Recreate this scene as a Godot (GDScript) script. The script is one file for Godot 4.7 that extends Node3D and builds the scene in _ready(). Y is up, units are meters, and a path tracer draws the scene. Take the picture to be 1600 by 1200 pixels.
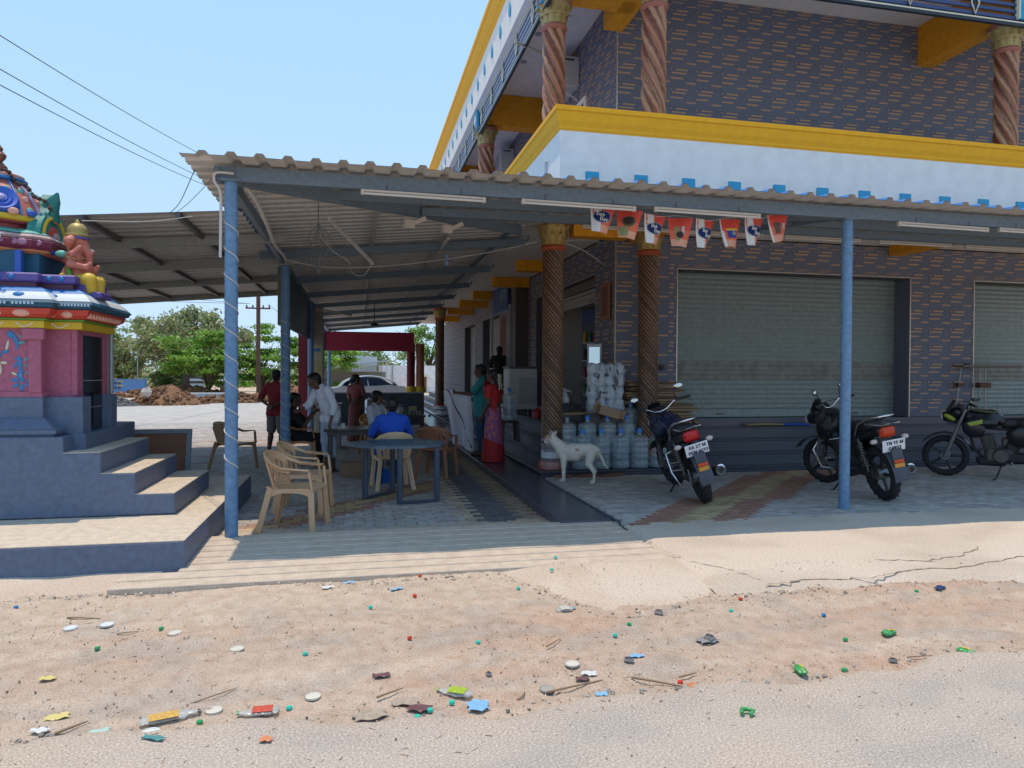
extends Node3D
# A roadside shop with a tin canopy, a painted shrine beside it, tables, people, motorcycles and a dog.
# Axes: x runs along the shop front, -z runs away from the road along its side. Metres.

var rng := RandomNumberGenerator.new()

func _ready() -> void:
	rng.seed = 71
	# camera
	var cam := Camera3D.new()
	cam.name = "camera"
	cam.fov = 57.04
	cam.near = 0.05; cam.far = 900.0
	cam.position = Vector3(0, 1.65, 0)
	cam.rotation_degrees = Vector3(-0.88, -12.47, 0.32)
	add_child(cam)
	cam.current = true
	# sky
	var sm := ProceduralSkyMaterial.new()
	sm.sky_top_color = lin(0.315, 0.555, 0.86)
	sm.sky_horizon_color = lin(0.53, 0.69, 0.87)
	sm.sky_curve = 0.22
	sm.ground_bottom_color = lin(0.30, 0.26, 0.22)
	sm.ground_horizon_color = lin(0.55, 0.60, 0.66)
	sm.sky_energy_multiplier = 1.0
	sm.sun_angle_max = 0.0
	var sky := Sky.new()
	sky.sky_material = sm
	var env := Environment.new()
	env.background_mode = Environment.BG_SKY
	env.sky = sky
	env.tonemap_mode = Environment.TONE_MAPPER_LINEAR
	env.tonemap_exposure = 1.25
	env.sdfgi_enabled = true; env.ssao_enabled = true; env.ssil_enabled = true
	var we := WorldEnvironment.new()
	we.name = "world"
	we.environment = env
	add_child(we)
	# sun: high, behind the building and towards the shrine
	var sun := DirectionalLight3D.new()
	sun.name = "sun"
	sun.light_energy = 0.90
	sun.light_color = Color(1.0, 0.935, 0.845)
	sun.light_angular_distance = 0.5
	sun.shadow_enabled = true
	add_child(sun)
	sun.look_at_from_position(Vector3(-0.47, 3.42, -0.47) * 10.0, Vector3.ZERO, Vector3.RIGHT)

	make_textures()
	ground()
	floors()
	building()
	canopy()
	yard_canopy()
	shrine()
	background()
	furniture()
	shop_goods()
	motorcycles()
	people()
	dog()
	hangings()
	litter()

func make_textures() -> void:
	T.fine = noise_tex(3, 0.06, 3, Color(0.66, 0.66, 0.66), Color(1.22, 1.22, 1.22).clamp(), 512)
	T.faint = noise_tex(7, 0.02, 4, Color(0.88, 0.87, 0.86), Color(1, 1, 1), 512)
	T.grain = noise_tex(9, 0.22, 2, Color(0.45, 0.45, 0.45), Color(1, 1, 1), 512, 0.8)
	T.blotch = noise_tex(5, 0.012, 4, Color(0.62, 0.60, 0.58), Color(1, 1, 1), 512, 0.9)
	T.streak = noise_tex(21, 0.02, 5, Color(0.72, 0.70, 0.68), Color(1, 1, 1), 512, 0.7)
	T.earth = noise_tex(13, 0.018, 5, Color(0.70, 0.62, 0.55), Color(1, 1, 1), 1024, 0.8)
	T.pebble = noise_tex(17, 0.13, 2, Color(0.34, 0.325, 0.32), Color(1, 1, 1), 512, 0.5, FastNoiseLite.TYPE_CELLULAR)
	T.grit = noise_tex(27, 0.30, 3, Color(0.24, 0.235, 0.24), Color(1, 1, 1), 512, 0.6)
	T.relief = noise_tex(33, 0.05, 4, Color(0, 0, 0), Color(1, 1, 1), 512)

# ---------------------------------------------------------------- ground
func wob(f: FastNoiseLite, x: float, z: float) -> float:
	return f.get_noise_2d(x, z)

# a level grid with heights and colours from two functions; keep(x, z) drops cells
func terrain(x0: float, x1: float, z0: float, z1: float, step: float, hf: Callable, cf: Callable, keep = null) -> MB:
	var mb := MB.new()
	mb.tinted = true
	var nx := int((x1 - x0) / step) + 1; var nz := int((z1 - z0) / step) + 1
	var P := []; var C := []
	for j in nz:
		var p := []; var c := []
		for i in nx:
			var x := x0 + i * step; var z := z0 + j * step
			p.append(Vector3(x, hf.call(x, z), z)); c.append(cf.call(x, z))
		P.append(p); C.append(c)
	var N := []
	for j in nz:
		var r := []
		for i in nx:
			var a: Vector3 = P[j][mini(i + 1, nx - 1)] - P[j][maxi(i - 1, 0)]; var b: Vector3 = P[mini(j + 1, nz - 1)][i] - P[maxi(j - 1, 0)][i]
			r.append(b.cross(a).normalized())
		N.append(r)
	for j in nz - 1:
		for i in nx - 1:
			if keep != null and not keep.call(x0 + (i + 0.5) * step, z0 + (j + 0.5) * step): continue
			for t in [[[j, i], [j, i + 1], [j + 1, i + 1]], [[j, i], [j + 1, i + 1], [j + 1, i]]]:
				mb.tri_c([P[t[0][0]][t[0][1]], P[t[1][0]][t[1][1]], P[t[2][0]][t[2][1]]], [N[t[0][0]][t[0][1]], N[t[1][0]][t[1][1]], N[t[2][0]][t[2][1]]], [C[t[0][0]][t[0][1]], C[t[1][0]][t[1][1]], C[t[2][0]][t[2][1]]])
	return mb

func road_edge(x: float) -> float:
	return -3.45 + 0.035 * x + 0.10 * sin(x * 0.9 + 1.0) + 0.05 * sin(x * 3.1) + 0.03 * sin(x * 8.3 + 2.0)
func apron_edge(x: float) -> float:
	# where the concrete stops and the earth begins
	var a := -5.55 if x < 1.1 else lerpf(-5.55, -4.62, clampf((x - 1.1) / 0.6, 0, 1))
	return a + 0.08 * sin(x * 1.3) + 0.05 * sin(x * 3.7 + 1.0) + 0.025 * sin(x * 9.0)
func earth_height(x: float, z: float) -> float:
	return 0.012 * sin(x * 1.1 + z * 2.0) + 0.026 * rough.get_noise_2d(x * 0.5, z * 2.2) + 0.012 * rough.get_noise_2d(x * 6.0, z * 6.0) + 0.035 * smoothstep(-3.6, -5.4, z)

var rough := FastNoiseLite.new()
var patch := FastNoiseLite.new()

func ground() -> void:
	rough.seed = 4; rough.frequency = 1.6; rough.fractal_octaves = 4
	patch.seed = 11; patch.frequency = 0.45; patch.fractal_octaves = 4
	# the wide ground, out to the horizon
	var far := MB.new()
	far.quad(Vector3(-500, -0.06, 60), Vector3(500, -0.06, 60), Vector3(500, -0.06, -700), Vector3(-500, -0.06, -700))
	structure("ground", far, mat("dry_earth", Color(0.70, 0.53, 0.40), 0.95, 0, "earth", 0.05, "fine", 0.6))
	# the earth verge between the road and the concrete
	var em := tint_mat("verge_earth", 0.95, "earth", 0.35)
	em.detail_enabled = true; em.detail_albedo = T.grit; em.detail_blend_mode = BaseMaterial3D.BLEND_MODE_MUL; em.detail_uv_layer = BaseMaterial3D.DETAIL_UV_2
	em.uv2_triplanar = true; em.uv2_world_triplanar = true; em.uv2_scale = Vector3.ONE * 0.45
	bump(em, "relief", 1.2)
	var verge := terrain(-9.0, 15.0, -7.6, -2.2, 0.05, earth_height, func(x, z):
		var p := patch.get_noise_2d(x, z * 1.6); var q := patch.get_noise_2d(x * 3.0 + 40, z * 5.0)
		var s := patch.get_noise_2d(x * 0.35 + 20, z * 7.0)
		var c := Color(0.62, 0.49, 0.395).lerp(Color(0.64, 0.43, 0.315), clampf(0.2 + p * 1.5 + 0.3 * smoothstep(0.5, 3.0, x), 0, 1) * 0.7)
		c = c.lerp(Color(0.72, 0.59, 0.48), clampf(s * 1.6, 0, 0.6))
		c = c.lerp(Color(0.50, 0.435, 0.385), clampf(q * 2.0 - 0.1 + (0.35 if x < 1.0 and z < -4.2 else 0.0) * clampf(p * 3 + 0.5, 0, 1), 0, 0.6))
		return c.lerp(Color(0.76, 0.62, 0.49), smoothstep(-4.4, -5.4, z) * 0.6)
	)
	structure("verge", verge, em)
	# the road
	var rm := tint_mat("worn_asphalt", 0.93, "grit", 0.5)
	rm.detail_enabled = true; rm.detail_albedo = T.pebble; rm.detail_blend_mode = BaseMaterial3D.BLEND_MODE_MUL; rm.detail_uv_layer = BaseMaterial3D.DETAIL_UV_2
	rm.uv2_triplanar = true; rm.uv2_world_triplanar = true; rm.uv2_scale = Vector3.ONE * 1.3
	bump(rm, "grit", 0.5)
	var road := terrain(-8.0, 14.0, -4.2, 1.0, 0.04, func(x, z):
		return 0.042 + 0.006 * rough.get_noise_2d(x * 0.6, z * 0.6) - 0.065 * smoothstep(road_edge(x) + 0.05, road_edge(x) - 0.03, z + 0.03 * rough.get_noise_2d(x * 4.0, 3.0))
	, func(x, z):
		var p := patch.get_noise_2d(x * 0.8 + 9, z * 1.5); var q := patch.get_noise_2d(x * 2.5 + 70, z * 4.0)
		var c := Color(0.72, 0.61, 0.515).lerp(Color(0.62, 0.54, 0.475), clampf(0.4 + q * 1.5, 0, 1))
		c = c.lerp(Color(0.76, 0.62, 0.49), clampf(p * 2.4 - 0.1, 0, 0.85))
		return c.lerp(Color(0.76, 0.59, 0.46), smoothstep(road_edge(x) + 0.30, road_edge(x), z) * 0.45)
	, func(x, z): return z > road_edge(x) - 0.06)
	structure("road", road, rm)
	var base := MB.new()
	base.slab(-60, 60, -0.05, 0.02, 0.9, 14.0)
	structure("road_bed", base, rm)
	# the concrete apron: scored strips before the tables, one plain slab before the motorcycles
	var cm := mat("old_concrete", Color(0.70, 0.57, 0.46), 0.9, 0, "streak", 0.5, "fine", 1.5)
	bump(cm, "relief", 0.5)
	var strips := MB.new()
	var z := -7.02
	while z < -5.75:
		var w := 0.165 + 0.03 * rng.randf()
		var t := clampf((z + 7.0) / 1.4, 0, 1)
		strips.slab(-1.36 if z < -6.05 else -1.75, 2.62, -0.1, lerpf(0.112, 0.070, t), z, z + w - 0.007, 0.006)
		z += w
	structure("concrete_apron", strips, cm)
	# its worn front lip, and the stretch before the shrine
	var lip := terrain(-9.0, 2.7, -7.05, -4.4, 0.05, func(x, zz):
		var e := apron_edge(x)
		if zz < -5.84 and x > -1.45: return 0.02
		return lerpf(0.072 if x > -1.3 else 0.088, earth_height(x, zz) - 0.006, smoothstep(e - 0.7, e + 0.05, zz)) + 0.004 * rough.get_noise_2d(x, zz)
	, func(x, zz): return Color(0.66, 0.54, 0.44).lerp(Color(0.60, 0.47, 0.37), clampf(0.3 + patch.get_noise_2d(x * 2, zz * 2) * 2.0 + 0.6 * smoothstep(apron_edge(x) - 0.6, apron_edge(x), zz), 0, 1))
	, func(x, zz): return zz < apron_edge(x) + 0.05)
	var lm := tint_mat("dusty_concrete", 0.92, "fine", 1.2)
	bump(lm, "relief", 0.6)
	structure("apron_lip", lip, lm)
	var slab := terrain(2.62, 15.0, -6.75, -4.2, 0.06, func(x, zz):
		var e := apron_edge(x)
		return lerpf(0.125, 0.075, clampf((zz + 6.7) / 2.0, 0, 1)) + 0.006 * rough.get_noise_2d(x * 0.7, zz * 0.7) - 0.05 * smoothstep(e - 0.10, e + 0.03, zz) - 0.05 * smoothstep(2.72, 2.62, x)
	, func(x, zz): return Color(0.68, 0.56, 0.46).lerp(Color(0.58, 0.47, 0.38), clampf(0.25 + patch.get_noise_2d(x * 1.5 + 5, zz * 2.5) * 1.8 + 0.5 * smoothstep(apron_edge(x) - 0.5, apron_edge(x), zz), 0, 1))
	, func(x, zz): return zz < apron_edge(x) + 0.03)
	structure("parking_apron", slab, lm)
	# cracks filled with dark earth
	var crack_mat := mat("crack_dirt", Color(0.36, 0.275, 0.205), 1.0, 0, "grit", 3.0)
	for path in [[Vector2(2.62, -6.42), Vector2(2.66, -6.1), Vector2(2.63, -5.75), Vector2(2.72, -5.4), Vector2(2.95, -5.1), Vector2(3.05, -4.75)], [Vector2(3.0, -4.72), Vector2(3.4, -4.78), Vector2(3.9, -4.72), Vector2(4.4, -4.86), Vector2(4.9, -4.83), Vector2(5.6, -5.0), Vector2(6.3, -4.98)], [Vector2(4.3, -5.15), Vector2(4.7, -5.05), Vector2(5.1, -5.12), Vector2(5.6, -5.35)]]:
		var cr := MB.new()
		var pts := []
		for i in path.size() - 1:
			for s in 8:
				var p: Vector2 = path[i].lerp(path[i + 1], s / 8.0)
				pts.append(p + Vector2(rng.randf_range(-0.02, 0.02), rng.randf_range(-0.02, 0.02)))
		for i in pts.size() - 1:
			var w0 := 0.002 + 0.007 * absf(sin(i * 1.7)); var w1 := 0.002 + 0.007 * absf(sin((i + 1) * 1.7))
			var y := func(p): return lerpf(0.125, 0.075, clampf((p.y + 6.7) / 2.0, 0, 1)) + 0.006 * rough.get_noise_2d(p.x * 0.7, p.y * 0.7) + 0.004
			cr.quad(Vector3(pts[i].x, y.call(pts[i]), pts[i].y + w0), Vector3(pts[i + 1].x, y.call(pts[i + 1]), pts[i + 1].y + w1), Vector3(pts[i + 1].x, y.call(pts[i + 1]), pts[i + 1].y - w1), Vector3(pts[i].x, y.call(pts[i]), pts[i].y - w0))
		var cn := structure("pavement_crack", cr, crack_mat)

func paver_mesh(L: float, W: float, H: float, tops: Material) -> ArrayMesh:
	# a block with a notched outline that locks into its neighbours
	var h := L / 2 - 0.004; var w := W / 2 - 0.003; var k := 0.009
	var o := PackedVector2Array([Vector2(-h, -w + k), Vector2(-h / 2, -w), Vector2(0, -w + k), Vector2(h / 2, -w), Vector2(h, -w + k), Vector2(h, w + k - 0.004), Vector2(h / 2, w - 0.004), Vector2(0, w + k - 0.004), Vector2(-h / 2, w - 0.004), Vector2(-h, w + k - 0.004)])
	var mb := MB.new()
	mb.tinted = true
	var c := 0.006
	for i in range(1, o.size() - 1):
		mb.tri(Vector3(o[0].x * 0.97, 0, o[0].y * 0.94), Vector3(o[i].x * 0.97, 0, o[i].y * 0.94), Vector3(o[i + 1].x * 0.97, 0, o[i + 1].y * 0.94), Vector3.UP, Vector3.UP, Vector3.UP)
	for i in o.size():
		var a := o[i]; var b := o[(i + 1) % o.size()]
		var m := Vector3(b.y - a.y, 0.0, a.x - b.x).normalized()
		var mu := (m + Vector3.UP).normalized()
		mb.quad_n(Vector3(a.x * 0.97, 0, a.y * 0.94), Vector3(b.x * 0.97, 0, b.y * 0.94), Vector3(b.x, -c, b.y), Vector3(a.x, -c, a.y), mu, mu, mu, mu)
		mb.quad_n(Vector3(a.x, -c, a.y), Vector3(b.x, -c, b.y), Vector3(b.x, -H, b.y), Vector3(a.x, -H, a.y), m, m, m, m)
	return mb.mesh(tops)

func seg_dist(p: Vector2, a: Vector2, b: Vector2) -> float:
	var n := (b - a).normalized().orthogonal()
	return (p - a).dot(n)

func lay_pavers(called: String, x0: float, x1: float, z0: float, z1: float, y: float, skip: Callable, colour: Callable, bed: MB) -> void:
	var bm := mat("paver_bed", Color(0.13, 0.12, 0.11), 1.0, 0, "grit", 2.0)
	var root := structure(called, bed, bm)
	var pm := tint_mat("paver_block", 0.82, "fine", 3.0)
	pm.detail_enabled = true; pm.detail_albedo = T.blotch; pm.detail_blend_mode = BaseMaterial3D.BLEND_MODE_MUL; pm.detail_uv_layer = BaseMaterial3D.DETAIL_UV_2
	pm.uv2_triplanar = true; pm.uv2_world_triplanar = true; pm.uv2_scale = Vector3.ONE * 0.8
	var one := paver_mesh(0.22, 0.115, 0.03, pm)
	var list := []
	var row := 0
	var z := z1
	while z > z0:
		var x := x0 + (0.055 if row % 2 else 0.165)
		while x < x1:
			if not skip.call(x, z):
				var c: Color = colour.call(x, z, row)
				var s := 0.86 + 0.28 * rng.randf()
				list.append([Vector2(x, z).length_squared(), Transform3D(Basis.from_euler(Vector3(rng.randf_range(-0.008, 0.008), rng.randf_range(-0.012, 0.012), rng.randf_range(-0.006, 0.006))), Vector3(x, y + rng.randf_range(-0.002, 0.002), z)), Color(c.r * s, c.g * s, c.b * s)])
			x += 0.22
		z -= 0.115
		row += 1
	list.sort_custom(func(a, b): return a[0] < b[0])
	var tones := {}
	for i in mini(300, list.size()):
		var c: Color = list[i][2]
		var key := "paver_%d_%d_%d" % [int(c.r * 14), int(c.g * 14), int(c.b * 14)]
		if not tones.has(key):
			var m := pm.duplicate()
			m.albedo_color = c.linear_to_srgb(); m.resource_name = key
			tones[key] = m
		var o := MeshInstance3D.new()
		o.name = "paver"; o.mesh = one; o.material_override = tones[key]; o.transform = list[i][1]
		root.add_child(o, true)
	if list.size() > 300:
		var xf := []; var cols := []
		for i in range(300, list.size()):
			xf.append(list[i][1]); cols.append(list[i][2])
		many(root, "paver_field", one, xf, cols)

func floors() -> void:
	var grey := Color(0.56, 0.52, 0.49); var red := Color(0.48, 0.25, 0.18); var yel := Color(0.62, 0.44, 0.22); var dark := Color(0.16, 0.165, 0.18)
	var bed := MB.new()
	bed.slab(-16.0, 2.05, -0.08, 0.002, -40.0, -6.9)
	lay_pavers("paved_yard", -7.0, 2.03, -24.0, -7.08, 0.03, func(x, z): return (x < -1.36 and z > -9.75) or (x < -2.0 and z > -11.5), func(x, z, row):
		var d := seg_dist(Vector2(x, z), Vector2(-0.986, -7.6), Vector2(1.36, -10.6))
		if z < -16.2 or x < -2.4: return grey.lerp(red, 0.6 if row % 9 < 2 and z > -22 else 0.0)
		if x > 1.15:
			return [yel.lerp(grey, 0.5), dark, dark, yel.lerp(dark, 0.5)][clampi(int((x - 1.15) / 0.22), 0, 3)]
		if absf(d) < 0.10: return yel
		if absf(d) < 0.28: return red.lerp(grey, 0.35 * rng.randf())
		return grey
	, bed)
	var far := MB.new()
	far.slab(-30.0, 2.0, -0.1, 0.012, -46.0, -24.0)
	structure("yard_surface", far, mat("yard_paving", Color(0.56, 0.52, 0.49), 0.9, 0, "streak", 0.12, "fine", 0.8))
	var bed2 := MB.new()
	bed2.slab(2.64, 15.0, -0.08, 0.095, -10.12, -6.62)
	lay_pavers("paved_parking", 2.66, 14.0, -10.05, -6.72, 0.125, func(x, z): return false, func(x, z, row):
		var d := seg_dist(Vector2(x, z), Vector2(3.35, -6.74), Vector2(6.72, -9.83))
		var e := seg_dist(Vector2(x, z), Vector2(8.0, -6.25), Vector2(11.2, -9.0))
		for q in [d, e]:
			if absf(q) < 0.16: return yel.lerp(grey, 0.15)
			if absf(q) < 0.46: return red
		return grey
	, bed2)
	# polished granite: the low step beside the paving, then the steps up to the shop
	var gm := mat("dark_granite", Color(0.085, 0.095, 0.125), 0.26, 0, "grain", 1.2)
	var kerb := MB.new()
	kerb.slab(2.06, 2.615, -0.05, 0.13, -34.0, -6.95, 0.006)
	kerb.slab(2.62, 2.64, -0.05, 0.145, -34.0, -6.75)
	structure("granite_kerb", kerb, gm)
	var st := MB.new()
	var root := structure("shop_steps", st.slab(4.3, 15.0, -0.05, 0.7, -11.2, -10.95), gm)
	var tops := [0.195, 0.385, 0.575, 0.76]
	for i in 4:
		var inset := 0.25 * i
		var zf := -10.1 - inset; var xl := 2.66 + inset
		# riser blocks and overhanging treads, along the front and down the side
		var tr := MB.new()
		tr.slab(xl, 15.0, tops[i] - 0.03, tops[i], zf - 0.30, zf + 0.02, 0.008)
		tr.slab(xl, xl + 0.30, tops[i] - 0.03, tops[i], -34.0, zf - 0.302, 0.008)
		part(root, "tread", tr, gm)
		var rs := MB.new()
		rs.slab(xl + 0.02, 15.0, (tops[i - 1] if i else 0.06), tops[i] - 0.031, zf - 0.28, zf - 0.005)
		rs.slab(xl + 0.02, xl + 0.29, (tops[i - 1] if i else 0.06), tops[i] - 0.031, -34.0, zf - 0.285)
		part(root, "riser", rs, mat("granite_riser", Color(0.075, 0.088, 0.12), 0.32, 0, "grain", 1.2))
	var fl := MB.new()
	fl.slab(3.70, 4.2, 0.5, 0.765, -34.0, -11.15)
	fl.slab(4.16, 15.0, 0.5, 0.889, -11.8, -10.99)
	fl.slab(4.13, 12.0, 0.3, 0.885, -34.0, -11.81)
	part(root, "landing", fl, gm)

# ---------------------------------------------------------------- the shop building
func twist_shaft(y0: float, y1: float, r: float, strands: int, turns: float, depth: float, ca: Color, cb: Color, cm: Color, samples: int, rows: int) -> MB:
	var mb := MB.new()
	mb.tinted = true
	var cnt := strands * samples
	var P := []; var N := []; var C := []
	for i in rows + 1:
		var y := lerpf(y0, y1, float(i) / rows)
		var p := []; var q := []; var c := []
		for j in cnt + 1:
			var a := TAU * j / cnt
			var ph := strands * (a + TAU * turns * (y - y0))
			var s := cos(ph)
			var rr := r + depth * s
			p.append(Vector3(cos(a) * rr, y, sin(a) * rr))
			q.append((Vector3(cos(a), 0, sin(a)) + Vector3(-sin(a), TAU * turns * r, cos(a)).normalized() * depth * strands / r * sin(ph) * 0.8).normalized())
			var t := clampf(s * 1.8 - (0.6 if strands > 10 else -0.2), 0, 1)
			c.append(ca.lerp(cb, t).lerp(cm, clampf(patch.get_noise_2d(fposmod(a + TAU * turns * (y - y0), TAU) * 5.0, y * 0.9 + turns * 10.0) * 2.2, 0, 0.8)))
		P.append(p); N.append(q); C.append(c)
	for i in rows:
		for j in cnt:
			mb.tri_c([P[i][j], P[i][j + 1], P[i + 1][j + 1]], [N[i][j], N[i][j + 1], N[i + 1][j + 1]], [C[i][j], C[i][j + 1], C[i + 1][j + 1]])
			mb.tri_c([P[i][j], P[i + 1][j + 1], P[i + 1][j]], [N[i][j], N[i + 1][j + 1], N[i + 1][j]], [C[i][j], C[i + 1][j + 1], C[i + 1][j]])
	return mb

func capital(p: Node, y: float, gold: Material, red: Material, h := 0.30) -> void:
	# ring, a flare of leaves, an eight-sided slab
	var ring := MB.new()
	ring.lathe([Vector2(0.15, y - 0.02), Vector2(0.185, y), Vector2(0.20, y + 0.03), Vector2(0.185, y + 0.06), Vector2(0.16, y + 0.075)], 20)
	part(p, "neck_ring", ring, red)
	var core := MB.new()
	core.lathe([Vector2(0.155, y + 0.07), Vector2(0.165, y + 0.15), Vector2(0.20, y + 0.07 + h * 0.75), Vector2(0.235, y + 0.07 + h)], 18)
	for tier in 2:
		for i in 10:
			var a := TAU * (i + 0.5 * tier) / 10
			var rows := []
			for s in 5:
				var t := s / 4.0
				var rr := 0.17 + 0.03 * tier + 0.075 * t * t
				var yy := y + 0.07 + h * (0.38 * tier + 0.58 * sin(t * 1.9) / sin(1.57) * 0.98)
				var w := 0.052 * (1.0 - 0.75 * t * t) * (1.0 + 0.3 * sin(t * 14.0))
				var c := Vector3(cos(a), 0, sin(a)); var d := Vector3(-sin(a), 0, cos(a))
				rows.append([c * (rr - 0.008) + d * w + Vector3.UP * yy, c * (rr + 0.014) + Vector3.UP * yy, c * (rr - 0.008) - d * w + Vector3.UP * yy])
			core.shell(rows, 0.008)
	for i in 4:
		var a := TAU * (i + 0.5) / 4
		var pts := []
		for s in 16:
			var t := s / 15.0
			var q := 0.045 * (1.0 - 0.8 * t)
			pts.append(Vector3(cos(a), 0, sin(a)) * (0.235 + q * cos(t * 9.0)) + Vector3.UP * (y + 0.07 + h * 0.86 + q * sin(t * 9.0)))
		core.tube(pts, 0.011, 6)
	part(p, "leaf_capital", core, gold)
	var ab := MB.new()
	var xf8 := Transform3D(Basis(Vector3.UP, PI / 8), Vector3.ZERO)
	ab.lathe([Vector2(0.0, y + 0.07 + h), Vector2(0.25, y + 0.07 + h), Vector2(0.27, y + 0.10 + h), Vector2(0.275, y + 0.13 + h), Vector2(0.0, y + 0.13 + h)], 8, xf8, 0.99)
	part(p, "abacus", ab, red)

func tile_set(root: Node3D, walls: Array, tones: Array) -> void:
	# walls: [origin corner, along, width, height, holes [[a0,a1,y0,y1]]]; the pieces nearest to the street are single
	var tw := 0.467; var th := 0.325
	var list := []
	for w in walls:
		var o: Vector3 = w[0]; var al: Vector3 = w[1]
		var nrm := al.cross(Vector3.UP) * -1.0
		var bs := Basis(al, Vector3.UP, al.cross(Vector3.UP))
		var nx := int(ceil(w[2] / tw)); var ny := int(ceil(w[3] / th))
		for j in ny:
			for i in nx:
				var a0 := i * tw; var a1 := minf(w[2], a0 + tw); var y0 := j * th; var y1 := minf(w[3], y0 + th)
				var pieces := [[a0, a1, y0, y1]]
				for h in w[4]:
					var nxt := []
					for p in pieces:
						if p[1] <= h[0] or p[0] >= h[1] or p[3] <= h[2] or p[2] >= h[3]:
							nxt.append(p); continue
						if p[0] < h[0]: nxt.append([p[0], h[0], p[2], p[3]])
						if p[1] > h[1]: nxt.append([h[1], p[1], p[2], p[3]])
						if p[2] < h[2]: nxt.append([maxf(p[0], h[0]), minf(p[1], h[1]), p[2], h[2]])
						if p[3] > h[3]: nxt.append([maxf(p[0], h[0]), minf(p[1], h[1]), h[3], p[3]])
					pieces = nxt
				for p in pieces:
					var pw: float = p[1] - p[0]; var ph: float = p[3] - p[2]
					if pw < 0.02 or ph < 0.02: continue
					var c: Vector3 = o + al * (p[0] + pw / 2) + Vector3.UP * (p[2] + ph / 2)
					list.append([c.distance_to(Vector3(0, 1.65, 0)) / sqrt(pw * ph), Transform3D(bs.scaled_local(Vector3(pw / tw, ph / th, 1)), c)])
	list.sort_custom(func(a, b): return a[0] < b[0])
	for i in mini(300, list.size()):
		var m := MeshInstance3D.new()
		m.name = "tile"; m.mesh = tones[(i * 7 + i / 5) % tones.size()]; m.transform = list[i][1]
		root.add_child(m, true)
	if list.size() > 300:
		var xf := []
		for i in range(300, list.size()): xf.append(list[i][1])
		many(root, "tile_field", tones[0], xf)

func roller_shutter(p: Node3D, x0: float, x1: float, y0: float, y1: float, z: float, m: Material, facing_side := false, slat := 0.085) -> Node3D:
	# curved slats over a flat bottom rail; along x, or along z where it faces the side
	var s := node(p, "roller_shutter")
	var w := x1 - x0
	var cnt := int((y1 - y0 - 0.14) / slat)
	var rows := []
	for q in 7:
		var t := q / 6.0
		rows.append([Vector3(-w / 2, t * slat, 0.004 + 0.016 * sin(PI * minf(t * 1.25, 1.0))), Vector3(w / 2, t * slat, 0.004 + 0.016 * sin(PI * minf(t * 1.25, 1.0)))])
	var one := MB.new().sheet(rows).mesh(m)
	var dusty := MB.new().sheet(rows).mesh(mat("dusty_shutter", Color(0.31, 0.32, 0.285), 0.6, 0.1, "streak", 0.5, "blotch", 0.7))
	for i in cnt:
		var o := MeshInstance3D.new()
		o.name = "slat"; o.mesh = dusty if not facing_side and absf(y0 + i * slat - 1.50) < 0.17 else one; o.position = Vector3(0, y0 + 0.14 + i * slat, 0)
		s.add_child(o, true)
	part(s, "bottom_rail", MB.new().box(Vector3(0, y0 + 0.07, 0.0), Vector3(w, 0.138, 0.03), Basis(), 0.004), m)
	for q in [-0.28, 0.32]:
		part(s, "lift_handle", MB.new().tube([Vector3(w * q - 0.07, y0 + 0.06, 0.012), Vector3(w * q - 0.06, y0 + 0.06, 0.04), Vector3(w * q + 0.06, y0 + 0.06, 0.04), Vector3(w * q + 0.07, y0 + 0.06, 0.012)], 0.008, 6), mat("dark_steel", Color(0.05, 0.05, 0.05), 0.5, 0.6))
	if facing_side: s.transform = Transform3D(Basis(Vector3(0, 0, 1), Vector3.UP, Vector3(-1, 0, 0)), Vector3(z, 0, (x0 + x1) / 2))
	else: s.position = Vector3((x0 + x1) / 2, 0, z)
	return s

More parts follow.
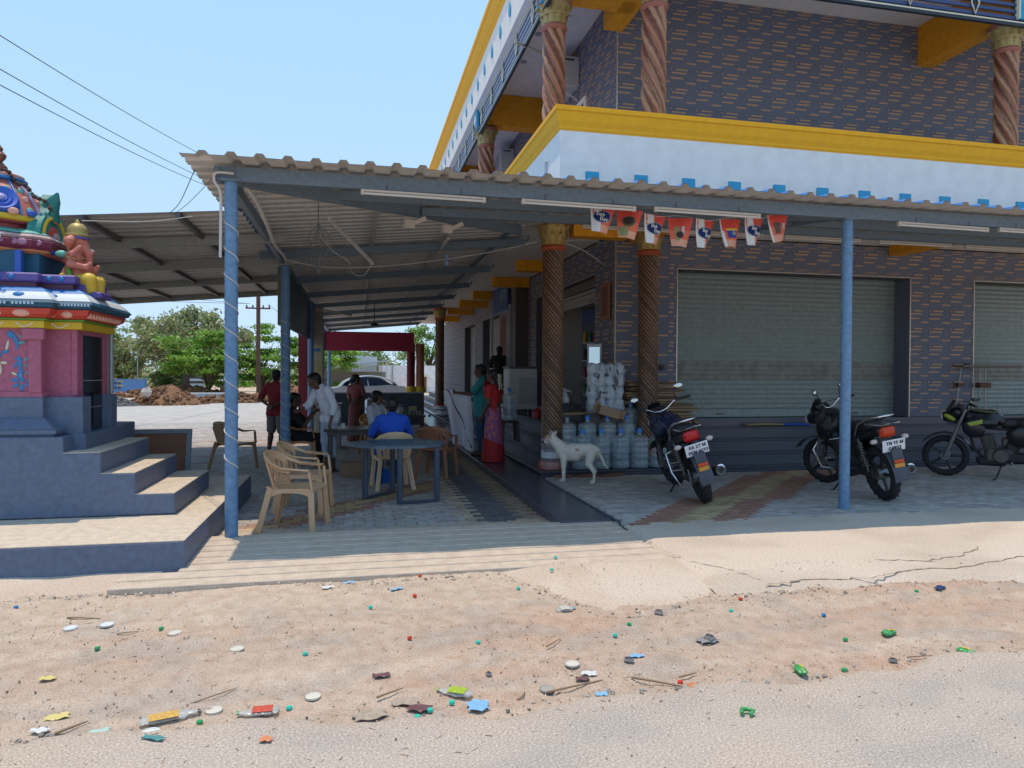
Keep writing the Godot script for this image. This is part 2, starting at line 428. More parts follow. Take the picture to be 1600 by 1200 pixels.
func building() -> void:
	var b := thing("shop_building", "two storey shop clad in blue grey tiles with twisted columns and yellow cornices", "building")
	var white := mat("white_paint", Color(0.88, 0.80, 0.70), 0.85, 0, "faint", 0.35)
	var yellow := mat("yellow_paint", Color(0.98, 0.43, 0.01), 0.85, 0, "faint", 0.5)
	var teal := mat("teal_paint", Color(0.02, 0.30, 0.46), 0.5)
	var back := mat("wall_backing", Color(0.10, 0.10, 0.11), 0.9)
	# wall cores, with openings
	var wall := MB.new()
	wall.slab(4.18, 5.27, 0.7, 3.95, -11.4, -11.02)
	wall.slab(5.27, 9.83, 3.41, 3.95, -11.4, -11.02)
	wall.slab(9.83, 11.23, 0.7, 3.95, -11.6, -11.02)
	wall.slab(11.23, 15.0, 3.40, 3.95, -11.4, -11.02)
	wall.slab(5.2, 15.0, 0.7, 3.95, -11.75, -11.62)
	wall.slab(4.18, 15.0, 4.0, 8.2, -11.4, -11.02)
	wall.slab(4.18, 4.45, 4.0, 8.2, -34.0, -11.4)
	wall.slab(4.18, 4.45, 0.7, 3.95, -12.0, -11.4)
	wall.slab(4.18, 4.45, 3.41, 3.95, -16.2, -12.0)
	wall.slab(4.18, 4.45, 0.7, 3.95, -20.6, -16.2)
	wall.slab(4.18, 4.45, 3.40, 3.95, -23.4, -20.6)
	wall.slab(4.18, 4.45, 0.7, 3.95, -25.0, -23.4)
	wall.slab(4.18, 4.45, 3.40, 3.95, -27.4, -25.0)
	wall.slab(4.18, 4.45, 0.7, 3.95, -34.0, -27.4)
	part(b, "wall", wall, back)
	# tile: a blue grey slab with raised copper strips
	var tm := mat("tile_glaze", Color(0.215, 0.235, 0.30), 0.6, 0, "grain", 2.0, "faint", 1.3)
	var cm := mat("copper_strip", Color(0.62, 0.39, 0.23), 0.5, 0.0, "fine", 4.0)
	tm.metallic_specular = 0.25; cm.metallic_specular = 0.25
	var tw := 0.467; var th := 0.325
	var slab := MB.new()
	slab.box(Vector3(0, 0, 0.004), Vector3(tw - 0.002, th - 0.002, 0.012), Basis(), 0.0012)
	var one := slab.mesh(tm)
	var strips := MB.new()
	for s in [[0.0, 0.05, 0.06], [0.2, 0.66, 0.06], [0.05, 0.6, 0.24], [0.0, 0.48, 0.50], [0.6, 0.985, 0.71]]:
		strips.box(Vector3((s[0] + s[1]) / 2 * tw - tw / 2 + 0.004, th / 2 - s[2] * th, 0.0125), Vector3((s[1] - s[0]) * tw, 0.025, 0.007), Basis(), 0.002)
	strips.mesh(cm, one)
	var tones := [one]
	for q in [0.965, 1.03, 0.985, 1.015]:
		var m2 := tm.duplicate(); m2.resource_name = "tile_glaze_%d" % int(q * 100)
		m2.albedo_color = Color(0.215 * q, 0.235 * q, 0.30 * q).linear_to_srgb()
		tones.append(strips.mesh(cm, slab.mesh(m2)))
	var F := Vector3(0, 0, 1); var X := Vector3(1, 0, 0)
	tile_set(b, [
		[Vector3(4.17, 0.90, -11.012), X, 10.8, 3.05, [[1.10, 5.66, -1, 2.51], [7.06, 12, -1, 2.50]]],
		[Vector3(4.17, 4.15, -11.012), X, 10.8, 3.8, []],
		[Vector3(4.172, 0.78, -34.0), Vector3(0, 0, 1), 22.98, 3.17, [[17.8, 22.0, -1, 2.63], [10.6, 13.4, -1, 2.62], [6.6, 9.0, -1, 2.62]]],
		[Vector3(4.172, 4.15, -34.0), Vector3(0, 0, 1), 22.98, 3.8, []],
		[Vector3(9.822, 0.90, -11.02), Vector3(0, 0, -1), 0.36, 2.5, []],
	], tones)
	# pale metal edging round corners and openings
	var trim := mat("steel_edging", Color(0.60, 0.52, 0.42), 0.35, 0.6)
	for e in [[Vector3(4.165, 0.9, -11.0), Vector3(4.165, 3.95, -11.0)], [Vector3(4.165, 4.15, -11.0), Vector3(4.165, 7.95, -11.0)], [Vector3(5.262, 0.9, -11.0), Vector3(5.262, 3.42, -11.0)], [Vector3(5.27, 3.42, -11.0), Vector3(9.84, 3.42, -11.0)], [Vector3(9.838, 0.9, -11.0), Vector3(9.838, 3.41, -11.0)], [Vector3(11.222, 0.9, -11.0), Vector3(11.222, 3.41, -11.0)], [Vector3(11.23, 3.41, -11.0), Vector3(15, 3.41, -11.0)], [Vector3(4.15, 3.42, -16.2), Vector3(4.15, 3.42, -12.0)], [Vector3(4.15, 3.41, -23.4), Vector3(4.15, 3.41, -20.6)]]:
		part(b, "edging", MB.new().bar(e[0], e[1], 0.016, 0.016, 0.0, Vector3(0.1, 0, 1) if e[0].x == e[1].x else Vector3.UP), trim)
	# roller shutters
	var sm := mat("shutter_paint", Color(0.285, 0.345, 0.325), 0.5, 0.1, "streak", 0.8, "faint", 0.9)
	roller_shutter(b, 5.27, 9.82, 0.895, 3.42, -11.38, sm)
	roller_shutter(b, 11.23, 15.0, 0.895, 3.42, -11.38, sm)
	var sm2 := mat("side_shutter_paint", Color(0.36, 0.34, 0.31), 0.5, 0.3, "streak", 0.8)
	roller_shutter(b, -23.4, -20.6, 0.885, 3.42, 4.40, sm2, true)
	roller_shutter(b, -27.4, -25.0, 0.885, 3.42, 4.40, sm2, true)
	roller_shutter(b, -16.2, -12.0, 2.98, 3.45, 4.38, sm2, true)
	part(b, "shutter_hood", MB.new().slab(4.30, 4.44, 3.25, 3.44, -16.2, -12.0), mat("hood_paint", Color(0.16, 0.13, 0.11), 0.7))
	# the room behind the open doorway
	var room := MB.new()
	room.slab(8.5, 8.6, 0.8, 3.9, -17.0, -11.8); room.slab(4.5, 8.6, 0.8, 3.9, -17.1, -16.9); room.slab(4.5, 8.6, 3.6, 3.8, -17.0, -11.8); room.slab(4.46, 8.6, 0.8, 3.9, -11.85, -11.77)
	part(b, "room_wall", room, mat("room_plaster", Color(0.72, 0.69, 0.63), 0.85))
	# balcony slab, its white parapet, teal blocks and the yellow cornice
	var slab2 := MB.new()
	slab2.slab(2.70, 15.0, 3.97, 4.14, -11.0, -9.15)
	slab2.slab(2.74, 4.17, 3.99, 4.14, -34.0, -11.0)
	part(b, "balcony_slab", slab2, white)
	var par := MB.new()
	par.slab(2.64, 15.0, 3.92, 4.93, -9.19, -9.07)
	par.slab(2.64, 2.76, 4.0, 4.93, -34.0, -9.192)
	part(b, "parapet", par, white)
	for i in 16:
		part(b, "teal_block", MB.new().box(Vector3(3.09 + 0.70 * i, 4.27, -9.06), Vector3(0.185, 0.17, 0.03), Basis(), 0.004), teal)
	for i in 30:
		part(b, "teal_block", MB.new().box(Vector3(2.632, 4.27, -9.5 - 0.7 * i), Vector3(0.02, 0.17, 0.185), Basis(), 0.004), teal)
	var prof := [Vector2(-0.16, 0.31), Vector2(-0.11, 0.315), Vector2(0.075, 0.31), Vector2(0.075, 0.25), Vector2(0.055, 0.235), Vector2(0.05, 0.20), Vector2(0.035, 0.12), Vector2(0.01, 0.06), Vector2(0.01, 0.03), Vector2(-0.005, 0.0), Vector2(-0.05, 0.0)]
	var path := [Vector3(2.635, 4.88, -34.0), Vector3(2.635, 4.88, -9.065), Vector3(15.0, 4.88, -9.065)]
	part(b, "cornice", MB.new().mould(prof, path), yellow)
	part(b, "coping", MB.new().slab(2.66, 15, 5.10, 5.15, -9.2, -9.05), yellow)
	# orange bracket beams under the balcony
	var amber := mat("amber_paint", Color(0.80, 0.33, 0.01), 0.85, 0, "streak", 0.6)
	for x in [4.53, 9.5]:
		part(b, "bracket_beam", MB.new().slab(x - 0.14, x + 0.14, 3.80, 3.965, -10.99, -9.2), amber)
	for zz in [-10.5, -14.3, -17.0, -20.0, -22.6, -25.5, -29.0]:
		part(b, "bracket_beam", MB.new().slab(3.25, 4.16, 3.76, 3.985, zz - 0.12, zz + 0.12), amber)
	part(b, "edge_beam", MB.new().slab(2.80, 5.2, 3.82, 3.965, -9.42, -9.2), amber)
	# upper storey: ceiling, beams, hanging screen, upper parapet
	part(b, "ceiling", MB.new().slab(2.75, 15.0, 7.95, 8.2, -11.0, -9.1).slab(2.75, 4.17, 7.95, 8.2, -34.0, -11.0), white)
	for q in [[Vector3(2.86, 0, -10.25), true], [Vector3(2.86, 0, -15.9), true], [Vector3(2.86, 0, -21.5), true], [Vector3(2.86, 0, -27.0), true]]:
		part(b, "roof_beam", MB.new().slab(2.80, 4.16, 7.24, 7.94, q[0].z - 0.16, q[0].z + 0.16), amber)
	for x in [4.08, 10.07]:
		part(b, "roof_beam", MB.new().slab(x - 0.16, x + 0.16, 7.24, 7.94, -10.99, -9.14), amber)
	for zz in [-9.8, -10.6]:
		part(b, "downlight", MB.new().cyl(Vector3(7.0, 7.948, zz), Vector3(7.0, 7.935, zz), 0.07), mat("grey_plastic", Color(0.35, 0.36, 0.37), 0.5))
	for zz in [-11.6, -12.8, -14.0]:
		part(b, "downlight", MB.new().cyl(Vector3(3.3, 7.948, zz), Vector3(3.3, 7.935, zz), 0.07), mat("grey_plastic"))
	var cream := mat("cream_paint", Color(0.72, 0.66, 0.48), 0.6)
	var black := mat("black_paint", Color(0.015, 0.016, 0.02), 0.4)
	var navy := mat("navy_bar", Color(0.03, 0.05, 0.14), 0.4)
	for q in [[Vector3(2.74, 0, -9.02), Vector3(15.0, 0, -9.02)], [Vector3(2.72, 0, -34.0), Vector3(2.72, 0, -9.04)]]:
		var U := Vector3.UP
		var scr := node(b, "screen_panel")
		part(scr, "bottom_rail", MB.new().bar(q[0] + U * 7.04, q[1] + U * 7.04, 0.05, 0.045), black)
		part(scr, "bottom_trim", MB.new().bar(q[0] + U * 7.075, q[1] + U * 7.075, 0.056, 0.02), cream)
		for i in 4:
			part(scr, "rail", MB.new().bar(q[0] + U * (7.14 + 0.10 * i), q[1] + U * (7.14 + 0.10 * i), 0.03, 0.05), navy)
			if q[0].z < -20.0: part(scr, "light_strip", MB.new().bar(q[0] + U * (7.19 + 0.10 * i), q[1] + U * (7.19 + 0.10 * i), 0.02, 0.016), white)
		part(scr, "top_rail", MB.new().bar(q[0] + U * 7.53, q[1] + U * 7.53, 0.06, 0.04), cream)
		var len: float = q[0].distance_to(q[1]); var dir: Vector3 = (q[1] - q[0]).normalized()
		var outw := Vector3(-dir.z, 0, dir.x) if dir.x > 0.5 else Vector3(-1, 0, 0)
		var sgap := 1.15
		var i2 := 0
		while i2 * sgap + 0.6 < len and i2 < 22:
			var c: Vector3 = (q[0] + dir * (i2 * sgap + 0.62) if dir.x > 0.5 else q[1] - dir * (i2 * sgap + 0.62)) + U * 7.28 + outw * 0.035
			var dm := MB.new()
			var pts := [c + dir * 0.07, c + U * 0.17, c - dir * 0.07, c - U * 0.17]
			dm.tube(pts, 0.014, 4, false, true)
			part(scr, "diamond", dm, cream)
			part(scr, "post", MB.new().bar(c - U * 0.2 - outw * 0.03, c + U * 0.22 - outw * 0.03, 0.025, 0.025), black)
			i2 += 1
	for c in [Vector3(10.07, 0, -9.0), Vector3(4.08, 0, -9.0)]:
		var tp := node(b, "teal_post")
		part(tp, "panel", MB.new().slab(c.x - 0.16, c.x + 0.16, 7.12, 7.7, -9.03, -8.97, 0.006), teal)
		part(tp, "border", MB.new().slab(c.x - 0.185, c.x - 0.16, 7.12, 7.7, -9.03, -8.955).slab(c.x + 0.16, c.x + 0.185, 7.12, 7.7, -9.03, -8.955), cream)
		for yy in [7.3, 7.55]:
			part(tp, "lozenge", MB.new().prism(PackedVector2Array([Vector2(-0.085, 0), Vector2(0, -0.15), Vector2(0.085, 0), Vector2(0, 0.15)]), 0.02, Transform3D(Basis(), Vector3(c.x, yy, -8.97))), mat("pearl_paint", Color(0.62, 0.68, 0.72), 0.4))
	for zz in [-10.25, -15.9, -21.5]:
		var tp := node(b, "teal_post")
		part(tp, "panel", MB.new().slab(2.64, 2.70, 7.10, 7.62, zz - 0.15, zz + 0.15, 0.006), teal)
		part(tp, "lozenge", MB.new().prism(PackedVector2Array([Vector2(-0.085, 0), Vector2(0, -0.15), Vector2(0.085, 0), Vector2(0, 0.15)]), 0.02, Transform3D(Basis(Vector3(0, 0, 1), Vector3.UP, Vector3(-1, 0, 0)), Vector3(2.64, 7.35, zz))), mat("pearl_paint"))
	var up := MB.new()
	up.slab(2.60, 15.0, 7.56, 8.32, -9.14, -9.02); up.slab(2.60, 2.72, 7.56, 8.32, -34.0, -9.145)
	part(b, "upper_parapet", up, white)
	for i in 24:
		var d := PackedVector2Array()
		for s in 14:
			var a := TAU * s / 14
			d.append(Vector2(0.085 * sin(a) * (1.0 if cos(a) < 0 else 1.0 - 0.75 * cos(a)), 0.13 * cos(a)))
		part(b, "teal_drop", MB.new().prism(d, 0.02, Transform3D(Basis(Vector3(0, 0, 1), Vector3.UP, Vector3(-1, 0, 0)), Vector3(2.60, 7.95, -9.6 - 0.82 * i))), teal)
	var prof2 := [Vector2(-0.1, 0.58), Vector2(0.10, 0.57), Vector2(0.10, 0.48), Vector2(0.075, 0.45), Vector2(0.065, 0.30), Vector2(0.04, 0.16), Vector2(0.015, 0.10), Vector2(0.015, 0.05), Vector2(0.0, 0.0), Vector2(-0.03, 0.0)]
	part(b, "top_cornice", MB.new().mould(prof2, [Vector3(2.60, 8.30, -34.0), Vector3(2.60, 8.30, -9.02), Vector3(15.0, 8.30, -9.02)]), yellow)
	# columns
	var gold := mat("gilt", Color(0.52, 0.36, 0.11), 0.45, 0.35, "fine", 6.0)
	var rust := mat("rust_paint", Color(0.42, 0.085, 0.03), 0.6)
	var terra := mat("terracotta_paint", Color(0.45, 0.16, 0.10), 0.65, 0, "fine", 3.0)
	var pale := mat("straw_gilt", Color(0.50, 0.38, 0.14), 0.55, 0.15, "fine", 6.0)
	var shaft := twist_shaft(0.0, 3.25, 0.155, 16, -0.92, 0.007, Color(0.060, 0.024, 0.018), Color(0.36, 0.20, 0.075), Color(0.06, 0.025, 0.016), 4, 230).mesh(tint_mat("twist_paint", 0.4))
	for c in [[Vector3(2.95, 0.19, -10.47), 0], [Vector3(4.53, 0.38, -10.5), 0], [Vector3(2.95, 0.38, -25.4), 0]]:
		var cn := node(b, "twisted_column", Transform3D(Basis(), Vector3(c[0].x, 0, c[0].z)))
		part(cn, "base", MB.new().lathe([Vector2(0, c[0].y + 0.13), Vector2(0.18, c[0].y + 0.13), Vector2(0.205, c[0].y + 0.10), Vector2(0.215, c[0].y), Vector2(0.0, c[0].y)], 18), rust)
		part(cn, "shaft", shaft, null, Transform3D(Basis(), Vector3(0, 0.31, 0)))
		capital(cn, 3.53, gold, rust)
	var shaft2 := twist_shaft(0.0, 2.65, 0.155, 6, -0.55, 0.022, Color(0.20, 0.060, 0.030), Color(0.46, 0.17, 0.085), Color(0.55, 0.33, 0.17), 8, 90).mesh(tint_mat("rope_paint", 0.6, "fine", 3.0))
	var shaft3 := twist_shaft(0.0, 2.65, 0.155, 6, 0.55, 0.022, Color(0.20, 0.060, 0.030), Color(0.46, 0.17, 0.085), Color(0.55, 0.33, 0.17), 8, 90).mesh(tint_mat("rope_paint"))
	for c in [Vector3(2.88, 0, -10.25), Vector3(4.08, 0, -9.34), Vector3(10.07, 0, -9.34), Vector3(2.88, 0, -15.9), Vector3(2.88, 0, -21.5)]:
		var cn := node(b, "upper_column", Transform3D(Basis(Vector3.UP, 0.4), c))
		part(cn, "shaft", shaft3 if c.x == 4.08 else shaft2, null, Transform3D(Basis(), Vector3(0, 4.14, 0)))
		capital(cn, 6.75, pale, terra)
	# upper window on the side wall
	var win := node(b, "upper_window")
	part(win, "window_frame", MB.new().slab(4.12, 4.165, 5.2, 6.78, -12.62, -12.52).slab(4.12, 4.165, 5.2, 6.78, -13.55, -13.45).slab(4.12, 4.165, 6.70, 6.80, -13.45, -12.62), white)
	part(win, "window_pane", MB.new().slab(4.14, 4.16, 5.2, 6.70, -13.45, -12.62), mat("dark_glass", Color(0.02, 0.03, 0.05), 0.08))
	# sign shop further down the side: a projecting bay with a blue board
	part(b, "bay_wall", MB.new().slab(3.84, 4.15, 0.78, 3.95, -17.5, -17.0), mat("bay_tile", Color(0.10, 0.075, 0.065), 0.5, 0, "grain", 2.0))
	part(b, "bay_jamb", MB.new().slab(3.80, 3.86, 0.78, 3.4, -17.64, -17.52).slab(3.80, 3.86, 0.78, 3.4, -20.1, -20.0), mat("pale_jamb", Color(0.42, 0.42, 0.44), 0.5))
	part(b, "bay_door", MB.new().slab(4.08, 4.14, 0.78, 3.2, -20.0, -18.9), mat("brown_ply", Color(0.20, 0.09, 0.045), 0.8, 0, "streak", 2.0))
	part(b, "bay_curtain", MB.new().slab(4.06, 4.10, 0.78, 2.55, -18.9, -17.65), mat("navy_cloth", Color(0.012, 0.02, 0.09), 0.8))
	var skin := MB.new()
	part(b, "sensor_box", MB.new().slab(4.95, 5.03, 1.72, 1.80, -11.0, -10.94, 0.004), mat("brown_box", Color(0.06, 0.03, 0.02), 0.6))
	part(b, "sensor_box", MB.new().slab(11.02, 11.10, 1.80, 1.88, -11.0, -10.95, 0.004), mat("brown_box"))

# ---------------------------------------------------------------- tin canopies
# corrugated sheets: across runs over the ridges; lines from start(a) to end(a)
func corrugated(p: Node3D, a0: float, a1: float, width: float, place: Callable, start: Callable, stop: Callable, under: Material, over: Material, pitch := 0.24, rise := 0.035) -> void:
	var a := a0
	while a < a1 - 0.01:
		var e := minf(a1, a + width)
		var us := []
		var q := a
		while q < e - 0.001:
			for s in [[0.0, 0.0], [0.55, 0.0], [0.66, 1.0], [0.89, 1.0]]:
				if q + s[0] * pitch <= e: us.append([q + s[0] * pitch, s[1] * rise])
			q += pitch
		us.append([e, 0.0])
		var lo := MB.new(); var hi := MB.new()
		for i in us.size() - 1:
			var u0: float = us[i][0]; var u1: float = us[i + 1][0]
			var p0: Vector3 = place.call(u0, start.call(u0), us[i][1]); var p1: Vector3 = place.call(u1, start.call(u1), us[i + 1][1])
			var p2: Vector3 = place.call(u1, stop.call(u1), us[i + 1][1]); var p3: Vector3 = place.call(u0, stop.call(u0), us[i][1])
			if p0.distance_to(p3) < 0.05 and p1.distance_to(p2) < 0.05: continue
			var n := (p1 - p0).cross(p3 - p0).normalized()
			if n == Vector3.ZERO: n = (p2 - p1).cross(p3 - p1).normalized()
			if n.y < 0: n = -n
			lo.quad_n(p0, p1, p2, p3, -n, -n, -n, -n)
			var t := Vector3.UP * 0.003
			hi.quad_n(p0 + t, p1 + t, p2 + t, p3 + t, n, n, n, n)
		if lo.v.size():
			var am := lo.mesh(under)
			hi.mesh(over, am)
			part(p, "roof_sheet", am)
		a += width

func canopy() -> void:
	var c := thing("tin_canopy", "corrugated tin canopy on blue steel posts round the shop front", "canopy")
	var under := mat("sheet_underside", Color(0.68, 0.64, 0.59), 0.6, 0.05, "streak", 0.6, "faint", 1.0)
	var over := mat("sheet_top", Color(0.06, 0.22, 0.55), 0.4, 0.1)
	var steel := mat("blue_grey_steel", Color(0.16, 0.215, 0.265), 0.55, 0.1, "streak", 1.5)
	var post := mat("sky_blue_paint", Color(0.16, 0.31, 0.52), 0.5, 0.0, "streak", 1.2, "blotch", 2.2)
	var s := 0.095
	var Y := 3.54
	var hip := func(x): return -6.62 - (x + 1.5)
	# over the motorcycles: ridges run from the building to the road
	corrugated(c, -1.5, 15.0, 0.96, func(u, v, h): return Vector3(u, Y + s * (-6.62 - v) + h, v), func(u): return -6.62 + 0.02 * sin(u * 5.0), func(u): return hip.call(u) if u < 2.95 else -9.4, under, over)
	# down the side of the shop: ridges run from the building to the yard
	corrugated(c, 6.62, 33.0, 0.96, func(u, v, h): return Vector3(v, Y + s * (v + 1.5) + h, -u), func(u): return -1.5, func(u): return minf(2.72, -1.5 + (u - 6.62)), under, over)
	var B := func(called, a, b, w, h): part(c, called, MB.new().bar(a, b, w, h), steel)
	# front beam, purlins, hip rafter
	B.call("front_beam", Vector3(-1.28, 3.48, -7.0), Vector3(15, 3.48, -7.0), 0.06, 0.13)
	B.call("purlin", Vector3(-0.2, 3.585, -8.0), Vector3(15, 3.585, -8.0), 0.05, 0.10)
	B.call("purlin", Vector3(0.8, 3.66, -8.9), Vector3(15, 3.66, -8.9), 0.05, 0.10)
	B.call("hip_rafter", Vector3(-1.25, 3.46, -6.98), Vector3(2.45, 3.83, -10.55), 0.06, 0.14)
	B.call("side_beam", Vector3(-1.15, 3.44, -7.05), Vector3(-1.15, 3.44, -33), 0.06, 0.12)
	for z in [-11.5, -14.6, -17.4, -20.2, -23.0, -25.8, -28.6, -31.4]:
		B.call("rafter", Vector3(-1.45, 3.435, z), Vector3(2.75, 3.835, z), 0.06, 0.12)
		part(c, "wall_hook", MB.new().tube([Vector3(2.70, 3.83, z), Vector3(2.80, 3.87, z), Vector3(2.80, 3.95, z)], 0.02, 6), steel)
	B.call("cross_rafter", Vector3(5.4, 3.46, -7.0), Vector3(5.4, 3.74, -9.35), 0.06, 0.10)
	B.call("cross_rafter", Vector3(10.9, 3.46, -7.0), Vector3(10.9, 3.74, -9.35), 0.06, 0.10)
	B.call("stay", Vector3(5.4, 3.44, -7.02), Vector3(4.6, 3.56, -8.0), 0.04, 0.06)
	var batten := mat("pale_batten", Color(0.50, 0.49, 0.47), 0.5, 0.2)
	for q in [[0.25, -8.6], [1.35, -9.6], [2.35, -10.6]]:
		part(c, "batten", MB.new().bar(Vector3(q[0], Y + s * (q[0] + 1.5) - 0.03, q[1]), Vector3(q[0], Y + s * (q[0] + 1.5) - 0.03, -33), 0.05, 0.05), steel if q[0] > 2 else batten)
	# posts
	for q in [Vector3(-1.13, 0.10, -6.98), Vector3(5.44, 0.115, -7.03), Vector3(12.0, 0.115, -7.03), Vector3(-1.12, 0.0, -12.05), Vector3(-1.12, 0.0, -18.7), Vector3(-1.12, 0.0, -25.0), Vector3(-1.12, 0.0, -31.3)]:
		var r := 0.058 if q.z > -8 else 0.075
		var pn := part(c, "post", MB.new().cyl(Vector3(q.x, q.y, q.z), Vector3(q.x, 3.42, q.z), r, r, 18), post)
		part(pn, "collar", MB.new().cyl(Vector3(q.x, 0.72, q.z), Vector3(q.x, 0.735, q.z), r + 0.003, r + 0.003, 18), post)
		if q.z > -8: part(pn, "cap_plate", MB.new().slab(q.x - 0.09, q.x + 0.09, 3.40, 3.415, q.z - 0.08, q.z + 0.08), steel)

func yard_canopy() -> void:
	var c := thing("yard_canopy", "lower corrugated tin roof over the yard behind the painted shrine", "canopy")
	var s := 0.085
	corrugated(c, 8.6, 16.6, 0.96, func(u, v, h): return Vector3(v, 3.47 + s * (v + 1.6) + h, -u), func(u): return -9.5, func(u): return -1.3, mat("sheet_underside"), mat("sheet_top"))
	var steel := mat("weathered_steel", Color(0.34, 0.35, 0.32), 0.6, 0.1, "streak", 1.2)
	var yy := func(x): return 3.40 + s * (x + 1.6)
	for z in [-9.9, -11.9, -14.2, -16.5]:
		part(c, "rafter", MB.new().bar(Vector3(-9.4, yy.call(-9.4), z), Vector3(-0.9 if z > -13 else -1.3, yy.call(-1.1), z), 0.06, 0.12), steel)
	for i in 8:
		var x := -1.95 - 0.98 * i
		part(c, "purlin", MB.new().bar(Vector3(x, yy.call(x) + 0.03, -8.55), Vector3(x, yy.call(x) + 0.03, -16.55), 0.05, 0.06), mat("dark_purlin", Color(0.10, 0.095, 0.09), 0.6))
	for x in [-5.6, -9.3]:
		for z in [-9.9, -16.5]:
			part(c, "post", MB.new().cyl(Vector3(x, 0, z), Vector3(x, yy.call(x) - 0.05, z), 0.05, 0.05, 12), mat("sky_blue_paint"))

# ---------------------------------------------------------------- the painted shrine
func shrine() -> void:
	var t := thing("shrine", "small painted shrine with a pink wall, blue stepped base and colourful dome", "shrine")
	var blue := mat("slate_blue_paint", Color(0.125, 0.165, 0.255), 0.6, 0, "faint", 0.7, "streak", 1.3)
	var beige := mat("bare_concrete_tread", Color(0.74, 0.62, 0.50), 0.9, 0, "streak", 0.8, "fine", 1.6)
	var pink := mat("rose_paint", Color(0.50, 0.145, 0.235), 0.7, 0, "fine", 1.4, "streak", 1.2)
	# platform and steps: painted bodies with bare concrete tops
	var blocks := [[-9.0, -1.33, 0.0, 0.296, -9.72, -6.04], [-2.02, -1.66, 0.31, 0.50, -8.75, -7.155], [-2.31, -2.0, 0.31, 0.70, -8.72, -7.153], [-2.62, -2.29, 0.31, 0.895, -8.70, -7.151], [-9.0, -2.60, 0.31, 1.045, -9.3, -7.15]]
	for i in blocks.size():
		var q: Array = blocks[i]
		var st := part(t, "platform" if i == 0 else "plinth" if i == 4 else "step", MB.new().slab(q[0], q[1], q[2], q[3], q[4], q[5], 0.008), blue)
		if i < 4: part(st, "tread", MB.new().slab(q[0], q[1] - 0.003, q[3], q[3] + 0.007, q[4], q[5] - 0.004), beige)
	# porch foot and the sloping moulding round the sanctum
	var ring := [Vector3(-4.03, 0, -7.38), Vector3(-2.87, 0, -7.38), Vector3(-2.87, 0, -7.52), Vector3(-2.60, 0, -7.52), Vector3(-2.60, 0, -8.35), Vector3(-2.87, 0, -8.35), Vector3(-2.87, 0, -8.52), Vector3(-4.03, 0, -8.52)]
	var main := [Vector3(-4.03, 0, -7.38), Vector3(-2.87, 0, -7.38), Vector3(-2.87, 0, -8.52), Vector3(-4.03, 0, -8.52)]
	var up := func(pr, y): 
		var o := []
		for p in pr: o.append(Vector2(p[0], p[1] + y))
		return o
	part(t, "foot_moulding", MB.new().mould([Vector2(0.0, 1.225), Vector2(0.05, 1.21), Vector2(0.17, 1.115), Vector2(0.20, 1.105), Vector2(0.20, 1.07), Vector2(0.17, 1.065), Vector2(0.17, 1.045)], main, true), blue)
	part(t, "base_wall", MB.new().mould([Vector2(0.0, 1.41), Vector2(0.03, 1.40), Vector2(0.03, 1.2)], main, true), blue)
	part(t, "porch_base", MB.new().slab(-2.9, -2.535, 1.045, 1.40, -7.66, -7.44, 0.004).slab(-2.9, -2.535, 1.045, 1.40, -8.43, -8.22, 0.004).slab(-2.62, -2.50, 0.85, 1.05, -8.6, -7.40, 0.004), blue)
	# walls
	part(t, "sanctum_wall", MB.new().slab(-4.03, -2.875, 1.3, 2.1, -8.52, -7.38), pink)
	part(t, "skirting", MB.new().mould([Vector2(0.0, 0.05), Vector2(0.02, 0.045), Vector2(0.025, 0.0), Vector2(0.0, 0.0)].map(func(p): return p + Vector2(0, 1.405)), main, true), pink)
	part(t, "porch_wall", MB.new().slab(-2.9, -2.62, 1.40, 2.1, -7.70, -7.525), pink)
	part(t, "porch_wall", MB.new().slab(-2.9, -2.60, 1.40, 2.1, -8.35, -8.23), pink)
	part(t, "inner_jamb", MB.new().slab(-2.9, -2.7, 1.05, 1.399, -8.3, -8.25), pink)
	for x in [-2.905, -3.55, -4.0]:
		var pl := part(t, "pilaster", MB.new().slab(x - 0.055, x + 0.055, 1.445, 1.98, -7.38, -7.345, 0.004), pink)
		part(pl, "pilaster_head", MB.new().slab(x - 0.10, x + 0.085, 1.935, 2.04, -7.38, -7.325, 0.006), pink)
	part(t, "corner_pilaster", MB.new().slab(-2.655, -2.605, 1.41, 2.05, -7.56, -7.51, 0.004), pink)
	# glass front
	var door := node(t, "glass_front")
	part(door, "pane", MB.new().slab(-2.625, -2.617, 1.06, 2.0, -8.23, -7.70), mat("black_glass", Color(0.012, 0.016, 0.02), 0.06))
	part(door, "pane_joint", MB.new().slab(-2.617, -2.612, 1.55, 1.556, -8.23, -7.70).slab(-2.617, -2.612, 1.28, 1.284, -8.23, -7.70), mat("grey_plastic"))
	part(door, "head", MB.new().slab(-2.66, -2.61, 2.0, 2.05, -8.24, -7.69), pink)
	# bands under the eave
	var yellow := mat("lemon_paint", Color(0.72, 0.48, 0.02), 0.55, 0, "fine", 2.0)
	part(t, "yellow_band", MB.new().mould([Vector2(0.0, 2.115), Vector2(0.05, 2.11), Vector2(0.05, 2.045), Vector2(0.0, 2.04)], ring, true), yellow)
	var festoon := mat("cream_paint")
	for i in 5:
		for x in [-2.74 - 0.24 * i]:
			var z := -7.469 if x > -2.87 else -7.329
			var pts := []
			for s in 7: pts.append(Vector3(x - 0.07 + 0.14 * s / 6.0, 2.095 - 0.04 * sin(PI * s / 6.0), z))
			part(t, "festoon", MB.new().tube(pts, 0.007, 5), festoon)
	part(t, "green_bead", MB.new().mould([Vector2(0.05, 2.135), Vector2(0.075, 2.13), Vector2(0.075, 2.118), Vector2(0.05, 2.112)], ring, true), mat("leaf_green_paint", Color(0.10, 0.28, 0.03), 0.6))
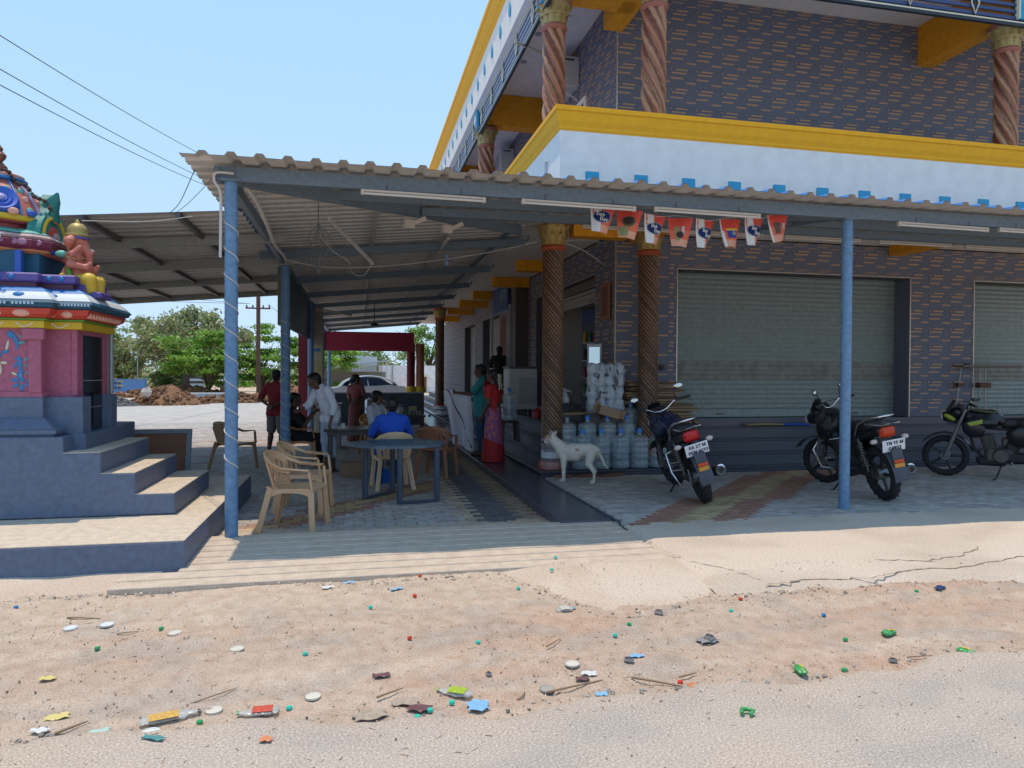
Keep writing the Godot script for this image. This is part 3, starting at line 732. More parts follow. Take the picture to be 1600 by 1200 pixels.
	var redm := mat("scarlet_paint", Color(0.50, 0.055, 0.035), 0.55)
	part(t, "red_cove", MB.new().mould([Vector2(0.05, 2.225), Vector2(0.14, 2.22), Vector2(0.12, 2.17), Vector2(0.07, 2.136), Vector2(0.0, 2.13)], ring, true), redm)
	var blush := mat("blush_paint", Color(0.70, 0.36, 0.27), 0.6)
	for i in 5:
		part(t, "petal", MB.new().ell(Vector3(-2.98 - 0.23 * i, 2.185, -7.275), Vector3(0.085, 0.042, 0.035), Basis(), 12, 8), blush)
	for i in 2:
		part(t, "petal", MB.new().ell(Vector3(-2.80 + 0.145 * i, 2.185, -7.415), Vector3(0.058, 0.04, 0.035), Basis(), 12, 8), blush)
	for i in 11:
		part(t, "petal", MB.new().ell(Vector3(-2.495, 2.18, -7.47 - 0.085 * i), Vector3(0.035, 0.034, 0.026), Basis(), 8, 6), blush)
	var dteal := mat("deep_teal_paint", Color(0.012, 0.085, 0.15), 0.5)
	part(t, "teal_band", MB.new().mould([Vector2(0.0, 2.30), Vector2(0.165, 2.295), Vector2(0.185, 2.27), Vector2(0.165, 2.25), Vector2(0.165, 2.235), Vector2(0.13, 2.222), Vector2(0.0, 2.22)], ring, true), dteal)
	var dots := mat("pale_blue_dot", Color(0.45, 0.60, 0.70), 0.5)
	var dm := MB.new()
	for i in 38:
		if i % 7 != 6: dm.box(Vector3(-2.86 - 0.032 * i, 2.262, -7.195), Vector3(0.018, 0.022, 0.012))
	for i in 10: dm.box(Vector3(-2.70 + 0.028 * i, 2.262, -7.335), Vector3(0.016, 0.022, 0.012))
	part(t, "dotted_frieze", dm, dots)
	# curved eave roof, white at the lip and blue above
	var azure := mat("azure_paint", Color(0.02, 0.20, 0.52), 0.5, 0, "fine", 2.0)
	part(t, "eave_lip", MB.new().mould([Vector2(0.085, 2.375), Vector2(0.13, 2.335), Vector2(0.16, 2.30), Vector2(0.0, 2.298)], ring, true), mat("milk_paint", Color(0.70, 0.74, 0.78), 0.5, 0, "fine", 2.0))
	part(t, "eave_roof", MB.new().mould([Vector2(-0.1, 2.43), Vector2(0.0, 2.425), Vector2(0.05, 2.405), Vector2(0.085, 2.375)], ring, true), azure)
	for i in 6:
		part(t, "eave_scroll", MB.new().ell(Vector3(-2.78 - 0.22 * i, 2.345, -7.265 if i else -7.40), Vector3(0.05, 0.03, 0.02), Basis(Vector3(1, 0, 0), -0.7), 10, 6), azure)
	# ledges above the eave
	var plum := mat("plum_paint", Color(0.085, 0.022, 0.05), 0.6)
	var violet := mat("violet_paint", Color(0.11, 0.075, 0.28), 0.55)
	var r2 := [Vector3(-4.0, 0, -7.42), Vector3(-2.93, 0, -7.42), Vector3(-2.93, 0, -7.53), Vector3(-2.66, 0, -7.53), Vector3(-2.66, 0, -8.34), Vector3(-2.93, 0, -8.34), Vector3(-2.93, 0, -8.48), Vector3(-4.0, 0, -8.48)]
	part(t, "plum_band", MB.new().mould([Vector2(0.0, 2.475), Vector2(0.02, 2.47), Vector2(0.02, 2.40), Vector2(0.0, 2.40)], r2, true), plum)
	part(t, "violet_ledge", MB.new().mould([Vector2(-0.3, 2.565), Vector2(0.03, 2.56), Vector2(0.045, 2.545), Vector2(0.045, 2.49), Vector2(0.03, 2.475), Vector2(0.0, 2.473)], r2, true), violet)
	for i in 9:
		part(t, "ledge_boss", MB.new().ell(Vector3(-2.73 - 0.105 * i - (0.06 if i > 2 else 0.0), 2.518, -7.485 if i < 3 else -7.375), Vector3(0.028, 0.028, 0.02), Basis(), 10, 6), azure)
	part(t, "neck_wall", MB.new().slab(-4.0, -3.08, 2.56, 2.78, -8.42, -7.50).slab(-3.1, -2.97, 2.56, 2.78, -8.3, -7.62), mat("sea_blue_paint", Color(0.012, 0.095, 0.17), 0.55))
	for x in [-3.42, -3.30]:
		part(t, "neck_pilaster", MB.new().slab(x - 0.018, x + 0.018, 2.56, 2.78, -7.50, -7.475), mat("mauve_paint", Color(0.36, 0.17, 0.28), 0.6))
	part(t, "neck_pilaster", MB.new().slab(-3.12, -3.07, 2.56, 2.78, -7.53, -7.48), mat("royal_paint", Color(0.03, 0.10, 0.45), 0.5))
	var r3 := [Vector3(-4.0, 0, -7.50), Vector3(-3.26, 0, -7.50), Vector3(-3.15, 0, -7.60), Vector3(-3.03, 0, -7.60), Vector3(-2.96, 0, -7.68), Vector3(-2.96, 0, -8.25), Vector3(-3.08, 0, -8.40), Vector3(-4.0, 0, -8.40)]
	part(t, "peach_cove", MB.new().mould([Vector2(0.06, 2.80), Vector2(0.05, 2.785), Vector2(0.0, 2.765)], r3, true), mat("peach_paint", Color(0.62, 0.25, 0.10), 0.6))
	part(t, "maroon_cornice", MB.new().mould([Vector2(0.07, 2.90), Vector2(0.10, 2.88), Vector2(0.085, 2.83), Vector2(0.06, 2.80)], r3, true), mat("maroon_paint", Color(0.16, 0.02, 0.05), 0.55))
	for i in 9:
		var pz: Vector3 = [Vector3(-3.85, 0, -7.41), Vector3(-3.72, 0, -7.41), Vector3(-3.58, 0, -7.41), Vector3(-3.44, 0, -7.41), Vector3(-3.32, 0, -7.41), Vector3(-3.24, 0, -7.43), Vector3(-3.15, 0, -7.50), Vector3(-3.07, 0, -7.51), Vector3(-2.97, 0, -7.56)][i]
		part(t, "cornice_petal", MB.new().ell(pz + Vector3.UP * 2.865, Vector3(0.05, 0.032, 0.02), Basis(), 10, 6), mat("mauve_paint"))
	part(t, "blush_roll", MB.new().mould([Vector2(-0.02, 2.955), Vector2(0.06, 2.945), Vector2(0.085, 2.92), Vector2(0.07, 2.90)], r3, true), mat("pale_rose_paint", Color(0.55, 0.38, 0.38), 0.6, 0, "fine", 3.0))
	part(t, "mint_cushion", MB.new().mould([Vector2(-0.25, 3.03), Vector2(-0.10, 3.02), Vector2(0.0, 2.985), Vector2(0.05, 2.955)], r3, true), mat("mint_paint", Color(0.13, 0.42, 0.34), 0.55))
	# dome on an eight-sided drum
	var C := Transform3D(Basis(Vector3.UP, PI / 8), Vector3(-3.45, 0, -7.95))
	part(t, "drum", MB.new().lathe([Vector2(0.40, 3.0), Vector2(0.40, 3.05), Vector2(0.48, 3.06), Vector2(0.48, 3.085)], 8, C, 0.99), mat("claret_paint", Color(0.33, 0.05, 0.06), 0.55))
	part(t, "drum_band", MB.new().lathe([Vector2(0.50, 3.075), Vector2(0.52, 3.09), Vector2(0.515, 3.13), Vector2(0.42, 3.14)], 8, C, 0.99), yellow)
	var dome := []
	for i in 15:
		var a := i / 14.0
		dome.append(Vector2(lerpf(0.475, 0.17, pow(a, 0.95)) + 0.045 * sin(PI * a), 3.13 + 0.40 * a))
	part(t, "dome", MB.new().lathe(dome, 32, Transform3D(Basis(), Vector3(-3.45, 0, -7.95))), mat("coral_paint", Color(0.52, 0.14, 0.09), 0.55, 0, "fine", 4.0))
	var ribm := mat("lilac_paint", Color(0.33, 0.31, 0.55), 0.55)
	var goldm := mat("lemon_paint")
	for k in 16:
		var a := TAU * k / 16
		var pts := []
		for q in dome: pts.append(Vector3(-3.45 + cos(a) * (q.x + 0.004), q.y, -7.95 + sin(a) * (q.x + 0.004)))
		part(t, "dome_rib", MB.new().tube(pts, 0.014, 5), ribm if k % 2 else azure)
		var a2 := a + TAU / 32
		for h in [2, 6, 9]:
			var q: Vector2 = dome[h]
			part(t, "dome_rosette", MB.new().ell(Vector3(-3.45 + cos(a2) * q.x, q.y, -7.95 + sin(a2) * q.x), Vector3(0.035, 0.035, 0.015), Basis(Vector3.UP, PI / 2 - a2), 8, 5), mat("mint_paint") if h != 6 else blush)
	for a in [PI * 0.36, PI * 0.86]:
		# blue round medallions on the slope of the dome
		var c := Vector3(-3.45 + cos(a) * 0.42, 3.27, -7.95 + sin(a) * 0.42)
		var bs := Basis(Vector3.UP, PI / 2 - a) * Basis(Vector3.RIGHT, -0.55)
		var md := part(t, "medallion", MB.new().lathe([Vector2(0, 0.03), Vector2(0.05, 0.028), Vector2(0.058, 0.012), Vector2(0.085, 0.03), Vector2(0.10, 0.012), Vector2(0.135, 0.028), Vector2(0.15, 0.0), Vector2(0.15, -0.04)], 18, Transform3D(bs * Basis(Vector3.RIGHT, PI / 2), c)), mat("royal_paint"))
		part(md, "medallion_boss", MB.new().ell(c + bs * Vector3(0, 0, 0.03), Vector3(0.035, 0.035, 0.02), bs, 10, 6), ribm)
	part(t, "dome_collar", MB.new().lathe([Vector2(0.20, 3.50), Vector2(0.24, 3.515), Vector2(0.24, 3.535), Vector2(0.20, 3.55)], 20, Transform3D(Basis(), Vector3(-3.45, 0, -7.95))), azure)
	part(t, "lotus_cap", MB.new().lathe([Vector2(0.20, 3.54), Vector2(0.215, 3.57), Vector2(0.15, 3.60), Vector2(0.07, 3.63)], 20, Transform3D(Basis(), Vector3(-3.45, 0, -7.95))), blush)
	part(t, "finial", MB.new().lathe([Vector2(0.06, 3.62), Vector2(0.075, 3.66), Vector2(0.05, 3.69), Vector2(0.03, 3.71), Vector2(0.06, 3.75), Vector2(0.065, 3.78), Vector2(0.03, 3.82), Vector2(0.04, 3.84), Vector2(0.012, 3.88), Vector2(0.0, 3.93)], 16, Transform3D(Basis(), Vector3(-3.45, 0, -7.95))), mat("aged_copper", Color(0.22, 0.09, 0.05), 0.45, 0.5))
	# horned arch facing the shop
	var arch := node(t, "horned_arch", Transform3D(Basis(), Vector3(-0.10, 0, 0)))
	var pl := PackedVector2Array()
	for i in 25:
		var u := i / 24.0
		var an := lerpf(-0.35, PI + 0.35, u)
		var spike := 0.20 * exp(-pow((u - 0.5) / 0.07, 2.0))
		pl.append(Vector2(0.33 * cos(an) + 0.05 * spike * 4.0, 2.95 + 0.27 * sin(an) + spike))
	var ax := Transform3D(Basis(Vector3(0, 0, -1), Vector3.UP, Vector3(1, 0, 0)), Vector3(-2.98, 0, -7.95))
	part(arch, "arch_horn", MB.new().tube([Vector3(-2.93, 3.16, -7.95), Vector3(-2.90, 3.28, -7.95), Vector3(-2.86, 3.36, -7.96), Vector3(-2.84, 3.44, -7.98)], [0.12, 0.085, 0.055, 0.012], 10), mat("sea_green_paint", Color(0.02, 0.20, 0.17), 0.55))
	part(arch, "arch_body", MB.new().prism(pl, 0.12, ax), mat("sea_green_paint", Color(0.02, 0.20, 0.17), 0.55))
	var rim := []
	for i in 15:
		var a := lerpf(-0.25, PI + 0.25, i / 14.0)
		rim.append(Vector3(-2.87, 2.95 + 0.22 * sin(a), -7.95 + 0.26 * cos(a)))
	part(arch, "arch_rim", MB.new().tube(rim, 0.028, 7), yellow)
	part(arch, "arch_medallion", MB.new().ell(Vector3(-2.87, 2.96, -7.95), Vector3(0.03, 0.14, 0.17), Basis(), 14, 8), redm)
	part(arch, "arch_rosette", MB.new().ell(Vector3(-2.84, 2.96, -7.95), Vector3(0.02, 0.07, 0.085), Basis(), 12, 6), mat("pale_rose_paint"))
	for s in [-1.0, 1.0]:
		var sw := []
		for i in 14:
			var u := i / 13.0
			sw.append(Vector3(-2.80, 2.83 + 0.07 * (1 - u) * sin(u * 9), -7.95 + s * (0.20 + 0.09 * (1 - 0.7 * u) * cos(u * 9))))
		part(arch, "arch_scroll", MB.new().tube(sw, 0.02, 6), mat("royal_paint"))
	for i in 20:
		var a := TAU * i / 20.0
		part(t, "collar_petal", MB.new().ell(Vector3(-3.45 + 0.50 * cos(a), 3.155, -7.95 + 0.50 * sin(a)), Vector3(0.05, 0.035, 0.022), Basis(Vector3.UP, PI / 2 - a), 8, 5), [blush, mat("mint_paint"), mat("royal_paint")][i % 3])
	var gar := MB.new()
	for i in 34:
		var u := i / 33.0
		gar.ell(Vector3(-3.42 + 0.50 * u, 3.66 - 0.42 * u - 0.02 * sin(u * 20), -7.80 + 0.02 * sin(i * 2.0)), Vector3.ONE * (0.011 + 0.006 * (i % 3)), Basis(), 5, 4)
	part(t, "dried_garland", gar, mat("withered_flower", Color(0.07, 0.04, 0.04), 0.9))
	# painted vine on the front wall
	var vine := node(t, "painted_vine")
	var vb := mat("vine_blue", Color(0.035, 0.19, 0.42), 0.6); var vw := mat("vine_cream", Color(0.55, 0.55, 0.38), 0.6); var vt := mat("vine_teal", Color(0.10, 0.30, 0.33), 0.6)
	var Zv := -7.377
	var put := func(x, y, w, h, ang, m): part(vine, "vine_leaf", MB.new().ell(Vector3(x, y, Zv), Vector3(w, h, 0.004), Basis(Vector3(0, 0, 1), ang), 10, 6), m)
	for i in 7:
		var a := TAU * i / 7.0 + 0.2
		if i != 1: put.call(-3.02 + 0.062 * cos(a), 1.545 + 0.062 * sin(a) * 0.9, 0.034, 0.018, a, vb)
	put.call(-3.02, 1.56, 0.02, 0.02, 0, vb)
	for q in [[-3.03, 1.63, 0.018, 0.075, 0.05, 0], [-3.03, 1.61, 0.006, 0.04, 0.0, 1], [-2.975, 1.63, 0.026, 0.013, 0.3, 2], [-3.085, 1.62, 0.026, 0.012, -0.5, 1], [-2.98, 1.70, 0.024, 0.013, 0.2, 2], [-3.07, 1.70, 0.014, 0.03, -0.6, 0], [-2.985, 1.755, 0.024, 0.014, 0.3, 2], [-3.06, 1.755, 0.024, 0.012, -0.4, 0], [-3.04, 1.73, 0.02, 0.06, 0.1, 0], [-3.06, 1.87, 0.014, 0.024, 0.1, 0], [-3.07, 1.93, 0.02, 0.055, 0.35, 0], [-3.02, 1.91, 0.035, 0.014, 0.3, 2], [-3.03, 1.965, 0.028, 0.012, -0.3, 2], [-3.11, 1.98, 0.03, 0.04, 0.7, 0], [-3.14, 1.88, 0.012, 0.05, -0.2, 1], [-3.16, 1.82, 0.035, 0.016, 0.2, 0], [-3.17, 1.72, 0.03, 0.014, 0, 1], [-3.20, 1.66, 0.014, 0.05, 0, 1], [-3.22, 1.78, 0.04, 0.02, 0.4, 0], [-3.25, 1.92, 0.02, 0.06, 0.5, 0], [-3.28, 1.6, 0.05, 0.02, 0.2, 0]]:
		put.call(q[0], q[1], q[2], q[3], q[4], [vb, vw, vt][q[5]])
	# pipe and bulb behind the porch
	part(t, "standpipe", MB.new().cyl(Vector3(-2.655, 1.05, -8.62), Vector3(-2.655, 2.10, -8.62), 0.028, 0.028, 10), mat("galvanised", Color(0.36, 0.38, 0.38), 0.45, 0.4))
	part(t, "bulb", MB.new().ell(Vector3(-2.61, 1.14, -8.55), Vector3.ONE * 0.035, Basis(), 12, 8), mat("opal_glass", Color(0.75, 0.74, 0.70), 0.3))
	part(t, "lamp_pipe", MB.new().cyl(Vector3(-3.21, 2.62, -7.36), Vector3(-3.23, 2.90, -7.36), 0.012, 0.012, 8).ell(Vector3(-3.20, 2.89, -7.36), Vector3(0.022, 0.035, 0.02), Basis(), 8, 6), mat("milk_paint"))
	idol()
	# a framed board leaning behind the steps
	var lb := thing("framed_board", "framed brown board leaning behind the concrete steps of the shrine", "board", Vector3(-2.45, 0.31, -9.45))
	var tilt := Basis(Vector3.RIGHT, -0.25)
	part(lb, "panel", MB.new().box(tilt * Vector3(0, 0.30, 0), Vector3(0.74, 0.58, 0.012), tilt), mat("brown_ply", Color(0.20, 0.09, 0.045), 0.8, 0, "streak", 2.0))
	for q in [[Vector3(0, 0.60, 0), Vector3(0.86, 0.06, 0.04)], [Vector3(0.40, 0.29, 0), Vector3(0.06, 0.56, 0.04)], [Vector3(-0.40, 0.29, 0), Vector3(0.06, 0.56, 0.04)], [Vector3(0, 0.03, 0), Vector3(0.74, 0.05, 0.04)]]:
		part(lb, "frame_rail", MB.new().box(tilt * q[0], q[1], tilt, 0.004), mat("grey_frame", Color(0.17, 0.20, 0.23), 0.5, 0, "streak", 2.0))

func idol() -> void:
	var t := thing("idol_statue", "pink elephant headed idol with golden crown and yellow wrap seated on the shrine roof", "statue", Vector3(-2.72, 2.37, -7.80), PI / 2)
	# local: faces +z, sits at y = 0.14
	var o := Vector3(0, 0.14, 0)
	var f := Field.new(); f.cell = 0.012; f.blend = 0.03
	f.add(o + Vector3(0, 0.07, 0), o + Vector3(0, 0.12, 0.02), 0.125, 0.12)      # belly
	f.add(o + Vector3(-0.06, 0.24, 0), o + Vector3(0.06, 0.24, 0), 0.085)          # chest
	f.add(o + Vector3(0, 0.33, 0.01), o + Vector3(0, 0.42, 0.03), 0.06, 0.085)    # neck, head
	f.add(o + Vector3(0, 0.40, 0.06), o + Vector3(0.0, 0.30, 0.12), 0.055, 0.038)  # trunk
	f.add(o + Vector3(0, 0.30, 0.12), o + Vector3(0.02, 0.17, 0.125), 0.038, 0.03)
	f.add(o + Vector3(0.02, 0.17, 0.125), o + Vector3(0.07, 0.13, 0.15), 0.03, 0.02)
	for s in [-1.0, 1.0]:
		f.add(o + Vector3(s * 0.10, 0.27, 0), o + Vector3(s * 0.17, 0.17, 0.02), 0.045, 0.038)
		f.add(o + Vector3(s * 0.17, 0.17, 0.02), o + Vector3(s * 0.12, 0.15, 0.14), 0.036, 0.028)
		f.add(o + Vector3(s * 0.12, 0.15, 0.14), o + Vector3(s * 0.11, 0.19, 0.17), 0.03, 0.022)
		f.add(o + Vector3(s * 0.12, 0.27, -0.02), o + Vector3(s * 0.19, 0.27, 0.04), 0.035, 0.028)
		f.add(o + Vector3(s * 0.19, 0.27, 0.04), o + Vector3(s * 0.17, 0.34, 0.10), 0.026, 0.022)
		f.add(o + Vector3(s * 0.08, 0.43, 0.0), o + Vector3(s * 0.13, 0.40, -0.01), 0.045, 0.05)  # ear
		f.add(o + Vector3(s * 0.13, 0.40, -0.01), o + Vector3(s * 0.12, 0.34, -0.01), 0.04, 0.02)
		f.add(o + Vector3(s * 0.10, -0.04, 0.17), o + Vector3(s * 0.09, -0.10, 0.22), 0.03, 0.025)
	part(t, "body", f.build(MB.new()), mat("idol_pink", Color(0.62, 0.19, 0.13), 0.55, 0, "fine", 8.0))
	var l := Field.new(); l.cell = 0.013; l.blend = 0.025
	for s in [-1.0, 1.0]:
		l.add(o + Vector3(s * 0.06, 0.0, 0.0), o + Vector3(s * 0.12, 0.03, 0.16), 0.085, 0.07)
		l.add(o + Vector3(s * 0.12, 0.03, 0.16), o + Vector3(s * 0.09, -0.12, 0.18), 0.07, 0.05)
	l.add(o + Vector3(-0.05, 0.02, -0.06), o + Vector3(0.05, 0.02, -0.06), 0.09)
	part(t, "yellow_wrap", l.build(MB.new()), mat("wrap_yellow", Color(0.72, 0.45, 0.04), 0.5))
	part(t, "crown", MB.new().lathe([Vector2(0.095, 0.60), Vector2(0.105, 0.62), Vector2(0.09, 0.645), Vector2(0.095, 0.67), Vector2(0.075, 0.71), Vector2(0.05, 0.735), Vector2(0.025, 0.74), Vector2(0.02, 0.76), Vector2(0, 0.785)], 16, Transform3D(Basis(), Vector3(0, 0, 0.02))), mat("gilt"))
	part(t, "crown_band", MB.new().lathe([Vector2(0.09, 0.575), Vector2(0.105, 0.58), Vector2(0.105, 0.60), Vector2(0.09, 0.605)], 16, Transform3D(Basis(), Vector3(0, 0, 0.02))), mat("violet_paint"))
	for s in [-1.0, 1.0]:
		part(t, "shawl", MB.new().ell(Vector3(s * 0.13, 0.415, -0.07), Vector3(0.055, 0.035, 0.06), Basis(), 10, 6), mat("mint_paint"))
		part(t, "sash", MB.new().tube([Vector3(s * 0.13, 0.30, -0.02), Vector3(s * 0.15, 0.22, 0.0), Vector3(s * 0.155, 0.14, 0.02)], [0.02, 0.028, 0.03], 7), mat("leaf_green_paint"))
		part(t, "eye", MB.new().ell(Vector3(s * 0.05, 0.575, 0.095), Vector3(0.012, 0.008, 0.008), Basis(), 8, 5), mat("black_paint"))
	part(t, "tusk", MB.new().tube([Vector3(0.045, 0.50, 0.10), Vector3(0.06, 0.48, 0.15)], [0.012, 0.006], 6), mat("milk_paint"))
	var nk := []
	for i in 17: nk.append(Vector3(0.085 * cos(TAU * i / 16.0), 0.43 - 0.05 * sin(TAU * i / 16.0), 0.02 + 0.085 * sin(TAU * i / 16.0)))
	part(t, "necklace", MB.new().tube(nk, 0.011, 6), mat("gilt"))
	for s in [-1.0, 1.0]:
		part(t, "armlet", MB.new().lathe([Vector2(0.044, -0.012), Vector2(0.05, 0.0), Vector2(0.044, 0.012)], 12, Transform3D(Basis(Vector3(0, 0, 1), s * 0.6), Vector3(s * 0.14, 0.36, 0.01))), mat("gilt"))
		part(t, "anklet", MB.new().lathe([Vector2(0.05, -0.012), Vector2(0.058, 0.0), Vector2(0.05, 0.012)], 12, Transform3D(Basis(), Vector3(s * 0.09, 0.035, 0.18))), mat("gilt"))
	part(t, "forehead_mark", MB.new().ell(Vector3(0, 0.60, 0.105), Vector3(0.014, 0.022, 0.008), Basis(), 8, 5), mat("milk_paint"))
	part(t, "seat", MB.new().box(Vector3(0, 0.06, 0.0), Vector3(0.36, 0.12, 0.30), Basis(), 0.01), mat("violet_paint"))
	part(t, "footrest", MB.new().box(Vector3(-0.02, 0.02, 0.24), Vector3(0.3, 0.06, 0.10), Basis(), 0.01), mat("violet_paint"))

# ---------------------------------------------------------------- beyond the shop
# a tree as a tapered trunk with limbs and a crown of many small leaves gathered in clumps
func tree(called: String, label: String, pos: Vector3, height: float, spread: Vector3, leaf: Array, count: int, size: float, layered: bool, sd: int, group: String, trunk_r := 0.22, bare := 0.3) -> void:
	var t := thing(called, label, "tree", pos, 0.0, group)
	var g := RandomNumberGenerator.new(); g.seed = sd
	var bark := mat("bark", Color(0.12, 0.085, 0.06), 0.95, 0, "streak", 2.0)
	var tr := MB.new()
	var top := height * bare
	tr.tube([Vector3(0, -0.1, 0), Vector3(0.1, top * 0.5, 0.05), Vector3(0.0, top, 0)], [trunk_r * 1.3, trunk_r, trunk_r * 0.8], 8)
	var tips := []
	for i in 9:
		var a := TAU * i / 9.0 + g.randf() * 0.5
		var e := Vector3(cos(a) * spread.x * g.randf_range(0.35, 0.8), height * g.randf_range(bare + 0.15, 0.85), sin(a) * spread.z * g.randf_range(0.35, 0.8))
		var m := Vector3(e.x * 0.4, lerpf(top, e.y, 0.55), e.z * 0.4)
		tr.tube([Vector3(0, top * 0.8, 0), m, e], [trunk_r * 0.6, trunk_r * 0.35, trunk_r * 0.12], 6)
		tips.append(e)
	part(t, "trunk", tr, bark)
	var clumps := []
	var nc := 46
	for i in nc:
		var d := Vector3(g.randfn(), g.randfn(), g.randfn()).normalized() * pow(g.randf(), 0.4)
		var c := Vector3(d.x * spread.x, height * (bare + (1.0 - bare) * 0.5) + d.y * height * (1.0 - bare) * 0.48, d.z * spread.z)
		if layered: c.y = snappedf(c.y, height * 0.09) 
		clumps.append([c, g.randf_range(0.5, 1.0) * spread.x * 0.27, g.randf()])
	var mb := MB.new(); mb.tinted = true
	for i in count:
		var q: Array = clumps[g.randi() % nc]
		var d: Vector3 = Vector3(g.randfn(), g.randfn() * (0.28 if layered else 0.7), g.randfn()) * 0.55 * q[1]
		var p: Vector3 = q[0] + d
		var n := Vector3(g.randfn(), g.randfn() + (1.4 if layered else 0.6), g.randfn()).normalized()
		var u := n.cross(Vector3(g.randfn(), g.randfn(), g.randfn())).normalized()
		var w := n.cross(u)
		var s := size * g.randf_range(0.6, 1.3)
		var c: Color = leaf[g.randi() % leaf.size()]
		var k: float = 0.8 + 0.4 * q[2]
		mb.col = Color(c.r * k, c.g * k, c.b * k)
		mb.tri(p - u * s, p + w * s * 0.45, p + u * s, n, n, n)
		mb.tri(p - u * s, p + u * s, p - w * s * 0.45, n, n, n)
	var lm := tint_mat("foliage", 0.6)
	lm.backlight_enabled = true; lm.backlight = Color(0.7, 0.7, 0.6)
	part(t, "crown", mb, lm)

func palm(label: String, pos: Vector3, h: float, sd: int, group: String) -> void:
	var t := thing("palm_tree", label, "tree", pos, 0.0, group)
	var g := RandomNumberGenerator.new(); g.seed = sd
	part(t, "trunk", MB.new().tube([Vector3.ZERO, Vector3(0.15, h * 0.5, 0), Vector3(0.1, h, 0)], [0.16, 0.12, 0.10], 7), mat("bark"))
	var mb := MB.new(); mb.tinted = true
	for i in 18:
		var a := TAU * i / 18 + g.randf() * 0.3; var up := g.randf_range(-0.2, 0.9)
		var dir := Vector3(cos(a), 0, sin(a))
		mb.col = Color(0.10, 0.15, 0.045) * g.randf_range(0.7, 1.3)
		for s in 10:
			var u := s / 9.0
			var p := Vector3(0.1, h, 0) + dir * (1.7 * u) + Vector3.UP * (up * 1.4 * u - 1.5 * u * u)
			var side := Vector3(-sin(a), 0, cos(a))
			for q in [-1.0, 1.0]:
				mb.tri(p, p + dir * 0.14, p + side * q * 0.42 * (1.1 - u) + dir * 0.25 - Vector3.UP * 0.18, Vector3.UP, Vector3.UP, Vector3.UP)
	part(t, "crown", mb, tint_mat("foliage"))

func mound(called: String, label: String, pos: Vector3, rx: float, rz: float, h: float, m: Material, sd: int, lumps: int, lump: float) -> void:
	var t := thing(called, label, "mound", pos)
	var f := FastNoiseLite.new(); f.seed = sd; f.frequency = 0.6; f.fractal_octaves = 4
	var rows := []
	for i in 17:
		var r := []
		for j in 25:
			var x := lerpf(-1, 1, j / 24.0); var z := lerpf(-1, 1, i / 16.0)
			var d := sqrt(x * x + z * z)
			r.append(Vector3(x * rx, -0.12 + maxf(0.0, h * (1.05 - pow(d, 1.2)) * (1.0 + 0.6 * f.get_noise_2d(x * rx, z * rz))), z * rz))
		rows.append(r)
	part(t, "heap", MB.new().sheet(rows, -1.0), m)
	var g := RandomNumberGenerator.new(); g.seed = sd
	var xf := []
	for i in lumps:
		var a := g.randf() * TAU; var d := sqrt(g.randf())
		var x := cos(a) * d; var z := sin(a) * d
		xf.append(Transform3D(Basis.from_euler(Vector3(g.randf() * 6, g.randf() * 6, 0)).scaled(Vector3.ONE * lump * g.randf_range(0.4, 1.3)), Vector3(x * rx, maxf(0.02, h * (1.0 - pow(d, 1.2))), z * rz)))
	many(t, "rubble", stone_mesh().mesh(m), xf)

var stone: MB
func stone_mesh() -> MB:
	if stone: return stone
	stone = MB.new()
	var P := []
	var g := RandomNumberGenerator.new(); g.seed = 5
	for i in 5:
		var r := []
		for j in 7:
			var th := PI * i / 4.0; var ph := TAU * j / 6.0
			r.append(Vector3(sin(th) * cos(ph), cos(th) * 0.7, sin(th) * sin(ph)) * (0.75 + 0.4 * absf(sin(i * 3.1 + (j % 6) * 1.9))))
		P.append(r)
	for i in 4:
		for j in 6: stone.quad(P[i][j], P[i][j + 1], P[i + 1][j + 1], P[i + 1][j])
	return stone

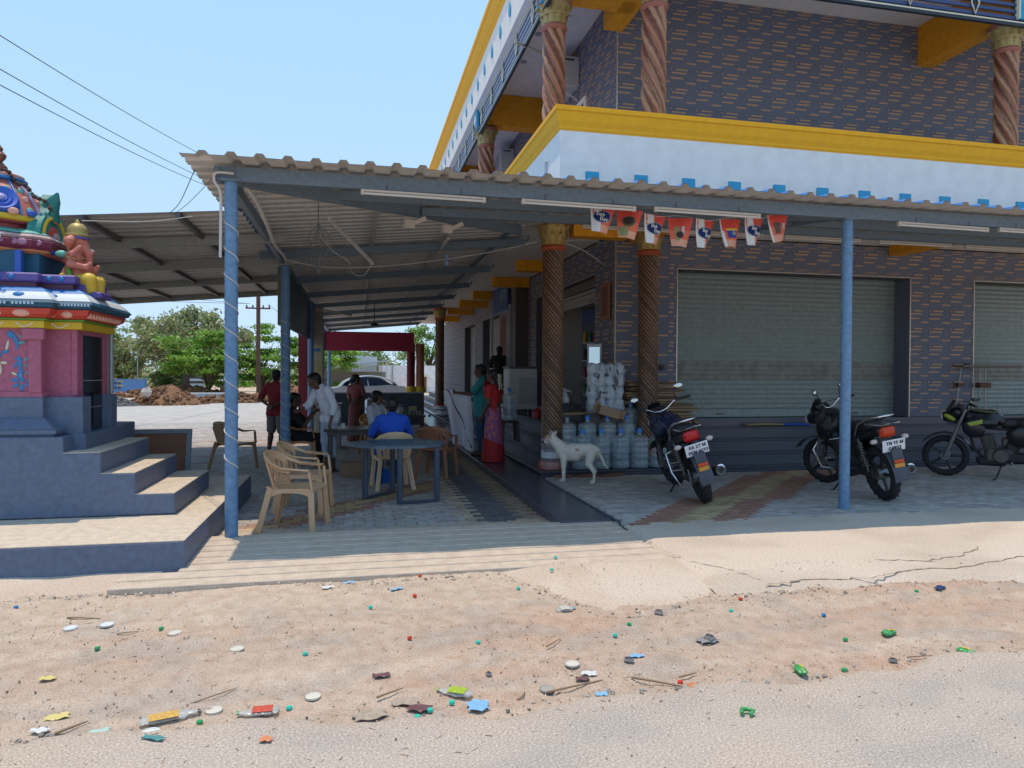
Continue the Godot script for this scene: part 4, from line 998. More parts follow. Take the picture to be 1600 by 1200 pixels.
func background() -> void:
	var grey_green := [Color(0.30, 0.35, 0.15), Color(0.38, 0.41, 0.20), Color(0.18, 0.23, 0.10), Color(0.36, 0.34, 0.20)]
	var bright := [Color(0.16, 0.33, 0.03), Color(0.22, 0.42, 0.05), Color(0.10, 0.23, 0.025), Color(0.28, 0.40, 0.08)]
	var dark := [Color(0.10, 0.16, 0.055), Color(0.14, 0.20, 0.07), Color(0.17, 0.17, 0.09)]
	tree("rain_tree", "big grey green spreading tree behind the earth mounds", Vector3(-13.8, 0, -64), 6.9, Vector3(4.6, 0, 3.4), grey_green, 17000, 0.19, false, 3, "", 0.5, 0.28)
	tree("rain_tree", "tall yellowish green tree beside the big spreading tree", Vector3(-19.5, 0, -66), 5.6, Vector3(2.3, 0, 2.2), bright.slice(0, 1) + grey_green, 4000, 0.15, false, 8, "", 0.25, 0.15)
	tree("shade_tree", "bright green layered tree behind the brown pole", Vector3(-6.2, 0, -49.5), 4.7, Vector3(3.0, 0, 2.2), bright, 12000, 0.12, true, 5, "", 0.16, 0.10)
	tree("shade_tree", "bright green layered tree in front of the big tree", Vector3(-9.6, 0, -50.5), 4.6, Vector3(3.0, 0, 2.2), bright, 12000, 0.12, true, 6, "", 0.16, 0.10)
	tree("shade_tree", "bright green layered tree beside the maroon pillar", Vector3(-2.6, 0, -50), 4.7, Vector3(2.7, 0, 2.2), bright, 10000, 0.12, true, 7, "", 0.16, 0.10)
	tree("dark_tree", "dark bushy tree behind the low blue wall", Vector3(-22.6, 0, -70), 4.8, Vector3(2.6, 0, 2.2), dark, 4000, 0.16, false, 15, "", 0.3, 0.15)
	tree("dark_tree", "round bush beside the end of the low blue wall", Vector3(-15.9, 0, -66), 2.6, Vector3(1.7, 0, 1.4), dark + bright.slice(0, 1), 2600, 0.13, false, 16, "", 0.2, 0.05)
	palm("palm behind the low blue wall", Vector3(-24.0, 0, -72), 4.6, 2, "palms beyond the yard")
	palm("palm behind the low blue wall", Vector3(-21.5, 0, -76), 4.4, 4, "palms beyond the yard")
	palm("palm behind the far tin shed", Vector3(-1.2, 0, -95), 5.2, 5, "palms beyond the yard")
	palm("palm behind the far tin shed", Vector3(0.6, 0, -98), 5.0, 6, "palms beyond the yard")
	tree("far_tree", "distant hazy tree above the tin shed roof", Vector3(2.6, 0, -105), 5.2, Vector3(5.5, 0, 3.0), dark + bright, 4000, 0.22, false, 21, "", 0.3, 0.15)
	tree("far_tree", "distant tree behind the white building", Vector3(9.4, 0, -92), 8.0, Vector3(4.0, 0, 3.0), dark + bright, 4000, 0.2, false, 22, "", 0.3, 0.3)
	tree("far_tree", "leafy tree behind the posts of the side canopy", Vector3(-2.4, 0, -80), 5.2, Vector3(3.2, 0, 2.0), bright, 4000, 0.16, false, 23, "", 0.3, 0.1)
	# scrub along the horizon
	var g := RandomNumberGenerator.new(); g.seed = 90
	var sc := MB.new(); sc.tinted = true
	for i in 16000:
		var x := g.randf_range(-70, 40); var z := g.randf_range(-125, -78)
		var y := absf(g.randfn()) * (0.9 + 0.7 * absf(sin(x * 0.35))) 
		var c: Color = (grey_green + dark)[g.randi() % 7]
		sc.col = c
		var n := Vector3(g.randfn(), g.randfn() + 0.7, g.randfn()).normalized(); var u := n.cross(Vector3(g.randfn(), g.randfn(), g.randfn())).normalized(); var w := n.cross(u)
		var p := Vector3(x, y, z); var s := g.randf_range(0.2, 0.45)
		sc.tri(p - u * s, p + w * s * 0.6, p + u * s, n, n, n); sc.tri(p - u * s, p + u * s, p - w * s * 0.6, n, n, n)
	var so := solo("scrub", sc, tint_mat("foliage"), "belt of far scrub along the horizon", "scrub")
	so.set_meta("kind", "stuff")
	# low blue wall with yellow marks
	var bw := thing("blue_wall", "low blue wall with yellow and dark painted squares across the yard", "wall", Vector3(-17.6, 0, -60.5))
	part(bw, "wall_body", MB.new().slab(-2.4, 1.5, -0.1, 0.95, -0.2, 0.2), mat("light_blue_wall", Color(0.12, 0.27, 0.55), 0.7, 0, "streak", 0.4))
	part(bw, "wall_coping", MB.new().slab(-2.45, 1.55, 0.95, 1.02, -0.24, 0.24), mat("light_blue_wall"))
	for i in 2:
		for j in 2:
			part(bw, "dark_square", MB.new().slab(-0.75 + 0.28 * i, -0.55 + 0.28 * i, 0.25 + 0.35 * j, 0.45 + 0.35 * j, 0.2, 0.215), mat("navy_bar"))
		part(bw, "yellow_mark", MB.new().slab(-0.5, -0.1, 0.47 + 0.33 * i, 0.56 + 0.33 * i, 0.2, 0.21), mat("lemon_paint"))
	solo("lamp_post", MB.new().cyl(Vector3.ZERO, Vector3(0, 4.0, 0), 0.06, 0.05, 8).bar(Vector3(-0.4, 4.0, 0), Vector3(0.4, 4.0, 0), 0.08, 0.06), mat("galvanised"), "thin pale post rising behind the blue wall", "post", at(-17.4, 0, -63))
	for q in [["band_painted_trunk", -12.9, -63], ["band_painted_trunk", -10.2, -61]]:
		var bp := thing("banded_post", "dark stump with two white painted bands before the trees", "post", Vector3(q[1], 0, q[2]), 0.0, "banded posts before the trees")
		part(bp, "stump", MB.new().cyl(Vector3.ZERO, Vector3(0, 1.2, 0), 0.55, 0.5, 10), mat("bark"))
		for y in [0.45, 0.85]: part(bp, "white_band", MB.new().cyl(Vector3(0, y, 0), Vector3(0, y + 0.2, 0), 0.57, 0.56, 10), mat("milk_paint"))
	# heaps of gravel and earth
	mound("gravel_heap", "grey gravel heap beside the brown earth mound", Vector3(-11.3, 0, -36.4), 1.35, 1.1, 0.55, mat("gravel", Color(0.25, 0.24, 0.23), 0.95, 0, "grit", 1.5), 31, 700, 0.06)
	var soil := mat("red_soil", Color(0.33, 0.175, 0.095), 1.0, 0, "earth", 0.8, "grit", 1.4)
	mound("earth_mound", "large brown earth mound beside the grey gravel heap", Vector3(-9.1, 0, -37.8), 1.9, 1.6, 0.95, soil, 32, 260, 0.10)
	mound("earth_mound", "low earth ridge before the layered trees", Vector3(-6.4, 0, -40.0), 2.3, 1.2, 0.55, soil, 33, 260, 0.12)
	mound("earth_mound", "earth heap at the foot of the brown utility pole", Vector3(-4.0, 0, -43.8), 2.4, 1.5, 0.9, soil, 34, 300, 0.16)
	mound("earth_mound", "far earth bank behind the large brown mound", Vector3(-11.5, 0, -50.5), 4.5, 1.5, 0.75, soil, 35, 200, 0.14)
	solo("concrete_channel", MB.new().slab(-1.7, 1.7, -0.1, 0.42, -0.5, 0.5, 0.03), mat("pale_slab", Color(0.36, 0.40, 0.45), 0.8, 0, "streak", 0.5), "grey concrete slab lying between the earth mounds", "slab", at(-7.9, 0, -43.5, 0.1))
	solo("boulder", MB.new().add(stone_mesh()), mat("pale_stone", Color(0.55, 0.47, 0.40), 0.9), "pale boulder lying on the large brown earth mound", "boulder", at(-9.7, 0.65, -36.6, 0.3, Vector3(0.28, 0.36, 0.25)))
	# utility poles and wires
	var rust := mat("rusty_steel", Color(0.16, 0.075, 0.05), 0.8, 0.2, "streak", 1.0)
	for q in [[Vector3(-5.8, 0, -45.4), 13.4, "brown steel utility pole standing beside the earth heap"], [Vector3(-2.8, 0, -100), 9.0, "far utility pole beyond the tin shed"]]:
		var up := thing("utility_pole", q[2], "utility pole", q[0])
		part(up, "mast", MB.new().bar(Vector3.ZERO, Vector3(0, q[1], 0), 0.22, 0.22, 0.02, Vector3(0, 0, 1)), rust)
		for y in [5.5, 7.4]:
			var arm := part(up, "crossarm", MB.new().bar(Vector3(-0.72, y, 0.12), Vector3(0.72, y, 0.12), 0.08, 0.09), rust)
			for x in [-0.65, -0.3, 0.3, 0.65]: part(arm, "insulator", MB.new().cyl(Vector3(x, y + 0.04, 0.12), Vector3(x, y + 0.20, 0.12), 0.05, 0.035, 8), mat("brown_box"))
	var op := thing("utility_pole", "near utility pole carrying the wires above the shrine", "utility pole", Vector3(-8.08, 0, -17.3))
	part(op, "mast", MB.new().bar(Vector3.ZERO, Vector3(0, 9.4, 0), 0.2, 0.2, 0.02, Vector3(0, 0, 1)), rust)
	part(op, "crossarm", MB.new().bar(Vector3(-0.6, 8.5, 0.1), Vector3(0.6, 8.5, 0.1), 0.08, 0.09), rust)
	var wm := mat("black_cable", Color(0.02, 0.02, 0.025), 0.6)
	for w in [[Vector3(-8.05, 9.18, -17.26), Vector3(-6.1, 13.3, -45.3), 0.25], [Vector3(-8.08, 8.45, -17.26), Vector3(-5.9, 12.1, -45.3), 0.3], [Vector3(-8.1, 8.09, -17.26), Vector3(-5.7, 11.8, -45.3), 0.3], [Vector3(-6.0, 5.6, -43.3), Vector3(-40, 9.5, -60), 0.7], [Vector3(-6.1, 5.6, -43.3), Vector3(-42, 11.5, -60), 0.7], [Vector3(-5.0, 5.6, -43.3), Vector3(0.8, 5.0, -100), 1.2], [Vector3(-4.9, 7.4, -43.3), Vector3(-2.1, 7.4, -100), 1.2]]:
		var pts := []
		for i in 21:
			var u := i / 20.0
			pts.append(w[0].lerp(w[1], u) - Vector3.UP * w[2] * 4.0 * u * (1 - u))
		solo("overhead_wire", MB.new().tube(pts, 0.012, 5), wm, "thin overhead wire strung from the utility pole", "wire", Transform3D(), "overhead wires")
	# the far yard: shed, white building, car
	var shed := thing("tin_shed", "open tin shed with a sloping roof behind the silver car", "shed", Vector3(-1.2, 0, -58))
	part(shed, "shed_roof", MB.new().bar(Vector3(-2.3, 1.75, 1.5), Vector3(3.6, 2.55, 1.5), 4.0, 0.08), mat("pale_roofing", Color(0.42, 0.46, 0.50), 0.5, 0.1))
	var ribs := MB.new()
	for i in 40: ribs.bar(Vector3(-2.2 + 0.14 * i, 0, 0), Vector3(-2.2 + 0.14 * i, 1.75 + 0.015 * i, 0), 0.06, 0.03, 0.0, Vector3(0, 0, 1))
	part(shed, "shed_wall", MB.new().slab(-2.3, 3.6, 0, 1.7, -0.05, -0.02), mat("tin_wall", Color(0.30, 0.29, 0.25), 0.6))
	part(shed, "wall_ribs", ribs, mat("tin_wall"))
	for x in [-2.2, 3.5]: part(shed, "shed_post", MB.new().bar(Vector3(x, 0, 3.2), Vector3(x, 1.85 + 0.12 * (x + 2.3), 3.2), 0.12, 0.12), mat("milk_paint"))
	var wb := thing("white_building", "long white single storey building beyond the shop", "building", Vector3(5.0, 0, -60))
	part(wb, "wall", MB.new().slab(-3.0, 6.0, -0.5, 2.25, -4, 0), mat("whitewash", Color(0.88, 0.87, 0.88), 0.85, 0, "streak", 0.2))
	part(wb, "stair_head", MB.new().slab(-5.4, -3.2, 1.5, 3.0, -5, -2), mat("pale_grey_wall", Color(0.50, 0.54, 0.57), 0.85))
	part(wb, "chimney_block", MB.new().slab(-5.6, -4.4, 3.0, 4.2, -5, -3), mat("pale_grey_wall"))
	part(wb, "door", MB.new().slab(0.2, 0.85, 0, 1.3, 0, 0.05), mat("brown_ply", Color(0.20, 0.09, 0.045), 0.8, 0, "streak", 2.0))
	part(wb, "porch", MB.new().slab(-0.7, 0.9, 1.3, 1.5, 0, 0.5), mat("cream_paint"))
	part(wb, "downpipe", MB.new().cyl(Vector3(-2.0, 0, 0.06), Vector3(-2.0, 2.2, 0.06), 0.05, 0.05, 8), mat("galvanised"))
	car()

func car() -> void:
	var t := thing("silver_car", "silver sedan parked beyond the striped counter", "car", Vector3(0.35, 0.0, -37.5), PI / 2 + 0.12)
	var body := mat("silver_paint", Color(0.42, 0.43, 0.45), 0.3, 0.5)
	# local: forward is -z, length 4.3
	var side := PackedVector2Array([Vector2(-2.12, 0.35), Vector2(-2.15, 0.62), Vector2(-1.95, 0.80), Vector2(-1.15, 0.92), Vector2(1.55, 0.98), Vector2(2.05, 0.95), Vector2(2.15, 0.70), Vector2(2.10, 0.35), Vector2(1.70, 0.30), Vector2(1.62, 0.50), Vector2(1.35, 0.62), Vector2(1.05, 0.50), Vector2(0.98, 0.28), Vector2(-1.02, 0.28), Vector2(-1.1, 0.50), Vector2(-1.36, 0.62), Vector2(-1.62, 0.50), Vector2(-1.72, 0.30)])
	var sx := Transform3D(Basis(Vector3(0, 0, 1), Vector3.UP, Vector3(-1, 0, 0)), Vector3(0.84, 0, 0))
	part(t, "body", MB.new().prism(side, 1.68, sx), body)
	var roofp := []
	for i in 13:
		var u := i / 12.0
		var z := lerpf(-1.2, 1.75, u)
		var y := 0.92 + 0.54 * pow(sin(PI * clampf(u, 0, 1)), 0.55)
		roofp.append([Vector3(-0.74 + 0.1 * sin(PI * u), y - 0.03, z), Vector3(-0.45, y, z), Vector3(0.45, y, z), Vector3(0.74 - 0.1 * sin(PI * u), y - 0.03, z)])
	part(t, "roof", MB.new().shell(roofp, 0.03), body)
	var gl := mat("dark_glass")
	for s in [-1.0, 1.0]:
		var w := PackedVector2Array()
		for q in [[-1.0, 0.95], [-0.55, 1.30], [0.1, 1.40], [0.8, 1.36], [1.45, 1.0]]: w.append(Vector2(q[0], q[1]))
		part(t, "side_window", MB.new().prism(w, 0.02, Transform3D(Basis(Vector3(0, 0, 1), Vector3.UP, Vector3(-1, 0, 0)), Vector3(s * 0.73 + 0.01, 0, 0))), gl)
		part(t, "window_pillar", MB.new().bar(Vector3(s * 0.75, 0.95, 0.2), Vector3(s * 0.70, 1.40, 0.15), 0.06, 0.03), body)
		part(t, "headlight", MB.new().box(Vector3(s * 0.6, 0.70, -2.08), Vector3(0.35, 0.16, 0.14), Basis(), 0.03), mat("opal_glass"))
		part(t, "tail_light", MB.new().box(Vector3(s * 0.62, 0.80, 2.08), Vector3(0.34, 0.16, 0.12), Basis(), 0.03), mat("lamp_red", Color(0.50, 0.01, 0.015), 0.2))
		part(t, "mirror", MB.new().ell(Vector3(s * 0.92, 1.0, -0.75), Vector3(0.1, 0.07, 0.06)), body)
		for z in [-1.36, 1.35]:
			var wh := part(t, "wheel", MB.new().cyl(Vector3(s * 0.66, 0.30, z), Vector3(s * 0.85, 0.30, z), 0.30, 0.30, 20), mat("tyre_rubber", Color(0.022, 0.022, 0.024), 0.85))
			part(wh, "rim", MB.new().cyl(Vector3(s * 0.80, 0.30, z), Vector3(s * 0.86, 0.30, z), 0.2, 0.18, 14), mat("alloy", Color(0.45, 0.45, 0.46), 0.35, 0.7))

# ---------------------------------------------------------------- tables, chairs, counters
var chair0: Node3D
func plastic_chair(label: String, m: Material, xf: Transform3D, group := "plastic armchairs round the tables") -> Node3D:
	if chair0:
		var c := copy(chair0, xf, label, group)
		for o in c.get_children(): o.material_override = m
		return c
	var t := thing("plastic_chair", label, "chair", Vector3.ZERO, 0.0, group)
	chair0 = t
	# faces +z; seat 0.43 high
	var rows := []
	for i in 9:
		var r := []
		var z := lerpf(-0.23, 0.25, i / 8.0)
		for j in 9:
			var x := lerpf(-1, 1, j / 8.0) * lerpf(0.20, 0.235, i / 8.0)
			r.append(Vector3(x, 0.425 + 0.012 * pow(absf(x) / 0.22, 2) + 0.012 * (i / 8.0) - (0.02 if i == 8 else 0.0) + (0.03 if i == 0 else 0.0), z))
		rows.append(r)
	rows.reverse()
	part(t, "seat", MB.new().shell(rows, 0.022), m)
	# back panel with slots, curved round the sitter
	var bk := MB.new()
	for s in 7:
		var a := lerpf(-0.62, 0.62, s / 6.0)
		var w := 0.058 if s in [0, 6] else 0.05 if s in [1, 5] else 0.085
		var col := []
		for i in 7:
			var u := i / 6.0
			var rad := lerpf(0.215, 0.275, u)
			var y := lerpf(0.43, 0.80 - 0.10 * pow(absf(a) / 0.62, 2.2), u)
			var z := -0.20 - 0.10 * u + 0.10 * pow(absf(a) / 0.62, 2.0) * (0.6 + 0.4 * u)
			var x := rad * a * 1.42
			col.append([Vector3(x - w / 2, y, z), Vector3(x + w / 2, y, z)])
		bk.shell(col, 0.014)
	bk.tube([Vector3(-0.20, 0.44, -0.14), Vector3(-0.10, 0.44, -0.20), Vector3(0.10, 0.44, -0.20), Vector3(0.20, 0.44, -0.14)], 0.018, 6)
	for y in [0.60, 0.755]:
		var band := []
		for j in 11:
			var a := lerpf(-0.62, 0.62, j / 10.0)
			var u: float = (y - 0.43) / 0.37
			band.append([Vector3(lerpf(0.215, 0.275, u) * a * 1.42, y - 0.10 * pow(absf(a) / 0.62, 2.2) * u - 0.03, -0.205 - 0.10 * u + 0.10 * pow(absf(a) / 0.62, 2.0)), Vector3(lerpf(0.215, 0.275, u) * a * 1.42, y - 0.10 * pow(absf(a) / 0.62, 2.2) * u + 0.03, -0.205 - 0.10 * u + 0.10 * pow(absf(a) / 0.62, 2.0))])
		bk.shell(band, 0.014)
	part(t, "backrest", bk, m)
	# top rail flowing into the arms
	var path := []
	for p in [[0.265, 0.625, 0.21], [0.275, 0.635, 0.08], [0.285, 0.65, -0.06], [0.27, 0.70, -0.17], [0.21, 0.765, -0.255], [0.11, 0.80, -0.30], [0.0, 0.81, -0.315]]: path.append(Vector3(p[0], p[1], p[2]))
	for s in [-1.0, 1.0]:
		var rw := []
		for i in path.size():
			var p: Vector3 = path[i]
			var q := Vector3(p.x * s, p.y, p.z)
			var flat := clampf(1.0 - i / 4.0, 0, 1)
			var inn := Vector3(-s * lerpf(0.004, 0.052, flat), -0.045 * (1 - flat), 0)
			rw.append([q, q + inn] if s > 0 else [q + inn, q])
		part(t, "arm_rail", MB.new().shell(rw, 0.018), m)
		part(t, "arm_post", MB.new().bar(Vector3(s * 0.245, 0.62, 0.215), Vector3(s * 0.232, 0.42, 0.245), 0.045, 0.022, 0.004, Vector3(0, 0, 1)), m)
		for zz in [0.225, -0.20]:
			var lg := MB.new()
			var topx := 0.222 if zz > 0 else 0.205
			var fx := 0.262; var fz: float = zz * (1.12 if zz > 0 else 1.5)
			for q in [[0.0, 0.026, 0.058, 0.0], [1.0, 0.058, 0.02, 0.0]]:
				var dx: float = q[0]
				lg.bar(Vector3(s * (topx - dx * 0.014), 0.43, zz - signf(zz) * dx * 0.0), Vector3(s * (fx - dx * 0.01), 0.0, fz), q[1], q[2], 0.004, Vector3(0, 0, 1))
			part(t, "leg", lg, m)
	for s in [-1.0, 1.0]:
		var ap := []
		for i in 7:
			var u := i / 6.0
			var z := lerpf(-0.20, 0.23, u)
			var x: float = s * lerpf(0.205, 0.225, u)
			ap.append([Vector3(x, 0.43, z), Vector3(x + s * 0.006, 0.43 - 0.03 - 0.05 * pow(absf(u - 0.5) * 2, 3), z)])
		part(t, "apron", MB.new().shell(ap, 0.012 * -s), m)
	t.transform = xf
	return t

func furniture() -> void:
	var tan := mat("tan_plastic", Color(0.74, 0.45, 0.25), 0.42, 0, "fine", 2.0)
	var wood := mat("brown_plastic", Color(0.30, 0.13, 0.07), 0.4)
	var orange := mat("amber_plastic", Color(0.52, 0.24, 0.08), 0.42)
	var pale := mat("pale_tan_plastic", Color(0.70, 0.50, 0.31), 0.42)
	var khaki := mat("khaki_plastic", Color(0.34, 0.20, 0.11), 0.5)
	plastic_chair("tan plastic armchair standing beside the first blue post", tan, at(-0.60, 0.03, -7.62, PI / 2 - 0.25))
	plastic_chair("tan plastic armchair behind another, close to the wired post", tan, at(-0.58, 0.03, -8.62, PI / 2 - 0.2))
	plastic_chair("pale tan plastic chair occupied by the man in blue", pale, at(0.50, 0.03, -10.05, PI + 0.12))
	plastic_chair("dark brown plastic chair, empty, next to the man in blue", wood, at(1.24, 0.03, -11.0, PI - 0.45))
	plastic_chair("khaki plastic chair alone beyond the shrine steps", khaki, at(-1.98, 0.03, -12.5, PI / 2 + 0.9))
	plastic_chair("amber plastic chair under the person in black", orange, at(-0.95, 0.03, -12.75, PI / 2 + 0.1))
	plastic_chair("amber plastic chair far behind the dark table", orange, at(0.36, 0.03, -14.2, 0.2))
	# oval blue table
	var t := thing("oval_table", "blue grey oval plastic table with a scalloped edge on four legs", "table", Vector3(0.53, 0.03, -9.15), 0.0)
	var bl := mat("slate_plastic", Color(0.10, 0.16, 0.21), 0.35, 0, "blotch", 2.0)
	var dk := mat("dark_slate_plastic", Color(0.045, 0.062, 0.095), 0.4)
	var pr := []
	var rim := []
	for i in 48:
		var a := TAU * i / 48
		var k := 1.0 + 0.022 * cos(a * 12)
		rim.append(Vector2(cos(a) * 0.60 * k, sin(a) * 0.48 * k))
	var poly := PackedVector2Array(rim)
	part(t, "table_top", MB.new().prism(poly, 0.035, Transform3D(Basis(Vector3.RIGHT, -PI / 2), Vector3(0, 0.69, 0))), bl)
	var ridge := MB.new()
	for q in [0.35, 0.62, 0.86]:
		var pts := []
		for i in 36: pts.append(Vector3(cos(TAU * i / 36) * 0.60 * q, 0.726, sin(TAU * i / 36) * 0.48 * q))
		ridge.tube(pts, 0.006, 5, false, true)
	part(t, "top_ridges", ridge, bl)
	var feet := [Vector3(-0.44, 0, -0.02), Vector3(0.0, 0, 0.50), Vector3(0.50, 0, 0.40), Vector3(-0.05, 0, -0.55)]
	for f in feet:
		part(t, "leg", MB.new().box(Vector3(f.x * 0.93, 0.35, f.z * 0.8), Vector3(0.066, 0.69, 0.05), Basis(Vector3.UP, 0.3), 0.012), dk)
	for q in [[0, 3], [1, 2]]:
		part(t, "foot_bar", MB.new().bar(Vector3(feet[q[0]].x * 0.93, 0.02, feet[q[0]].z * 0.8), Vector3(feet[q[1]].x * 0.93, 0.02, feet[q[1]].z * 0.8), 0.05, 0.035, 0.008), dk)
	# dark table of the seated men
	var d := thing("dark_table", "dark rectangular plastic table between the seated men", "table", Vector3(0.05, 0.03, -12.05))
	var black := mat("charcoal_plastic", Color(0.05, 0.048, 0.048), 0.3)
	part(d, "table_top", MB.new().slab(-0.55, 0.62, 0.66, 0.70, -0.42, 0.42, 0.012), black)
	part(d, "table_apron", MB.new().slab(-0.50, 0.57, 0.60, 0.66, -0.37, 0.37), black)
	for x in [-0.45, 0.52]:
		for z in [-0.34, 0.34]: part(d, "leg", MB.new().slab(x - 0.04, x + 0.04, 0, 0.60, z - 0.04, z + 0.04, 0.01), black)
	var cupm := mat("paper_cup", Color(0.68, 0.67, 0.64), 0.8)
	solo("paper_cup", MB.new().lathe([Vector2(0.025, 0), Vector2(0.035, 0.085), Vector2(0.031, 0.084), Vector2(0.0, 0.03)], 14), cupm, "white paper cup standing on the dark table", "cup", at(-0.20, 0.731, -11.85))
	solo("paper_slip", MB.new().box(Vector3(0, 0.004, 0), Vector3(0.16, 0.006, 0.10)), cupm, "white folded paper lying on the dark table", "paper", at(0.12, 0.731, -11.8, 0.3))
	var carton := mat("cardboard", Color(0.34, 0.22, 0.13), 0.85, 0, "fine", 2.0)
	solo("cardboard_box", MB.new().slab(-0.19, 0.19, 0, 0.22, -0.15, 0.15, 0.004), carton, "small cardboard box on the floor under the dark table", "box", at(-0.02, 0.03, -11.3, 0.1))
	solo("blue_basin", MB.new().lathe([Vector2(0.0, 0.01), Vector2(0.15, 0.0), Vector2(0.21, 0.16), Vector2(0.225, 0.165), Vector2(0.20, 0.16), Vector2(0.145, 0.015), Vector2(0, 0.02)], 24), mat("blue_plastic", Color(0.012, 0.11, 0.42), 0.35), "bright blue plastic basin under the chair of the man in blue", "basin", at(0.42, 0.03, -10.62))
	# counters
	var wc := thing("white_counter", "pale grey cabinet counter behind the man in white", "counter", Vector3(-0.53, 0.03, -15.7))
	part(wc, "body", MB.new().slab(-0.24, 0.22, 0, 0.62, -0.25, 0.25, 0.01), mat("pale_laminate", Color(0.34, 0.35, 0.36), 0.6))
	part(wc, "upper_box", MB.new().slab(-0.24, 0.22, 0.63, 0.92, -0.25, 0.25, 0.01), mat("cream_laminate", Color(0.46, 0.43, 0.37), 0.6))
	part(wc, "top", MB.new().slab(-0.27, 0.25, 0.92, 0.95, -0.28, 0.28, 0.006), mat("charcoal_plastic"))
	var bc := thing("striped_counter", "long counter faced with dark vertical ribbed sheet at the tea stall", "counter", Vector3(0.46, 0.03, -20.9))
	var rb := mat("ribbed_sheet", Color(0.055, 0.075, 0.10), 0.4, 0.2)
	part(bc, "front_panel", MB.new().slab(-1.46, 1.46, 0.08, 1.0, -0.03, 0.0), rb)
	for i in 36: part(bc, "rib", MB.new().slab(-1.44 + 0.082 * i, -1.40 + 0.082 * i, 0.08, 1.0, 0.001, 0.022), rb)
	part(bc, "end_panel", MB.new().slab(1.40, 1.46, 0.08, 1.0, -0.6, -0.031), rb)
	part(bc, "counter_top", MB.new().slab(-1.5, 1.5, 1.0, 1.035, -0.62, 0.04, 0.006), mat("steel_top", Color(0.20, 0.20, 0.21), 0.4, 0.3))
	var bt := thing("tea_table", "brown wooden table with glasses beside the striped counter", "table", Vector3(1.25, 0.03, -17.2))
	var bw := mat("red_brown_wood", Color(0.14, 0.055, 0.035), 0.5, 0, "streak", 2.0)
	part(bt, "table_top", MB.new().slab(-0.42, 0.38, 0.56, 0.60, -0.3, 0.3, 0.006), bw)
	for x in [-0.36, 0.32]:
		for z in [-0.24, 0.24]: part(bt, "leg", MB.new().slab(x - 0.03, x + 0.03, 0, 0.56, z - 0.03, z + 0.03), bw)
	var steel := mat("stainless", Color(0.55, 0.55, 0.55), 0.25, 0.9)
	for i in 2:
		var u := thing("steel_urn", ["tall stainless steel urn with a lid at the tea stall", "shorter stainless steel urn beside the tall one"][i], "urn", Vector3(0.33 + 0.28 * i, 0.03, -17.9))
		part(u, "body", MB.new().lathe([Vector2(0, 0), Vector2(0.11, 0), Vector2(0.11, 0.92 - 0.03 * i), Vector2(0.09, 0.95 - 0.03 * i), Vector2(0, 0.96 - 0.03 * i)], 20), steel)
		part(u, "lid_knob", MB.new().cyl(Vector3(0, 0.95 - 0.03 * i, 0), Vector3(0, 1.0 - 0.03 * i, 0), 0.015), steel)
	var jar := thing("sweet_jar", "clear sweet jar with a blue lid on the tea table", "jar", Vector3(1.02, 0.631, -17.2))
	part(jar, "glass", MB.new().lathe([Vector2(0.0, 0), Vector2(0.11, 0), Vector2(0.12, 0.03), Vector2(0.12, 0.17), Vector2(0.09, 0.20)], 18), mat("milk_paint"))
	part(jar, "lid", MB.new().cyl(Vector3(0, 0.20, 0), Vector3(0, 0.25, 0), 0.095, 0.09, 18), mat("sky_plastic", Color(0.08, 0.25, 0.50), 0.4))
	solo("green_bottle", MB.new().lathe([Vector2(0, 0), Vector2(0.035, 0), Vector2(0.035, 0.11), Vector2(0.012, 0.15), Vector2(0.012, 0.18), Vector2(0, 0.18)], 12), mat("bottle_green", Color(0.02, 0.22, 0.08), 0.25), "small green bottle beside the sweet jar", "bottle", at(1.19, 0.631, -17.05))
	for i in 7:
		solo("tea_glass", MB.new().lathe([Vector2(0, 0), Vector2(0.028, 0), Vector2(0.036, 0.10), Vector2(0.032, 0.10), Vector2(0.025, 0.01)], 10), mat("dull_glass", Color(0.40, 0.40, 0.38), 0.2), "small tea glass standing on the tea table", "glass", at(1.27 + 0.085 * (i % 4), 0.631, -17.12 - 0.11 * (i / 4)), "tea glasses on the tea table")
	solo("biscuit_packet", MB.new().slab(-0.09, 0.09, 0, 0.2, -0.05, 0.05, 0.01), mat("foil_packet", Color(0.45, 0.36, 0.18), 0.4), "standing foil packet behind the tea glasses", "packet", at(1.36, 0.631, -17.35))
	# sheet panel, maroon pillar, poster pillar, banner
	var sp := thing("dark_sheet_screen", "dark ribbed sheet screen hung between the side posts", "screen", Vector3(-1.13, 0, 0))
	var dg := mat("dark_green_sheet", Color(0.035, 0.045, 0.045), 0.5, 0.2)
	var n := 26
	for i in n:
		var z0 := -12.2 - 7.4 * i / n; var z1 := -12.2 - 7.4 * (i + 1) / n
		var low := lerpf(2.42, 2.50, i / float(n))
		part(sp, "ribbed_strip", MB.new().slab(-0.05 - 0.02 * (i % 2), -0.03, low, 3.38, z1 + 0.004, z0), dg)
	part(sp, "edge_strip", MB.new().slab(-0.12, -0.07, 2.42, 3.38, -12.22, -12.12), mat("moss_steel", Color(0.15, 0.18, 0.09), 0.6))
	var maroon := mat("maroon_cloth", Color(0.19, 0.012, 0.028), 0.7, 0, "streak", 0.8)
	solo("maroon_pillar", MB.new().slab(-0.17, 0.17, 0, 3.3, -0.17, 0.17, 0.01), maroon, "maroon painted pillar behind the dark sheet screen", "pillar", at(-1.36, 0.0, -20.2))
	var pp := thing("poster_pillar", "pillar pasted with faded yellow posters at the side canopy", "pillar", Vector3(-0.98, 0, -19.2))
